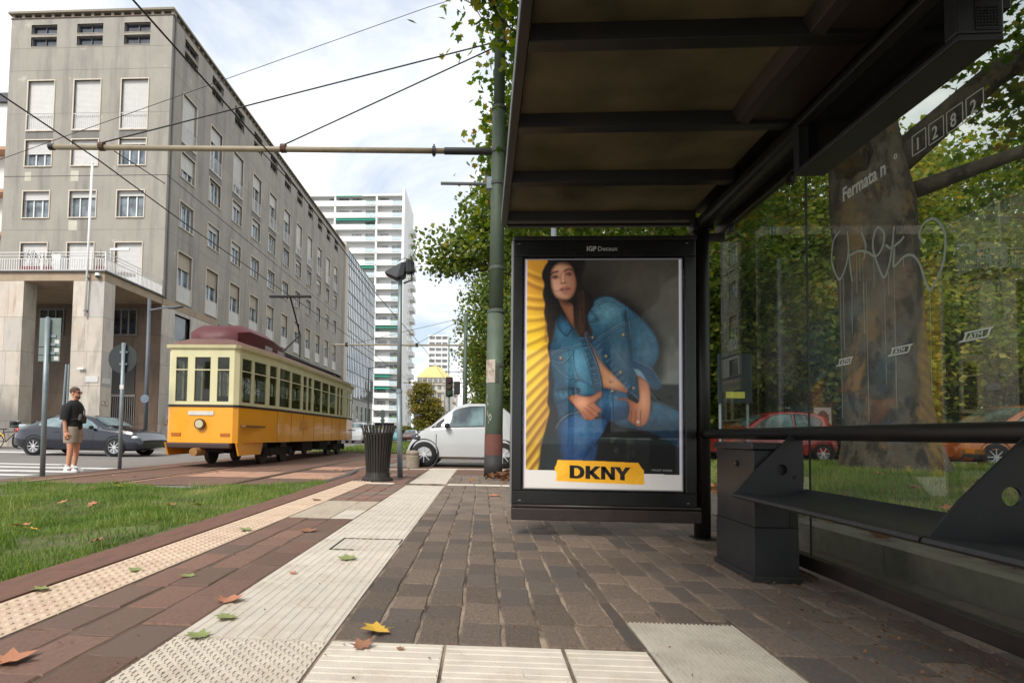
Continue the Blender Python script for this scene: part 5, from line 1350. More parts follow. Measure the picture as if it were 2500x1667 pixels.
# small side balconies of the tower
sbm = MB(); sbm.box(0, 1.2, 0, 4.2, 0, .12); sbm.box(1.1, 1.2, 0, 4.2, .12, 1.05); sbm.box(0, 1.2, 0, .1, .12, 1.05)
sbme = sbm.mesh('side_balcony', white_w); swn = MB().box(.0, .03, 0, .9, 0, 1.9).mesh('side_window', win_mat)
for k in range(18):
    z = 3.6 + k * 2.93; link('side_balcony', sbme, tw_, (0, 11.5, z)); link('side_window', swn, tw_, (.0, 8.6, z + .2)); link('side_window', swn, tw_, (.0, 12.6, z + .2))
tb = tw_
MB().box(TW0, -.8, 1.5, 20, -.14, 3.4).build('shop_front', mat('dark shop front', srgb(52, 52, 64), .5), tb)
for x in (-22, -14, -7, -1.6): MB().box(x, x + .7, .1, .8, -.14, 3.42).build('column', mat('grey column', srgb(150, 148, 146), .8), tb)
MB().box(-6.2, -5.0, 1.42, 1.49, -.14, 2.6).build('door', mat('brick red door', srgb(130, 62, 50), .7), tb)

# low grey shop with red sign, domed corner house, second tower
ls = thing('shop_building', 'low grey shop building with a small red sign beyond the tower', 'building', (-18.9, 155, 0))
MB().box(0, 4.2, 0, 28, -.14, 6.6).build('wall', mat('grey shop wall', srgb(150, 152, 156), .8), ls)
for j in range(7): MB().box(4.2, 4.26, 1.2 + j * 3.8, 3.6 + j * 3.8, .2, 4.2).build('window', pane_m, ls)
for j in range(3): MB().box(.4 + j * 1.3, 1.3 + j * 1.3, -.06, 0, .3, 4.0).build('window', pane_m, ls)
MB().box(1.6, 3.6, -.1, 0, 5.0, 5.9).build('red_sign', red_m, ls)
dh_ = thing('corner_house', 'pale corner house with a golden faceted roof behind the roadside tree', 'building', (-17.2, 200, 0))
hw = mat('pale ochre render', srgb(214, 206, 192), .8, var=.05)
poly = [(-6.5, 0), (3.2, 0), (6.2, 4.5), (6.2, 22), (-6.5, 22)]
MB().prism(poly, 'z', 0, 18.3).build('wall', hw, dh_)
MB().prism([(p[0] * 1.04, p[1] * 1.03 - .5) for p in poly], 'z', 18.3, 18.9).build('cornice', hw, dh_)
rf = MB(); base = [(p[0] * .98, p[1] * .98 + .2, 20.9) for p in poly]; top = [(-3.5, 8, 25.4), (0, 7, 25.9), (1.6, 8.4, 25.4), (1.6, 14, 25.4), (-3.5, 14, 25.4)]
rf.loft([base, top]); rf.build('roof', mat('golden roof', srgb(224, 188, 122), .6, var=.08, scale=.4), dh_)
MB().prism([(p[0] * .95, p[1] * .95 + .5) for p in poly], 'z', 18.9, 20.9).build('attic_wall', hw, dh_)
wm = MB().box(0, 1.3, -.05, .02, 0, 1.7).mesh('window', win_mat); pmn = MB().box(0, 3.2, -.7, 0, 0, 1.0).mesh('balcony', hw)
for k in range(6):
    for j in range(4):
        link('window', wm, dh_, (-6.0 + j * 2.4, -.0, 1.4 + k * 3.0)); link('balcony', pmn, dh_, (-6.4 + j * 2.4, 0, .6 + k * 3.0)) if j % 2 else None
    for j in range(5): link('window', wm, dh_, (6.2, 5.5 + j * 3.2, 1.4 + k * 3.0), R(90)); link('balcony', pmn, dh_, (6.2, 5.2 + j * 3.4, .6 + k * 3.0), R(90))
for j in range(5): link('window', wm, dh_, (-6.0 + j * 1.9, .25, 19.1))
flag_txt = text_mesh('shop_lettering', 'LOTO', mat('white letters', srgb(235, 235, 232), .6), 2.4, .08, .05)
o = link('shop_lettering', flag_txt, dh_, (-2.0, -1.0, 1.2)); o.rotation_euler = (R(90), 0, 0)
t2_ = thing('tower_block', 'second white tower in the distance, narrower, above the corner house', 'building', (-29.2, 300, 0))
MB().box(0, 10.4, 1.2, 16, 0, 53).build('wall', white_w, t2_); MB().box(-.2, 10.6, 0, 16, 53, 53.6).build('roof_slab', white_w, t2_)
for x in (0, 3.45, 6.9, 10.1): MB().box(x, x + .35, -.1, 1.3, 0, 53.6).build('fin_wall', white_w, t2_)
p2 = MB().box(.35, 10.1, 0, .15, 0, 1.2).mesh('parapet', white_w); w2 = MB().box(0, 2.4, 1.1, 1.2, 0, 1.5).mesh('window', win_mat)
for k in range(16):
    z = 4 + k * 3.06; link('parapet', p2, t2_, (0, 0, z))
    for x in (.75, 4.2, 7.6): link('window', w2, t2_, (x, 0, z + 1.25))
gmn = MB()
for k in range(16): gmn.box(10.4, 10.6, 2, 15.5, 4 + k * 3.06, 5.6 + k * 3.06)
gmn.build('side_windows', mat('green grey side', srgb(140, 160, 146), .5), t2_)
e3 = thing('apartment_building', 'narrow pale block between the corner house and the distant tower', 'building', (-17.8, 260, 0))
MB().box(0, 5.5, 0, 18, 0, 24).build('wall', hw, e3)
for k in range(7):
    MB().box(-.1, 5.6, -.8, 0, 2 + k * 3.2, 3.0 + k * 3.2).build('balcony', hw, e3); link('window', wm, e3, (1, 0, 3.2 + k * 3.2)); link('window', wm, e3, (3.4, 0, 3.2 + k * 3.2))
# ------------------------------------------------------------------ tram
orange = mat('tram orange yellow paint', srgb(236, 160, 34), .38, var=.06, scale=1.2, stain=(srgb(196, 120, 30), .35, (1.2, 1.2, .6), .52, .75), coat=.3)
creamp = mat('tram cream paint', srgb(206, 200, 158), .45, var=.06, scale=1.5, stain=(srgb(150, 146, 110), .4, (1.5, 1.5, .7), .55, .75))
maroon = mat('maroon roof shroud', srgb(86, 32, 34), .55, var=.12, scale=2)
roofbr = mat('brown roof canvas', srgb(108, 78, 68), .8, var=.18, scale=2)
under = mat('dark underframe', srgb(34, 30, 28), .8, var=.25, scale=5)
tglass = clear_glass('tram glass', (.42, .46, .42), .03)
beltm = mat('dark brown belt', srgb(50, 36, 28), .5)
TX, TY, TZ = -6.95, 13.7, -0.14
tr = thing('tram', 'vintage yellow and cream tram with a maroon roof shroud on the far track', 'tram', (TX, TY, TZ))
TL = 12.6
outl = [(-.80, .0), (.80, .0), (.90, .10), (1.06, 1.6), (1.12, 2.2), (1.12, TL - 2.2), (1.06, TL - 1.6), (.90, TL - .1), (.80, TL), (-.80, TL), (-.90, TL - .1), (-1.06, TL - 1.6), (-1.12, TL - 2.2), (-1.12, 2.2), (-1.06, 1.6), (-.90, .10)]
def band(mb, z0, z1, s0=0.0, s1=0.0):
    r = []
    for z, s in ((z0, s0), (z1, s1)):
        r.append([(p[0] + math.copysign(s, p[0]), p[1] + (-s if p[1] < TL / 2 else s), z) for p in outl])
    mb.loft(r, caps=True)
b_ = MB(); band(b_, .62, 1.50, 0, 0); b_.build('lower_body', orange, tr)
b_ = MB(); band(b_, 1.50, 1.56, .012, .012); b_.build('belt', beltm, tr)
# window band as posts and rails: openings all round
seg = []
NP = len(outl)
wb_ = MB(); openings = []
def wallseg(p, q, splits):
    p = Vector(p); q = Vector(q); d = q - p; L = d.length; e = d / L; nrm = Vector((e.y, -e.x))
    def pt(t, dep, z): v = p + e * t - nrm * dep; return (v.x, v.y, z)
    def blk(a, b, z0, z1):
        vs = [pt(a, 0, z0), pt(b, 0, z0), pt(b, .05, z0), pt(a, .05, z0), pt(a, 0, z1), pt(b, 0, z1), pt(b, .05, z1), pt(a, .05, z1)]
        wb_.add(vs, [(0, 3, 2, 1), (4, 5, 6, 7), (0, 1, 5, 4), (1, 2, 6, 5), (2, 3, 7, 6), (3, 0, 4, 7)])
    blk(0, L, 1.56, 1.64); blk(0, L, 2.74, 2.96)
    x = 0
    for a, b in splits:
        blk(x, a, 1.64, 2.74); openings.append((pt(a, .03, 1.64), pt(b, .03, 1.64), pt(b, .03, 2.74), pt(a, .03, 2.74), pt(a, .0, 2.42), pt(b, .0, 2.42))); x = b
    blk(x, L, 1.64, 2.74)
for i in range(NP):
    p, q = outl[i], outl[(i + 1) % NP]; L = (Vector(q) - Vector(p)).length
    if L < .2: sp = []
    elif abs(p[1] - q[1]) < .01: sp = [(.12, .42), (.60, 1.0), (1.18, 1.48)]
    elif L < 2: sp = [(.12, .62), (.74, L - .1)] if L > 1.2 else [(.08, L - .08)]
    else:
        sp = []; x = .12
        for k, wd in enumerate((.92, .92, .42, .42, .92, .92, .92, .42, .42, .92)):
            if x + wd < L - .05: sp.append((x, x + wd)); x += wd + (.11 if k not in (1, 3, 6, 8) else .2)
    wallseg(p, q, sp)
wb_.build('window_band', creamp, tr)
for o6 in openings:
    m_ = MB(); m_.quad(*o6[:4]); wn_ = m_.build('window', tglass, tr, recalc=False)
    m_ = MB(); m_.cyl(o6[4], o6[5], .016, n=6); m_.build('sash_bar', creamp, wn_)
b_ = MB(); band(b_, 2.96, 3.04, .05, .07); b_.build('gutter', creamp, tr)
rr = []
for z, s in ((3.04, .03), (3.14, -.10), (3.24, -.32), (3.30, -.62)): rr.append([(math.copysign(max(abs(p[0]) + s, .05), p[0]), (p[1] - s * (.9) if p[1] < TL / 2 else p[1] + s * .9), z) for p in outl])
b_ = MB(); b_.loft(rr); b_.build('roof', roofbr, tr, auto=50)
b_ = MB(); ring = lambda y, w_, z0, z1: [(-w_, y, z0), (w_, y, z0), (w_, y, z0 + (z1 - z0) * .7), (w_ * .7, y, z1), (-w_ * .7, y, z1), (-w_, y, z0 + (z1 - z0) * .7)]
b_.loft([ring(.35, .30, 3.15, 3.36), ring(.55, .62, 3.15, 3.58), ring(1.0, .76, 3.15, 3.72), ring(2.6, .78, 3.15, 3.74), ring(3.5, .74, 3.15, 3.62), ring(4.0, .66, 3.15, 3.46)]); b_.build('roof_shroud', maroon, tr, auto=40)
b_ = MB(); b_.loft([ring(4.02, .64, 3.2, 3.46), ring(8.0, .62, 3.2, 3.52), ring(9.5, .6, 3.2, 3.50), ring(TL - .5, .5, 3.2, 3.46)]); b_.build('roof_monitor', mat('sooty roof box', srgb(44, 38, 36), .8, var=.2), tr, auto=40)
for y in (2.0, 3.0): MB().box(.76, .80, y, y + .5, 3.22, 3.34).build('shroud_vent', mat('pale vent', srgb(170, 160, 156), .6), tr)
# pantograph pole base and trolley
pg = MB(); pg.tube([(-.4, 6.2, 3.6), (0, 7.4, 4.6), (0, 6.2, 5.75)], .03, n=6); pg.tube([(.4, 6.2, 3.6), (0, 7.4, 4.6)], .03, n=6); pg.box(-.75, .75, 6.12, 6.28, 5.74, 5.80)
pg.build('pantograph', under, tr)
# interior floor, seats and far wall give depth behind the glass
MB().box(-1.05, 1.05, .2, TL - .2, 1.02, 1.06).build('floor', mat('wood floor', srgb(110, 84, 58), .6), tr)
st = MB()
for y in np.arange(2.4, TL - 2, .95):
    for x in (-.98, .62): st.box(x, x + .36, y, y + .42, 1.4, 1.48); st.box(x, x + .36, y + .38, y + .44, 1.4, 1.95)
st.build('seats', mat('seat wood', srgb(120, 82, 48), .5), tr)
pl2 = MB()
for y in (1.2, 3.4, 5.6, 7.8, 10.0): pl2.cyl((0.3, y, 1.06), (.3, y, 3.1), .02, n=6)
pl2.build('grab_poles', mat('steel poles', srgb(170, 170, 168), .3, metal=.8), tr)
MB().box(-1.0, 1.0, .3, TL - .3, 3.0, 3.04).build('ceiling', creamp, tr)
# front details
MB().cyl((0, -.01, 1.08), (0, -.09, 1.08), .13, n=18).build('headlight', mat('dark lamp rim', srgb(70, 48, 30), .4), tr)
MB().cyl((0, -.09, 1.08), (0, -.1, 1.08), .10, n=18).build('headlight_lens', mat('lamp glass', srgb(190, 180, 150), .15), tr)
npn = MB().box(-.32, .32, -.02, -.002, 1.30, 1.40).build('number_panel', mat('pale panel', srgb(225, 205, 180), .5), tr)
for x in (-.62, .62): MB().box(x - .12, x + .12, -.015, -.002, .78, .86).build('marker_lamp', mat('amber lamp', srgb(170, 100, 30), .3), tr)
MB().box(-.8, .8, -.12, .05, .48, .62).build('bumper', mat('brown bumper', srgb(62, 44, 40), .6), tr, bevel=.03)
MB().cyl((0, .1, .40), (0, -.34, .40), .10, n=14).build('coupler', mat('tan coupler', srgb(150, 110, 60), .7), tr)
for x in (-.72, .72): MB().prism([(0.0, .62), (1.7, .62), (1.55, .30), (.15, .30)], 'x', x - .02 + math.copysign(.18, x), x + .02 + math.copysign(.18, x)).build('step_skirt', orange, tr)
MB().box(-.45, .45, .3, TL - .3, .38, .62).build('underframe', under, tr)
for yc in (2.9, TL - 2.9):
    tk = MB(); tk.box(-.95, -.85, yc - 1.05, yc + 1.05, .24, .46); tk.box(.85, .95, yc - 1.05, yc + 1.05, .24, .46); tk.box(-.9, .9, yc - .15, yc + .15, .3, .5)
    bo = tk.build('bogie', under, tr)
    for y in (yc - .8, yc + .8):
        for x in (-.72, .72):
            MB().cyl((x - .06, y, .33), (x + .06, y, .33), .33, n=24).build('wheel', mat('wheel steel', srgb(70, 62, 56), .5, metal=.5), bo)
        for x in (-.97, .97): MB().cyl((x - .04, y, .33), (x + .04, y, .33), .11, n=12).build('axle_box', under, bo)
for y in (5.2, 7.2): MB().box(-.9, .9, y, y + 1.1, .28, .58).build('equipment_box', under, tr)
for y in np.linspace(2.2, TL - 2.2, 8): MB().box(1.119, 1.124, y - .006, y + .006, .64, 1.49).build('panel_joint', beltm, tr)
MB().box(1.118, 1.126, 4.2, 5.0, 1.0, 1.3).build('side_crest', mat('faded crest', srgb(206, 140, 60), .5), tr)

# ------------------------------------------------------------------ cars
tyre = mat('tyre rubber', srgb(26, 26, 27), .85, var=.15)
rimm = mat('alloy rim', srgb(150, 152, 155), .35, metal=.7)
rimd = mat('black rim', srgb(28, 28, 30), .4)
carglass = glass_pane_mat('car glass', srgb(40, 52, 54), srgb(120, 150, 150), .05)
carglass_d = glass_pane_mat('dark car glass', srgb(16, 20, 24), srgb(58, 70, 78), .05)
lampw = mat('headlamp glass', srgb(200, 204, 208), .12); lampr = mat('tail lamp red', srgb(160, 24, 26), .2)
blackp = mat('black plastic', srgb(30, 30, 32), .6)
def interp(tab, x): return float(np.interp(x, [t[0] for t in tab], [t[1] for t in tab]))
def make_car(name, label, loc, rotz, paint, top, belt, L, W, wheels, wr, group=None, wins=(), wind=None, rear=None, bot=.2, glass=None, spokes=8, dark_rim=False, roof_col=None, lamp=None, tail=None, tum=.16, clad=None, door=(), sy=1, pillars=()):
    """car pointing along +x; top/belt: tables (x, z) of roof contour and shoulder line"""
    c = thing(name, label, 'car', loc, rotz, group); glass = glass or carglass
    xs = sorted(set([round(v, 3) for v in np.linspace(0, L, 26)] + [t[0] for t in top])); hw = W / 2
    wid = lambda x: hw * (1 - .20 * max(0, 1 - x / (L * .12)) ** 2 - .14 * max(0, 1 - (L - x) / (L * .10)) ** 2)
    def tops(x): return interp(top, x)
    def belts(x): return min(interp(belt, x), tops(x) - .02)
    def wt(x):
        h = tops(x) - belts(x); return wid(x) * (1 - .10 * min(1, h / .12)) - tum * min(1, max(0, h) / .55) * .9
    botf = lambda x: bot + .14 * max(0, 1 - x / (L * .08)) + .10 * max(0, 1 - (L - x) / (L * .08))
    rings = []
    for x in xs:
        w_ = wid(x); b = belts(x); t = tops(x); z0 = botf(x); q = wt(x)
        half = [(w_ * .86, z0), (w_ * .97, z0 + .06), (w_ * 1.0, z0 + .4 * (b - z0)), (w_ * .985, b - .06), (w_ * .955, b), (q + .012, t - .05 if t - b > .1 else t - .012), (q - .06, t - .008), (q * .5, t + .012)]
        rings.append([(x, -y, z) for y, z in half] + [(x, y, z) for y, z in half[::-1]])
    mb = MB(); mb.loft(rings); body = mb.build('body', paint, c, auto=42)
    def sy_(x, z):
        b = belts(x); t = tops(x) - .05; a = wid(x) * .955; q = wt(x) + .012; return a + (q - a) * min(1, max(0, (z - b) / max(.02, t - b)))
    def panel(nm, x0, x1, lo, hi, M_, par, off=.006, n=10):
        for s in (-1, 1):
            pm__ = MB(); xs2 = np.linspace(x0, x1, n); rows_ = []
            for x in xs2:
                a, b = interp(lo, x), interp(hi, x); rows_.append([(x, s * (sy_(x, a + (b - a) * t) + off), a + (b - a) * t) for t in (0, .5, 1)])
            pm__.loft(rows_, close=False, caps=False); pm__.build(nm, M_, par, smooth=True, recalc=False)
    for (x0, x1, lo, hi) in wins:
        panel('window_seal', x0 - .03, x1 + .03, [(t[0], t[1] - .025) for t in lo], [(t[0], t[1] + .022) for t in hi], blackp, body, .003)
        panel('side_window', x0, x1, lo, hi, glass, c, .008)
    for (x0, x1, lo, hi) in pillars: panel('pillar_and_crease_trim', x0, x1, lo, hi, blackp, body, .007)
    for nm, rg in (('windscreen', wind), ('rear_window', rear)):
        if rg:
            pm__ = MB(); rws = []
            for x in np.linspace(rg[0], rg[1], 8):
                q = max(.2, wt(x) - .05); dz = .014
                rws.append([(x, -q, tops(x) + dz - .01), (x, -q * .5, tops(x) + dz + .012), (x, q * .5, tops(x) + dz + .012), (x, q, tops(x) + dz - .01)])
            pm__.loft(rws, close=False, caps=False); pm__.build(nm, glass, c, smooth=True, recalc=False)
    for wx in wheels:
        for s in (-1, 1):
            yo = s * (wid(wx) - .0)
            am = MB(); ar0 = wr + .055
            for k_ in range(28):
                a0_, a1_ = 2 * math.pi * k_ / 28, 2 * math.pi * (k_ + 1) / 28
                P_ = [(wx + r_ * math.cos(a_), yo + s * d_, wr + .015 + r_ * math.sin(a_)) for a_ in (a0_, a1_) for r_, d_ in ((ar0, .006), (wr * .55, -.085))]
                am.add([P_[0], P_[2], P_[3], P_[1]], [(0, 1, 2, 3)])
            am.build('wheel_arch', blackp, body, recalc=False)
            wl = MB(); wl.lathe([(wr * .64, -.095), (wr * .97, -.095), (wr, -.07), (wr, .07), (wr * .97, .095), (wr * .66, .095)], 28, closed=False)
            wob = wl.build('wheel', tyre, c, smooth=True); wob.location = (wx, yo - s * .075, wr); wob.rotation_euler = (R(90), 0, 0)
            rim = MB(); rim.lathe([(.0, -.03), (wr * .58, -.04), (wr * .62, -.088), (wr * .68, -.092), (wr * .68, .092), (wr * .62, .088), (wr * .58, .04), (.0, .03)], 24, closed=False)
            ro_ = rim.build('rim', rimd if dark_rim else rimm, wob)
            sp_ = MB()
            for k in range(spokes):
                a = 2 * math.pi * k / spokes; d = Vector((math.cos(a), math.sin(a), 0)); n_ = Vector((-d.y, d.x, 0)) * (.009 if dark_rim else .016)
                for sg in (1, -1):
                    zf = sg * .088
                    sp_.add([tuple(d * .04 - n_ + Vector((0, 0, zf))), tuple(d * .04 + n_ + Vector((0, 0, zf))), tuple(d * wr * .64 + n_ * .7 + Vector((0, 0, zf))), tuple(d * wr * .64 - n_ * .7 + Vector((0, 0, zf)))], [(0, 1, 2, 3)])
            sp_.cyl((0, 0, -.09), (0, 0, .09), .05, n=10)
            sp_.build('spokes', mat('bright spokes', srgb(196, 198, 200), .35), wob)
    if lamp:
        for s in (-1, 1): m_ = MB(); m_.sphere((lamp[0], s * (wid(lamp[0]) - .115), lamp[1]), lamp[2], .125, lamp[3], n=16, m_=10); m_.build('headlight', lamp[4] if len(lamp) > 4 else lampw, c, smooth=True)
    if tail:
        for s in (-1, 1): m_ = MB(); m_.sphere((tail[0], s * (wid(tail[0]) - .09), tail[1]), tail[2], .10, tail[3], n=12, m_=8); m_.build('tail_light', lampr, c, smooth=True)
    for x, z0, z1 in door:
        for s in (-1, 1):
            sm_ = MB()
            for za in np.linspace(z0, z1, 5)[:-1]:
                zb = za + (z1 - z0) / 4
                fy = lambda z: wid(x) * float(np.interp(z, [bot, bot + .06, bot + .4 * (belts(x) - bot), belts(x) - .06, belts(x)], [.86, .97, 1.0, .985, .955])) + .003
                sm_.quad((x - .008, s * fy(za), za), (x + .008, s * fy(za), za), (x + .008, s * fy(zb), zb), (x - .008, s * fy(zb), zb))
            sm_.build('door_seam', blackp, body, recalc=False)
            if x == door[0][0]: MB().box(x - .26, x - .08, s * wid(x) - .012, s * wid(x) + .026, belts(x) - .14, belts(x) - .105).build('door_handle', paint, c, bevel=.006)
    for s in (-1, 1):
        mx_ = wind[1] + .12 if wind else L * .65
    if wind:
        for s in (-1, 1):
            fxm = max(wind) - .38 if max(wind) > L / 2 else min(wind) + .3
            m_ = MB(); m_.sphere((fxm, s * (wid(fxm) + .09), belts(fxm) + .06), .07, .10, .07, n=10, m_=6); m_.build('mirror', blackp, c, smooth=True)
    if clad:
        panel_lo = [(0, bot), (L, bot)]
        for s in (-1, 1):
            m_ = MB(); rws = []
            for x in np.linspace(L * .03, L * .97, 16): w_ = wid(x); rws.append([(x, s * (w_ * .87), botf(x) - .004), (x, s * (w_ * .98 + .006), botf(x) + .06), (x, s * (w_ * 1.0 + .006), clad)])
            m_.loft(rws, close=False, caps=False); m_.build('sill_cladding', blackp, c, recalc=False)
    MB().box(L - .03, L - .005, -.26, .26, bot + .18, bot + .29).build('number_plate', winframe_m, c)
    MB().box(.005, .03, -.26, .26, bot + .22, bot + .33).build('number_plate', winframe_m, c)
    return c

silver_car = mat('silver white car paint', srgb(182, 184, 184), .25, var=.03, scale=1, coat=.8, stain=(srgb(160, 154, 146), .25, (2.5, 2.5, 2.5), .55, .8))
white_car = mat('white car paint', srgb(222, 222, 220), .25, var=.03, scale=1, coat=.8, stain=(srgb(170, 164, 154), .25, (2.5, 2.5, 2.5), .55, .8))
red_car = mat('red car paint', srgb(160, 28, 32), .25, var=.06, coat=.8)
navy_car = mat('dark navy car paint', srgb(20, 24, 38), .2, var=.06, coat=.9)
orange_car = mat('orange car paint', srgb(206, 104, 30), .25, var=.05, coat=.8)

# small two-seat city car: front to the left (-x), so its own x axis is turned
ct = [(0, .62), (.06, .98), (.20, 1.30), (.42, 1.47), (.8, 1.545), (1.25, 1.545), (1.58, 1.45), (1.92, 1.17), (2.12, .99), (2.34, .89), (2.52, .75), (2.64, .56), (2.70, .42)]
cbt = [(0, .60), (.3, .98), (.9, .96), (1.6, .94), (2.1, .92), (2.7, .80)]
smart = make_car('parked_car', 'small white two seat hatchback parked across the platform end', (0.88, 14.35, -.02), R(180), silver_car, ct, cbt, 2.70, 1.62, (.40, 2.27), .305,
    wins=[(.86, 1.86, [(.86, 1.0), (1.86, .97)], [(.86, 1.46), (1.2, 1.45), (1.5, 1.38), (1.7, 1.22), (1.86, 1.02)]), (.52, .76, [(.52, 1.10), (.62, 1.02), (.76, 1.02)], [(.52, 1.36), (.76, 1.44)])],
    wind=(1.66, 2.10), rear=(.10, .40), spokes=8, dark_rim=True, lamp=(2.43, .70, .16, .11, mat('dark headlamp', srgb(70, 76, 80), .1)), tail=(.10, .86, .09, .17), door=((.82, .28, .94), (1.98, .34, .90)),
    pillars=[(1.80, 2.10, [(1.80, .96), (2.10, .935)], [(1.80, 1.17), (1.92, 1.09), (2.02, 1.01), (2.10, .96)]), (.30, 2.25, [(.30, .60), (1.2, .58), (2.25, .62)], [(.30, .608), (1.2, .588), (2.25, .628)])])  # second strip draws the shade of the door crease as a thin dark line
redc = make_car('parked_car', 'red five door hatchback behind the shelter glass', (10.42, 18.0, .075), R(180), red_car,
    [(0, .70), (.05, 1.0), (.28, 1.38), (.7, 1.50), (1.4, 1.52), (1.9, 1.46), (2.35, 1.22), (2.62, 1.02), (3.0, .93), (3.25, .80), (3.40, .56)], [(0, .8), (.6, .95), (1.8, .90), (2.7, .86), (3.4, .7)], 3.42, 1.62, (.52, 2.86), .29,
    wins=[(.50, 1.22, [(.50, 1.16), (.62, 1.0), (1.22, .96)], [(.50, 1.26), (.7, 1.38), (1.22, 1.43)]), (1.32, 2.42, [(1.32, .96), (2.42, .93)], [(1.32, 1.43), (1.8, 1.39), (2.2, 1.18), (2.42, .98)])],
    wind=(2.0, 2.58), rear=(.08, .26), spokes=6, lamp=(3.2, .74, .12, .10), tail=(.14, .95, .08, .16), door=((1.27, .3, .92), (2.3, .34, .88)))
orc = make_car('parked_car', 'orange crossover car with dark sill cladding behind the big tree trunk', (15.55, 15.1, .08), R(180), orange_car,
    [(0, .8), (.06, 1.15), (.35, 1.50), (.9, 1.60), (1.9, 1.62), (2.4, 1.56), (2.85, 1.30), (3.15, 1.10), (3.7, 1.02), (4.05, .92), (4.22, .60)], [(0, .9), (.8, 1.06), (2.4, 1.0), (3.2, .98), (4.2, .8)], 4.25, 1.80, (.72, 3.42), .33, bot=.22,
    wins=[(.6, 1.55, [(.6, 1.14), (1.55, 1.06)], [(.6, 1.36), (1.0, 1.50), (1.55, 1.53)]), (1.65, 2.95, [(1.65, 1.06), (2.95, 1.03)], [(1.65, 1.53), (2.3, 1.48), (2.7, 1.25), (2.95, 1.08)])],
    wind=(2.46, 3.12), rear=(.08, .32), lamp=(4.0, .84, .14, .09), tail=(.1, 1.0, .1, .14), clad=.5, door=((1.6, .4, 1.02), (2.85, .4, .98)))
drk = make_car('moving_car', 'dark navy sedan crossing behind the man and the tram', (-16.2, 19.6, -.144), 0, navy_car,
    [(0, .72), (.08, .98), (.5, 1.05), (1.0, 1.25), (1.5, 1.40), (2.2, 1.43), (2.8, 1.34), (3.35, 1.02), (3.9, .92), (4.4, .82), (4.62, .56)], [(0, .86), (1.0, .96), (3.3, .92), (4.6, .72)], 4.64, 1.80, (.85, 3.72), .32,
    wins=[(.95, 1.75, [(.95, 1.02), (1.75, .97)], [(.95, 1.10), (1.3, 1.28), (1.75, 1.34)]), (1.84, 3.08, [(1.84, .97), (3.08, .95)], [(1.84, 1.35), (2.5, 1.32), (2.85, 1.16), (3.08, .98)])],
    wind=(2.82, 3.32), rear=(.55, 1.35), glass=glass_pane_mat('bluish car glass', srgb(70, 92, 98), srgb(132, 152, 156), .05), lamp=(4.36, .66, .16, .08), tail=(.14, .84, .12, .10), door=((1.8, .3, .94), (2.95, .32, .92)))
# distant parked cars beyond the crossing, nose towards the camera
def far_car(label, x, y, M_, rot=R(-90), h=1.0, name='parked_car'):
    return make_car(name, label, (x, y, -.144), rot, M_, [(0, .8 * h), (.06, 1.15 * h), (.3, 1.42 * h), (.8, 1.5 * h), (1.9, 1.5 * h), (2.4, 1.4 * h), (2.9, 1.08 * h), (3.4, .98 * h), (3.8, .84 * h), (3.9, .55 * h)], [(0, .9 * h), (2.8, .92 * h), (3.9, .75 * h)], 3.92, 1.7, (.68, 3.2), .31,
        wins=[(.5, 2.6, [(.5, 1.02 * h), (2.6, .98 * h)], [(.5, 1.3 * h), (.9, 1.42 * h), (1.9, 1.42 * h), (2.6, 1.06 * h)])], wind=(2.42, 2.86), rear=(.08, .28), lamp=(3.7, .72 * h, .1, .08), tail=(.1, .95, .08, .12), group='cars parked beyond the crossing')
far_car('white van parked beyond the crossing behind the litter bin', -11.9, 56, white_car, h=1.3, name='parked_van')
far_car('pale turquoise car parked behind the litter bin', -10.1, 66, mat('turquoise paint', srgb(96, 176, 186), .3, coat=.5))
far_car('brown red car parked right of the lamp post in the distance', -9.4, 76, mat('brown red paint', srgb(96, 56, 44), .3, coat=.5))
far_car('small white car parked in the distance beyond the brown one', -9.2, 90, white_car)
far_car('purple car parked in the distance left of the white hatchback', -8.9, 96, mat('purple paint', srgb(104, 72, 110), .3, coat=.5))
far_car('red car parked in the distance beside the purple car', -8.2, 108, mat('crimson paint', srgb(150, 44, 48), .3, coat=.5))
far_car('pale blue car parked farthest along the row', -8.0, 124, mat('pale blue paint', srgb(150, 186, 200), .3, coat=.5))
far_car('silver car parked between the van and the turquoise car', -13.4, 74, mat('silver paint', srgb(176, 178, 180), .3, coat=.5))

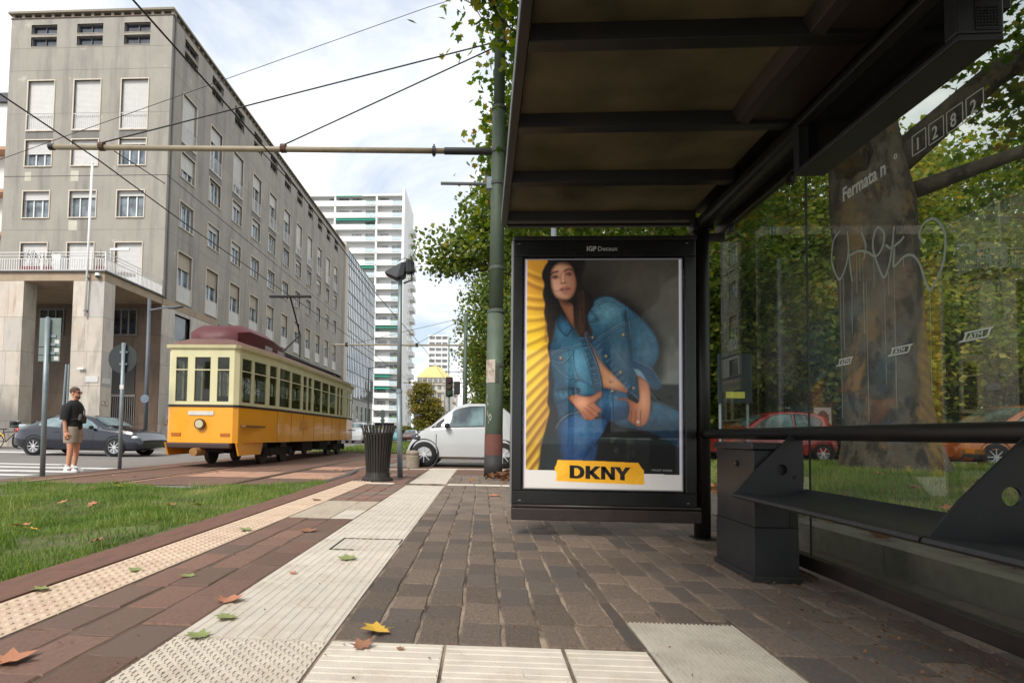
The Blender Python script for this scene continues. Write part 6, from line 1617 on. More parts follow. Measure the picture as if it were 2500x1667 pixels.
# ------------------------------------------------------------------ motorbikes and bicycle by the portico
def motorbike(label, loc, rz, col, fair):
    b = thing('motorbike', label, 'motorbike', loc, rz, 'motorbikes parked by the portico')
    for x in (-.70, .70):
        wl = MB(); wl.lathe([(.20, -.06), (.30, -.05), (.32, 0), (.30, .05), (.20, .06)], 20, closed=False); o = wl.build('wheel', tyre, b, smooth=True); o.location = (x, 0, .32); o.rotation_euler = (R(90), 0, 0)
        rm = MB(); rm.lathe([(.2, -.03), (.21, .03), (.03, .05), (.03, -.05)], 14, closed=False); rm.build('rim', rimm, o)
    m_ = MB(); m_.loft([[(-.25, -.12, .35), (-.25, .12, .35), (-.25, .12, .62), (-.25, -.12, .62)], [(.25, -.16, .30), (.25, .16, .30), (.25, .16, .64), (.25, -.16, .64)]]); m_.build('engine', under, b, bevel=.03)
    m_ = MB(); m_.loft([[(-.15, -.10, .72), (-.15, .10, .72), (-.15, .10, .80), (-.15, -.10, .80)], [(.15, -.17, .66), (.15, .17, .66), (.15, .15, .98), (.15, -.15, .98)], [(.45, -.14, .70), (.45, .14, .70), (.45, .10, .94), (.45, -.10, .94)]]); m_.build('tank', col, b, bevel=.05)
    m_ = MB(); m_.loft([[(-.75, -.10, .82), (-.75, .10, .82), (-.75, .10, .92), (-.75, -.10, .92)], [(-.1, -.13, .74), (-.1, .13, .74), (-.1, .13, .84), (-.1, -.13, .84)]]); m_.build('saddle', blackp, b, bevel=.03)
    if fair:
        m_ = MB(); m_.loft([[(.42, -.20, .60), (.42, .20, .60), (.42, .16, 1.02), (.42, -.16, 1.02)], [(.78, -.10, .72), (.78, .10, .72), (.72, .08, 1.0), (.72, -.08, 1.0)]]); m_.build('fairing', winframe_m, b, bevel=.05)
    m_ = MB(); m_.tube([(.70, -.07, .32), (.46, -.09, .95)], .03); m_.tube([(.70, .07, .32), (.46, .09, .95)], .03); m_.build('fork', rimm, b)
    m_ = MB(); m_.tube([(.34, -.40, 1.08), (.46, -.2, 1.04), (.46, .2, 1.04), (.34, .40, 1.08)], .018); m_.build('handlebar', blackp, b)
    for s in (-1, 1): m_ = MB(); m_.tube([(.44, s * .28, 1.06), (.46, s * .36, 1.2)], .008, n=5); m_.sphere((.46, s * .38, 1.23), .03, .08, .05, n=8, m_=6); m_.build('mirror', rimm, b)
    m_ = MB(); m_.tube([(-.1, .16, .3), (-.5, .2, .34), (-.95, .2, .52)], .05); m_.build('exhaust', rimm, b)
    m_ = MB(); m_.box(-1.0, -.66, -.18, .18, .95, 1.24); m_.build('top_case', blackp, b, bevel=.04)
motorbike('blue and white motorbike parked by the marble pillar', (-21.2, 25.2, -.14), R(-28), mat('blue fairing', srgb(36, 76, 176), .3, coat=.5), True)
motorbike('dark motorbike with a black top case at the left edge', (-22.9, 24.9, -.14), R(-20), blackp, False)
motorbike('grey motorbike partly hidden by the navy sedan', (-19.6, 25.6, -.14), R(-35), mat('grey fairing', srgb(120, 122, 126), .3), False)
by = thing('bicycle', 'city bicycle with a yellow rear mudguard parked in front of the motorbikes', 'bicycle', (-20.95, 24.1, -.14), R(8))
for x in (-.53, .53):
    wl = MB(); n_ = 28
    wl.tube([(x + .33 * math.cos(2 * math.pi * i / n_), 0, .34 + .33 * math.sin(2 * math.pi * i / n_)) for i in range(n_ + 1)], .018, n=6, caps=False)
    o = wl.build('wheel', tyre, by)
    sp_ = MB()
    for k in range(12): a = 2 * math.pi * k / 12; sp_.cyl((x, 0, .34), (x + .32 * math.cos(a), 0, .34 + .32 * math.sin(a)), .004, n=4)
    sp_.build('spokes', rimm, o)
fm_ = MB()
for p, q in (((-.53, 0, .34), (-.12, 0, .32)), ((-.12, 0, .32), (-.22, 0, .85)), ((-.12, 0, .32), (.36, 0, .78)), ((.36, 0, .78), (-.2, 0, .74)), ((-.53, 0, .34), (-.2, 0, .74)), ((.36, 0, .95), (.53, 0, .34))): fm_.cyl(p, q, .02, n=8)
fm_.build('frame', blackp, by); MB().box(-.36, -.10, -.07, .07, .85, .90).build('saddle', blackp, by, bevel=.03)
hb = MB(); hb.tube([(.24, -.28, 1.0), (.36, -.15, 1.02), (.36, .15, 1.02), (.24, .28, 1.0)], .014); hb.build('handlebar', rimm, by)
mg_ = MB(); mg_.tube([(-.53 + .39 * math.cos(a), 0, .34 + .39 * math.sin(a)) for a in np.linspace(R(20), R(170), 12)], .03, n=6); mg_.build('mudguard', mat('yellow plastic', srgb(216, 176, 60), .5), by)
bs = MB(); bs.box(.50, .82, -.16, .16, .86, 1.10); bs.build('basket', mat('pale plastic basket', srgb(176, 190, 196), .6), by, bevel=.02)
# ------------------------------------------------------------------ people
skin_m = mat('skin', srgb(196, 138, 108), .6, var=.06, scale=10)
hair_m = mat('cropped brown hair', srgb(84, 64, 54), .9, var=.2, scale=30)
shirt_m = mat('black cotton', srgb(26, 26, 28), .9, var=.2, scale=14)
shorts_m = mat('taupe cotton', srgb(150, 134, 118), .9, var=.12, scale=12)
shoe_m = mat('white leather', srgb(214, 214, 212), .6, var=.05)
def skin_mesh(name, joints, edges, rad, M_, parent, sub=2, root=0):
    me = bpy.data.meshes.new(name); me.from_pydata(joints, edges, []); me.materials.append(M_)
    o = link(name, me, parent)
    sk = o.modifiers.new('skin', 'SKIN'); sk.use_smooth_shade = True
    if not me.skin_vertices: pass
    lay_ = me.skin_vertices[0].data if me.skin_vertices else None
    if lay_:
        for i, r in enumerate(rad): lay_[i].radius = r if isinstance(r, tuple) else (r, r); lay_[i].use_root = (i == root)
    ss = o.modifiers.new('sub', 'SUBSURF'); ss.levels = sub; ss.render_levels = sub
    bpy.context.view_layer.update()
    dg = bpy.context.evaluated_depsgraph_get()
    nm = bpy.data.meshes.new_from_object(o.evaluated_get(dg)); nm.name = name
    if len(nm.materials) == 0: nm.materials.append(M_)
    nm.polygons.foreach_set('use_smooth', [True] * len(nm.polygons))
    bpy.data.objects.remove(o)
    return link(name, nm, parent)
def ell_ring(c, rx, ry, n=16, tilt=0.0):
    return [(c[0] + rx * math.cos(2 * math.pi * i / n), c[1] + ry * math.sin(2 * math.pi * i / n), c[2] + tilt * math.cos(2 * math.pi * i / n)) for i in range(n)]
# standing man; local frame: he faces +x (towards the tram), z up, 1.76 m tall
man = thing('person', 'man in a black t-shirt and beige shorts with a crossbody bag looking right', 'person', (-8.62, 11.55, -.14), R(4))
J = [(0, 0, .94), (0, 0, 1.18), (0, 0, 1.40), (.01, 0, 1.50), (.03, 0, 1.60),            # pelvis, waist, chest, neck, head base
     (0, .10, .90), (.02, .11, .50), (-.02, .12, .10), (.10, .125, .045),                       # left leg
     (0, -.10, .90), (.03, -.11, .50), (.0, -.12, .10), (.13, -.13, .045),                  # right leg
     (0, .145, 1.36), (-.03, .215, 1.12), (.02, .215, .88), (.04, .21, .83),                      # left arm
     (0, -.145, 1.36), (-.05, -.215, 1.12), (-.02, -.215, .88), (.0, -.21, .83)]                  # right arm
Ed = [(0, 1), (1, 2), (2, 3), (3, 4), (0, 5), (5, 6), (6, 7), (7, 8), (0, 9), (9, 10), (10, 11), (11, 12), (2, 13), (13, 14), (14, 15), (15, 16), (2, 17), (17, 18), (18, 19), (19, 20)]
Rd = [(.12, .14), (.12, .14), (.12, .15), .055, .058, .10, .062, .042, .04, .10, .062, .042, .04, .045, .044, .034, .036, .045, .044, .034, .036]
body = skin_mesh('body', J, Ed, Rd, skin_m, man)
# head with jaw, nose, ears
hd = MB(); prof = [(.052, .052, 1.52, .03), (.066, .060, 1.55, .045), (.085, .068, 1.60, .03), (.095, .074, 1.65, .022), (.098, .077, 1.70, .015), (.088, .072, 1.745, .008), (.058, .05, 1.775, .0), (.012, .012, 1.786, .0)]
hd.loft([ell_ring((c, 0, z), a, b, 18) for a, b, z, c in prof]); hd.sphere((.125, 0, 1.655), .018, .014, .022, n=8, m_=6)
for s in (-1, 1): hd.sphere((.01, s * .078, 1.655), .022, .012, .034, n=8, m_=6)
hd.build('head', skin_m, man, smooth=True)
hr = MB(); hr.sphere((.003, 0, 1.712), .104, .0838, .090, n=18, m_=12); hr.build('hair', hair_m, man, smooth=True)
bd = MB(); bd.loft([ell_ring((.052, 0, z), a, b, 14) for a, b, z in [(.045, .045, 1.535), (.062, .060, 1.555), (.066, .066, 1.585), (.058, .068, 1.605)]]); bd.build('beard', hair_m, man, smooth=True)
sg = MB(); sg.box(.10, .122, -.068, .068, 1.663, 1.697); sg.box(-.02, .11, .076, .084, 1.676, 1.688); sg.box(-.02, .11, -.084, -.076, 1.676, 1.688); sg.build('sunglasses', blackp, man, bevel=.006)
# t-shirt: torso tube with wide sleeves, loose hem
ts = MB()
ts.loft([ell_ring((.0, 0, z), a, b, 20) for a, b, z in [(.150, .180, .905), (.158, .186, .95), (.158, .184, 1.08), (.154, .186, 1.20), (.148, .196, 1.32), (.134, .205, 1.41), (.112, .165, 1.465), (.080, .098, 1.505), (.070, .078, 1.515)]], caps=False)
for s, x in ((1, -.0), (-1, -.02)):
    ts.loft([ell_ring((x, s * .10, 1.44), .085, .08, 14), ell_ring((x - .012, s * .16, 1.40), .104, .088, 14), ell_ring((x - .025, s * .195, 1.26), .098, .080, 14), ell_ring((x - .03, s * .212, 1.10), .092, .076, 14)], caps=False)
sho = ts.build('t_shirt', shirt_m, man, smooth=True)
sh2 = MB()
for s in (1, -1): sh2.loft([ell_ring((.0, s * .075, z), a, b, 18) for a, b, z in [(.128, .108, .62), (.134, .114, .66), (.138, .112, .78), (.146, .118, .90), (.144, .115, .96)]], caps=False)
sh2.build('shorts', shorts_m, man, smooth=True)
for s, x, y in ((1, -.02, .12), (-1, .0, -.12)):
    so_ = MB(); so_.loft([ell_ring((x + .055, y, z), a, b, 18) for a, b, z in [(.145, .046, .002), (.15, .052, .02), (.148, .05, .04)]]); sl = so_.build('shoe_sole', shoe_m, man, smooth=False)
    up = MB(); up.loft([ell_ring((x + c, y, z), a, b, 18) for a, b, z, c in [(.145, .05, .04, .055), (.135, .05, .065, .05), (.095, .046, .09, .015), (.06, .044, .115, -.005), (.056, .044, .135, -.008)]], caps=False); uo = up.build('shoe', shoe_m, man, smooth=True)
    for k in range(3): MB().box(x + .03 + k * .028, x + .042 + k * .028, y - .056, y + .056, .045, .09).build('stripe', blackp, uo)
    MB().loft([ell_ring((x - .008, y, z), .046, .046, 14) for z in (.12, .165)], caps=False).build('sock', shoe_m, man, smooth=True)
# hands with fingers
for s, p in ((1, (.045, .21, .80)), (-1, (.005, -.21, .80))):
    h = MB(); h.loft([ell_ring((p[0] - .01, p[1], p[2] + dz), a, b, 12) for a, b, dz in [(.030, .020, .05), (.042, .022, .0), (.040, .020, -.04), (.034, .016, -.06)]])
    for k in range(4):
        x = p[0] - .035 + k * .021; ln = (.055, .068, .072, .06)[k]
        h.tube([(x, p[1], p[2] - .05), (x + .004, p[1] - s * .006, p[2] - .05 - ln * .5), (x + .002, p[1] - s * .022, p[2] - .05 - ln)], [.0105, .0095, .007], n=6)
    h.tube([(p[0] + .03, p[1], p[2] + .02), (p[0] + .055, p[1] - s * .01, p[2] - .015), (p[0] + .055, p[1] - s * .02, p[2] - .05)], [.013, .011, .008], n=6)
    h.build('hand', skin_m, man, smooth=True)
bagm = mat('black nylon', srgb(22, 22, 24), .6, var=.1)
bg_ = MB(); bg_.loft([[(.13, y, z) for y, z in ((-.12, 1.08), (.10, 1.02), (.12, 1.16), (-.06, 1.24))], [(.22, y * .95, z) for y, z in ((-.12, 1.08), (.10, 1.02), (.12, 1.16), (-.06, 1.24))]]); bgo = bg_.build('crossbody_bag', bagm, man, bevel=.025)
stp = MB(); stp.tube([(.17, .09, 1.17), (.155, .12, 1.30), (.08, .13, 1.44), (0, .10, 1.475), (-.10, .0, 1.44), (-.155, -.10, 1.3), (-.13, -.19, 1.16), (.0, -.215, 1.08), (.15, -.12, 1.12)], .012, n=6); stp.build('bag_strap', bagm, man)
# seated passer-by glimpsed by the portico in a blue top
pb_ = thing('person', 'seated person in a dark blue top beside the marble pillar', 'person', (-20.7, 26.2, -.14), R(-60))
jb_ = [(0, 0, .50), (0, 0, .75), (.02, 0, 1.0), (.04, 0, 1.12), (.06, 0, 1.2), (.05, .10, .48), (.45, .12, .50), (.45, .12, .08), (.56, .12, .04), (.05, -.10, .48), (.45, -.12, .50), (.45, -.12, .08), (.56, -.12, .04), (.02, .2, .98), (.1, .26, .72), (.32, .16, .62), (.02, -.2, .98), (.1, -.26, .72), (.32, -.16, .62)]
eb_ = [(0, 1), (1, 2), (2, 3), (3, 4), (0, 5), (5, 6), (6, 7), (7, 8), (0, 9), (9, 10), (10, 11), (11, 12), (2, 13), (13, 14), (14, 15), (2, 16), (16, 17), (17, 18)]
rb_ = [(.14, .16), (.13, .15), (.13, .16), .055, .06, .09, .07, .05, .04, .09, .07, .05, .04, .07, .055, .045, .07, .055, .045]
skin_mesh('body', jb_, eb_, rb_, mat('blue sweater', srgb(44, 60, 100), .9), pb_)
MB().sphere((.08, 0, 1.30), .095, .08, .12).build('head', skin_m, pb_, smooth=True); MB().sphere((.06, 0, 1.34), .10, .088, .11).build('hair', hair_m, pb_, smooth=True)
bgp = MB(); bgp.box(.2, .42, -.2, .2, .55, .85); bgp.build('pale_blue_bag', mat('pale blue plastic', srgb(150, 196, 214), .5), pb_, bevel=.04)
stl = thing('seat_block', 'low stone seat block under the seated person by the pillar', 'block', (-20.7, 26.2, -.14)); MB().box(-.3, .3, -.3, .3, 0, .42).build('block', kerb_grey, stl, bevel=.02)

# ------------------------------------------------------------------ street furniture
galv = mat('galvanised steel', srgb(132, 142, 146), .45, metal=.35, var=.15, scale=4, stain=(srgb(96, 100, 100), .4, (8, 8, 2), .5, .75))
green_p = mat('worn green pole paint', srgb(78, 92, 76), .6, var=.18, scale=2.5, bump=.1, bscale=30, stain=(srgb(112, 108, 92), .45, (3, 3, 1.2), .52, .75), streak=(srgb(64, 66, 56), .6, (6, 6, .5), .5, .7))
sign_back = mat('grey sign back', srgb(104, 112, 108), .5, metal=.3, var=.08)
sticker = mat('white sticker', srgb(200, 200, 196), .6, var=.1)
s1 = thing('road_sign', 'rectangular direction sign seen from behind on a tall grey pole by the man', 'sign', (-8.33, 10.4, -.14))
MB().cyl((0, 0, 0), (-.035, 0, 3.02), .045, n=14).build('pole', galv, s1, smooth=True); MB().cyl((-.035, 0, 3.02), (-.035, 0, 3.05), .048, .02, n=14).build('cap', galv, s1)
pn = MB().box(-.23, .20, -.085, -.075, 2.20, 3.04).build('panel', mat('grey green sign back', srgb(112, 124, 118), .5, stain=(srgb(80, 88, 84), .5, (3, 3, 3), .5, .7)), s1, bevel=.004)
pn.location = (0, .13, 0)
for z in (2.33, 2.50, 2.66):
    MB().box(-.10, .12, .03, .05, z, z + .05).build('clamp', galv, s1)
for k, z in enumerate((2.22, 2.38, 2.54)): MB().box(.09, .18, .042, .0445, z, z + .075).build('sticker', sticker, s1)
MB().box(-.23, .20, .040, .0446, 2.475, 2.485).build('panel_rib', black_m, s1); MB().box(-.23, .20, .040, .0446, 2.315, 2.325).build('panel_rib', black_m, s1)
s2 = thing('road_sign', 'round road sign seen from behind on a grey pole left of the tram', 'sign', (-8.36, 12.75, -.14))
MB().cyl((0, 0, 0), (-.02, 0, 2.93), .042, n=14).build('pole', galv, s2, smooth=True)
MB().cyl((-.07, .06, 2.57), (-.07, .075, 2.57), .345, n=32).build('disc', mat('dark round sign back', srgb(40, 42, 44), .5), s2)
for z in (2.42, 2.7): MB().box(-.12, .06, .02, .058, z, z + .04).build('clamp', galv, s2)
MB().box(-.046, .046, -.046, -.04, 1.85, 1.95).build('sticker', sticker, s2)
s3 = thing('road_sign', 'thin round blue sign plate on the street lamp pole near the marble wall', 'sign', (-13.42, 21.9, -.14))
MB().cyl((-.02, -.0, 2.16), (-.02, .015, 2.16), .17, n=24).build('disc', mat('blue grey sign', srgb(104, 118, 132), .4), s3); MB().box(-.06, .06, .015, .05, 2.1, 2.22).build('clamp', galv, s3)
lp = thing('street_lamp', 'dark grey street lamp with a flat arm head in front of the portico', 'street lamp', (-13.42, 22.0, -.14))
lm_ = mat('dark grey lamp paint', srgb(84, 90, 98), .5, var=.1)
MB().cyl((0, 0, 0), (-.04, 0, 6.2), .085, .065, n=14).build('pole', lm_, lp, smooth=True)
MB().tube([(-.04, 0, 5.72), (.3, 0, 5.78), (.75, 0, 5.86)], [.05, .035, .03]).build('arm', lm_, lp)
MB().prism([(.7, 5.84), (1.0, 5.88), (1.35, 5.90), (1.32, 5.86), (1.0, 5.80), (.72, 5.80)], 'y', -.12, .12).build('head', lm_, lp, bevel=.01)
pw_ = thing('paired_poles', 'pair of slim grey poles standing by the marble pillar', 'poles', (-19.9, 26.0, -.14))
MB().cyl((-.12, 0, 0), (.02, 0, 4.0), .05, n=10).build('pole', galv, pw_); MB().cyl((.12, 0, 0), (.16, 0, 4.0), .05, n=10).build('pole', galv, pw_)

# litter bin of vertical steel slats
bin_ = thing('litter_bin', 'dark brown slatted steel litter bin on the platform edge', 'litter bin', (-1.70, 9.24, 0))
binm = mat('dark bronze paint', srgb(52, 48, 44), .45, metal=.3, var=.15, scale=8)
def br_(z): return float(np.interp(z, [0, .06, .14, .5, .74, .82, .87, .90], [.24, .205, .19, .215, .245, .268, .285, .292]))
nsl = 30
slm = []
for k in range(nsl):
    a = 2 * math.pi * k / nsl; d = Vector((math.cos(a), math.sin(a), 0)); t_ = Vector((-d.y, d.x, 0)); mb = MB(); rg = []
    for z in (.0, .06, .14, .5, .74, .80, .86, .90):
        r_ = br_(z); hw_ = .0145 if z > .1 else .02
        rg.append([tuple(d * r_ - t_ * hw_ + Vector((0, 0, z))), tuple(d * r_ + t_ * hw_ + Vector((0, 0, z))), tuple(d * (r_ - .007) + t_ * hw_ + Vector((0, 0, z))), tuple(d * (r_ - .007) - t_ * hw_ + Vector((0, 0, z)))])
    mb.loft(rg); mb.build('slat', binm, bin_)
for z, h in ((.10, .035), (.76, .03)):
    rp_ = MB(); r_ = br_(z) - .012; rp_.lathe([(r_, z - h / 2), (r_ + .008, z - h / 2), (r_ + .008, z + h / 2), (r_, z + h / 2), (r_, z - h / 2)], 40, closed=False); rp_.build('hoop', binm, bin_, smooth=False)
rp_ = MB(); rp_.lathe([(.24, 0), (.25, 0), (.25, .03), (.22, .06), (.2, .06), (.2, 0)], 36, closed=False); rp_.build('base_ring', binm, bin_)
ln_ = MB(); ln_.lathe([(.165, .1), (.21, .78), (.205, .78), (.16, .1)], 24, closed=False); ln_.cyl((0, 0, .1), (0, 0, .12), .165, n=24); ln_.build('liner', mat('dark liner', srgb(40, 42, 46), .7), bin_)

# low post with twin floodlights
fp = thing('floodlight_post', 'slim galvanised post with a dark floodlight on top beside the litter bin', 'light post', (-1.435, 9.97, 0))
MB().cyl((0, 0, 0), (-.045, 0, 1.55), .049, n=14).build('lower_pole', galv, fp, smooth=True); MB().cyl((-.045, 0, 1.5), (-.06, 0, 3.62), .041, .039, n=14).build('upper_pole', galv, fp, smooth=True)
MB().cyl((-.044, 0, 1.48), (-.046, 0, 1.53), .056, n=14).build('collar', galv, fp)
fm2 = mat('dark floodlight housing', srgb(46, 50, 54), .5, var=.1)
fh_ = MB(); fh_.loft([[(-.33, -.11, 3.60), (-.33, .11, 3.60), (-.31, .11, 3.635), (-.31, -.11, 3.635)], [(-.10, -.15, 3.50), (-.10, .15, 3.50), (-.02, .15, 3.78), (-.02, -.15, 3.78)], [(.02, -.13, 3.56), (.02, .13, 3.56), (.06, .13, 3.80), (.06, -.13, 3.80)]]); f1 = fh_.build('floodlight', fm2, fp, bevel=.012)
MB().quad((-.31, -.10, 3.60), (-.31, .10, 3.60), (-.12, .13, 3.52), (-.12, -.13, 3.52)).build('lens', mat('pale lens', srgb(150, 152, 150), .2), f1, recalc=False)
fh_ = MB(); fh_.loft([[(.05, -.12, 3.62), (.05, .12, 3.62), (.05, .12, 3.84), (.05, -.12, 3.84)], [(.20, -.10, 3.66), (.20, .10, 3.66), (.16, .08, 3.80), (.16, -.08, 3.80)]])
for k in range(5): fh_.box(.06 + k * .025, .068 + k * .025, -.13, .13, 3.62, 3.85)
fh_.build('heat_sink', fm2, fp); MB().tube([(.14, .0, 3.66), (.15, 0, 3.50), (.0, 0, 3.44)], .016, n=6).build('bracket', fm2, fp)
MB().tube([(-.12, .0, 3.83), (.02, 0, 3.9), (.1, 0, 3.86)], .006, n=5).build('cable', black_m, fp)

# concrete bollard
bo2 = thing('bollard', 'short round concrete bollard by the front wheel of the white car', 'bollard', (-1.62, 13.25, -.02))
b2 = MB(); b2.lathe([(.155, 0), (.155, .27), (.142, .285), (.142, .305), (.158, .32), (.158, .36), (.12, .395), (.04, .405), (.0, .406)], 24, closed=False); b2.build('body', mat('weathered concrete', srgb(140, 128, 112), .9, var=.2, scale=12, bump=.4), bo2, auto=40)

# tall tram wire pole with bracket arm
cp = thing('catenary_pole', 'thick worn green tram wire pole beside the poster display', 'pole', (0.222, 10.5, 0))
MB().cyl((-.02, 0, -.02), (.0, 0, 3.05), .165, .155, n=24).build('lower_section', green_p, cp, smooth=True)
MB().cyl((.0, 0, 3.05), (.02, 0, 6.9), .135, .125, n=24).build('middle_section', green_p, cp, smooth=True)
MB().cyl((.02, 0, 6.9), (.04, 0, 12.5), .105, .09, n=24).build('upper_section', green_p, cp, smooth=True)
for z, r_ in ((3.05, .165), (3.86, .14), (6.9, .135), (8.2, .115), (6.08, .14), (5.46, .14), (2.05, .162)): MB().cyl((.003 * z, 0, z - .03), (.003 * z, 0, z + .03), r_ + .006, n=20).build('band', mat('band steel', srgb(74, 80, 72), .6), cp)
MB().cyl((-.02, 0, .0), (-.018, 0, .40), .17, .168, n=24).build('base_paint', mat('black base paint', srgb(48, 46, 46), .7, var=.2), cp, smooth=True)
MB().cyl((-.018, 0, .40), (-.016, 0, .78), .1675, .1665, n=24, caps=False).build('red_band', mat('faded red band', srgb(104, 62, 54), .7, var=.2), cp, smooth=True)
# torn paper sheet on the pole and scrawled tag
def pole_patch(a0, a1, z0, z1, M_, nm, r=.1635):
    mb = MB(); rws = [[((r) * math.cos(a), (r) * math.sin(a), z) for a in np.linspace(R(a0), R(a1), 10)] for z in (z0, z1)]
    mb.loft(rws, close=False, caps=False); mb.build(nm, M_, cp, smooth=True, recalc=False)
pole_patch(178, 268, 1.72, 2.14, mat('torn paper', srgb(176, 164, 150), .8, var=.25, scale=9, stain=(srgb(96, 66, 54), .8, (8, 8, 8), .5, .65)), 'torn_paper', .168)
pole_patch(268, 292, 1.72, 2.05, mat('black residue', srgb(66, 66, 56), .8, var=.3, scale=20), 'glue_residue', .167)
gf = MB(); ggf = random.Random(4)
zz_ = 1.5
def scr(pts):
    q = [((.1665) * math.cos(R(a)), (.1665) * math.sin(R(a)), z) for a, z in spline(pts, 5)]; gf.tube(q, .0045, n=5)
scr([(215, 1.50), (205, 1.38), (222, 1.32), (205, 1.28), (212, 1.20), (228, 1.10)]); scr([(222, 1.18), (212, 1.06), (228, 1.0), (214, .94), (205, .86)]); scr([(236, 1.15), (246, 1.10), (238, 1.03), (230, 1.08), (236, 1.15)]); scr([(205, 1.1), (200, .98), (208, .9), (203, .80), (206, .72)])
gf.build('graffiti_tag', sticker, cp)
ar = MB(); ar.cyl((-.10, 0, 6.085), (-8.73, 0, 6.30), .052, n=12)
aro = ar.build('bracket_arm', mat('ochre grey tube', srgb(142, 130, 108), .6, var=.2, scale=3), cp, smooth=True)
MB().cyl((-8.70, 0, 6.30), (-8.80, 0, 6.302), .062, n=12).build('end_cap', black_m, aro); MB().cyl((-.10, 0, 6.085), (-1.0, 0, 6.108), .066, n=12).build('sleeve', blackp, aro); MB().cyl((-1.2, 0, 6.0), (-1.2, 0, 6.24), .015, n=6).build('spike', blackp, aro); MB().cyl((-1.17, 0, 6.11), (-1.23, 0, 6.11), .085, n=14).build('insulator', blackp, aro)
MB().cyl((-.08, 0, 5.46), (-1.06, 0, 5.485), .032, n=8).build('stub_arm', mat('grey stub', srgb(96, 100, 100), .5), cp)
MB().box(-.20, -.10, -.06, .06, 5.36, 5.58).build('stub_bracket', galv, cp)
for x in (-7.72, -4.1): MB().cyl((x - .05, 0, 6.185 - (x + 4.1) * .025 + .02), (x + .05, 0, 6.185 - (x + 4.1) * .025 + .02), .085, n=10).build('clamp', mat('rusty clamp', srgb(84, 60, 48), .8), aro)

cable_m = mat('dark cable', srgb(40, 38, 38), .6)
def cable(label, pts, r=.012, cat='cable', group='tram overhead cables', sag=0.0):
    P = []
    for a, b in zip(pts[:-1], pts[1:]):
        a = Vector(a); b = Vector(b)
        for t in np.linspace(0, 1, 9)[:-1]: p = a.lerp(b, t); p.z -= sag * 4 * t * (1 - t); P.append(p)
    P.append(Vector(pts[-1]))
    mb = MB(); mb.tube(P, r, n=5); o = mb.build('overhead_cable', cable_m, smooth=True); return tag(o, label, cat, group)
cable('contact wire over the near track passing under the bracket arm', [(-4.55, -6, 6.12), (-4.40, 6.6, 6.1), (-4.06, 10.5, 6.02), (-4.05, 21, 6.0), (-3.58, 35, 5.95), (-3.6, 120, 5.9)], .014)
cable('contact wire over the far track at the left end of the bracket arm', [(-7.9, -6, 6.15), (-7.77, 8.45, 6.1), (-7.55, 10.5, 6.02), (-7.58, 14, 6.0), (-7.2, 30, 5.95), (-7.1, 120, 5.9)], .014)
cable('stay cable from the pole top to the left end of the bracket arm', [(.15, 10.5, 8.2), (-7.55, 10.5, 6.36)], .014)
cable('stay cable from the pole top to the middle of the bracket arm', [(.15, 10.5, 8.1), (-3.95, 10.5, 6.24)], .014)
cable('thin span wire slanting across the sky to the left', [(1.0, 14, 12.4), (-1.566, 14, 11.63), (-12.78, 14, 7.83), (-19, 14, 5.8)], .008)
cable('short hanger wire below the left end of the bracket arm', [(-7.25, 10.5, 6.2), (-6.85, 11.6, 6.04)], .01)
cable('second short hanger below the middle of the bracket arm', [(-4.3, 10.5, 6.14), (-4.06, 12.0, 6.02)], .01)
for nm, lb, X_, Y_, h_ in (('catenary_pole', 'second tram wire pole with a long thin arm, in the middle distance', -.95, 30.0, 7.3), ('catenary_pole', 'third tram wire pole, slimmer, farther along the street', -.35, 52.0, 8.0)):
    p_ = thing(nm, lb, 'pole', (X_, Y_, -.1)); MB().cyl((0, 0, 0), (0, 0, h_), .13, .10, n=12).build('pole', green_p, p_, smooth=True)
    MB().cyl((-.1, 0, 5.6), (-7.0, 0, 5.6), .05, n=8).build('bracket_arm', mat('pale arm', srgb(140, 132, 112), .6), p_); MB().cyl((-.1, 0, 4.2), (-1.0, 0, 4.2), .03, n=6).build('stub_arm', galv, p_)
    for x in (-2.6, -6.4): MB().cyl((x, 0, 5.5), (x, 0, 5.7), .08, n=8).build('clamp', cable_m, p_)
cable('stay cable of the second pole', [(-.95, 30, 7.0), (-6.8, 30, 5.6)], .012); cable('lower stay cable of the second pole', [(-.95, 30, 7.0), (-3.6, 30, 5.55)], .012)
tl = thing('traffic_light', 'black tram signal head on a thin post near the second pole', 'traffic light', (-1.55, 26.0, -.1))
MB().cyl((0, 0, 0), (0, 0, 3.0), .05, n=10).build('post', galv, tl); MB().box(-.16, .16, -.12, .12, 2.6, 3.5).build('head', blackp, tl, bevel=.04); MB().box(.22, .5, -.1, .1, 2.7, 3.3).build('side_head', blackp, tl, bevel=.04)
for k, c_ in enumerate((srgb(60, 20, 20), srgb(60, 50, 20), srgb(20, 60, 30))): MB().cyl((0, -.12, 3.32 - k * .28), (0, -.18, 3.32 - k * .28), .1, n=14).build('lens', mat('lens %d' % k, c_, .3), tl)
for lb, x, y in (('slim lamp post far down the street by the office block', -12.6, 62), ('slim lamp post in front of the distant corner house', -7.4, 110)):
    q = thing('street_lamp', lb, 'street lamp', (x, y, -.14)); MB().cyl((0, 0, 0), (0, 0, 8.2), .09, .06, n=8).build('pole', lm_, q); MB().cyl((0, 0, 8.1), (2.2, 0, 8.4), .05, n=6).build('arm', lm_, q); MB().box(1.9, 2.7, -.15, .15, 8.36, 8.46).build('head', lm_, q)
sg2 = thing('road_sign', 'cluster of round signs on a thin far post above the litter bin', 'sign', (-10.6, 60, -.14)); MB().cyl((0, 0, 0), (0, 0, 3.4), .04, n=8).build('post', galv, sg2)
for k, z in enumerate((2.3, 2.75, 3.2)): MB().cyl((0, -.06, z), (0, -.08, z), .24, n=18).build('disc', sign_back, sg2)
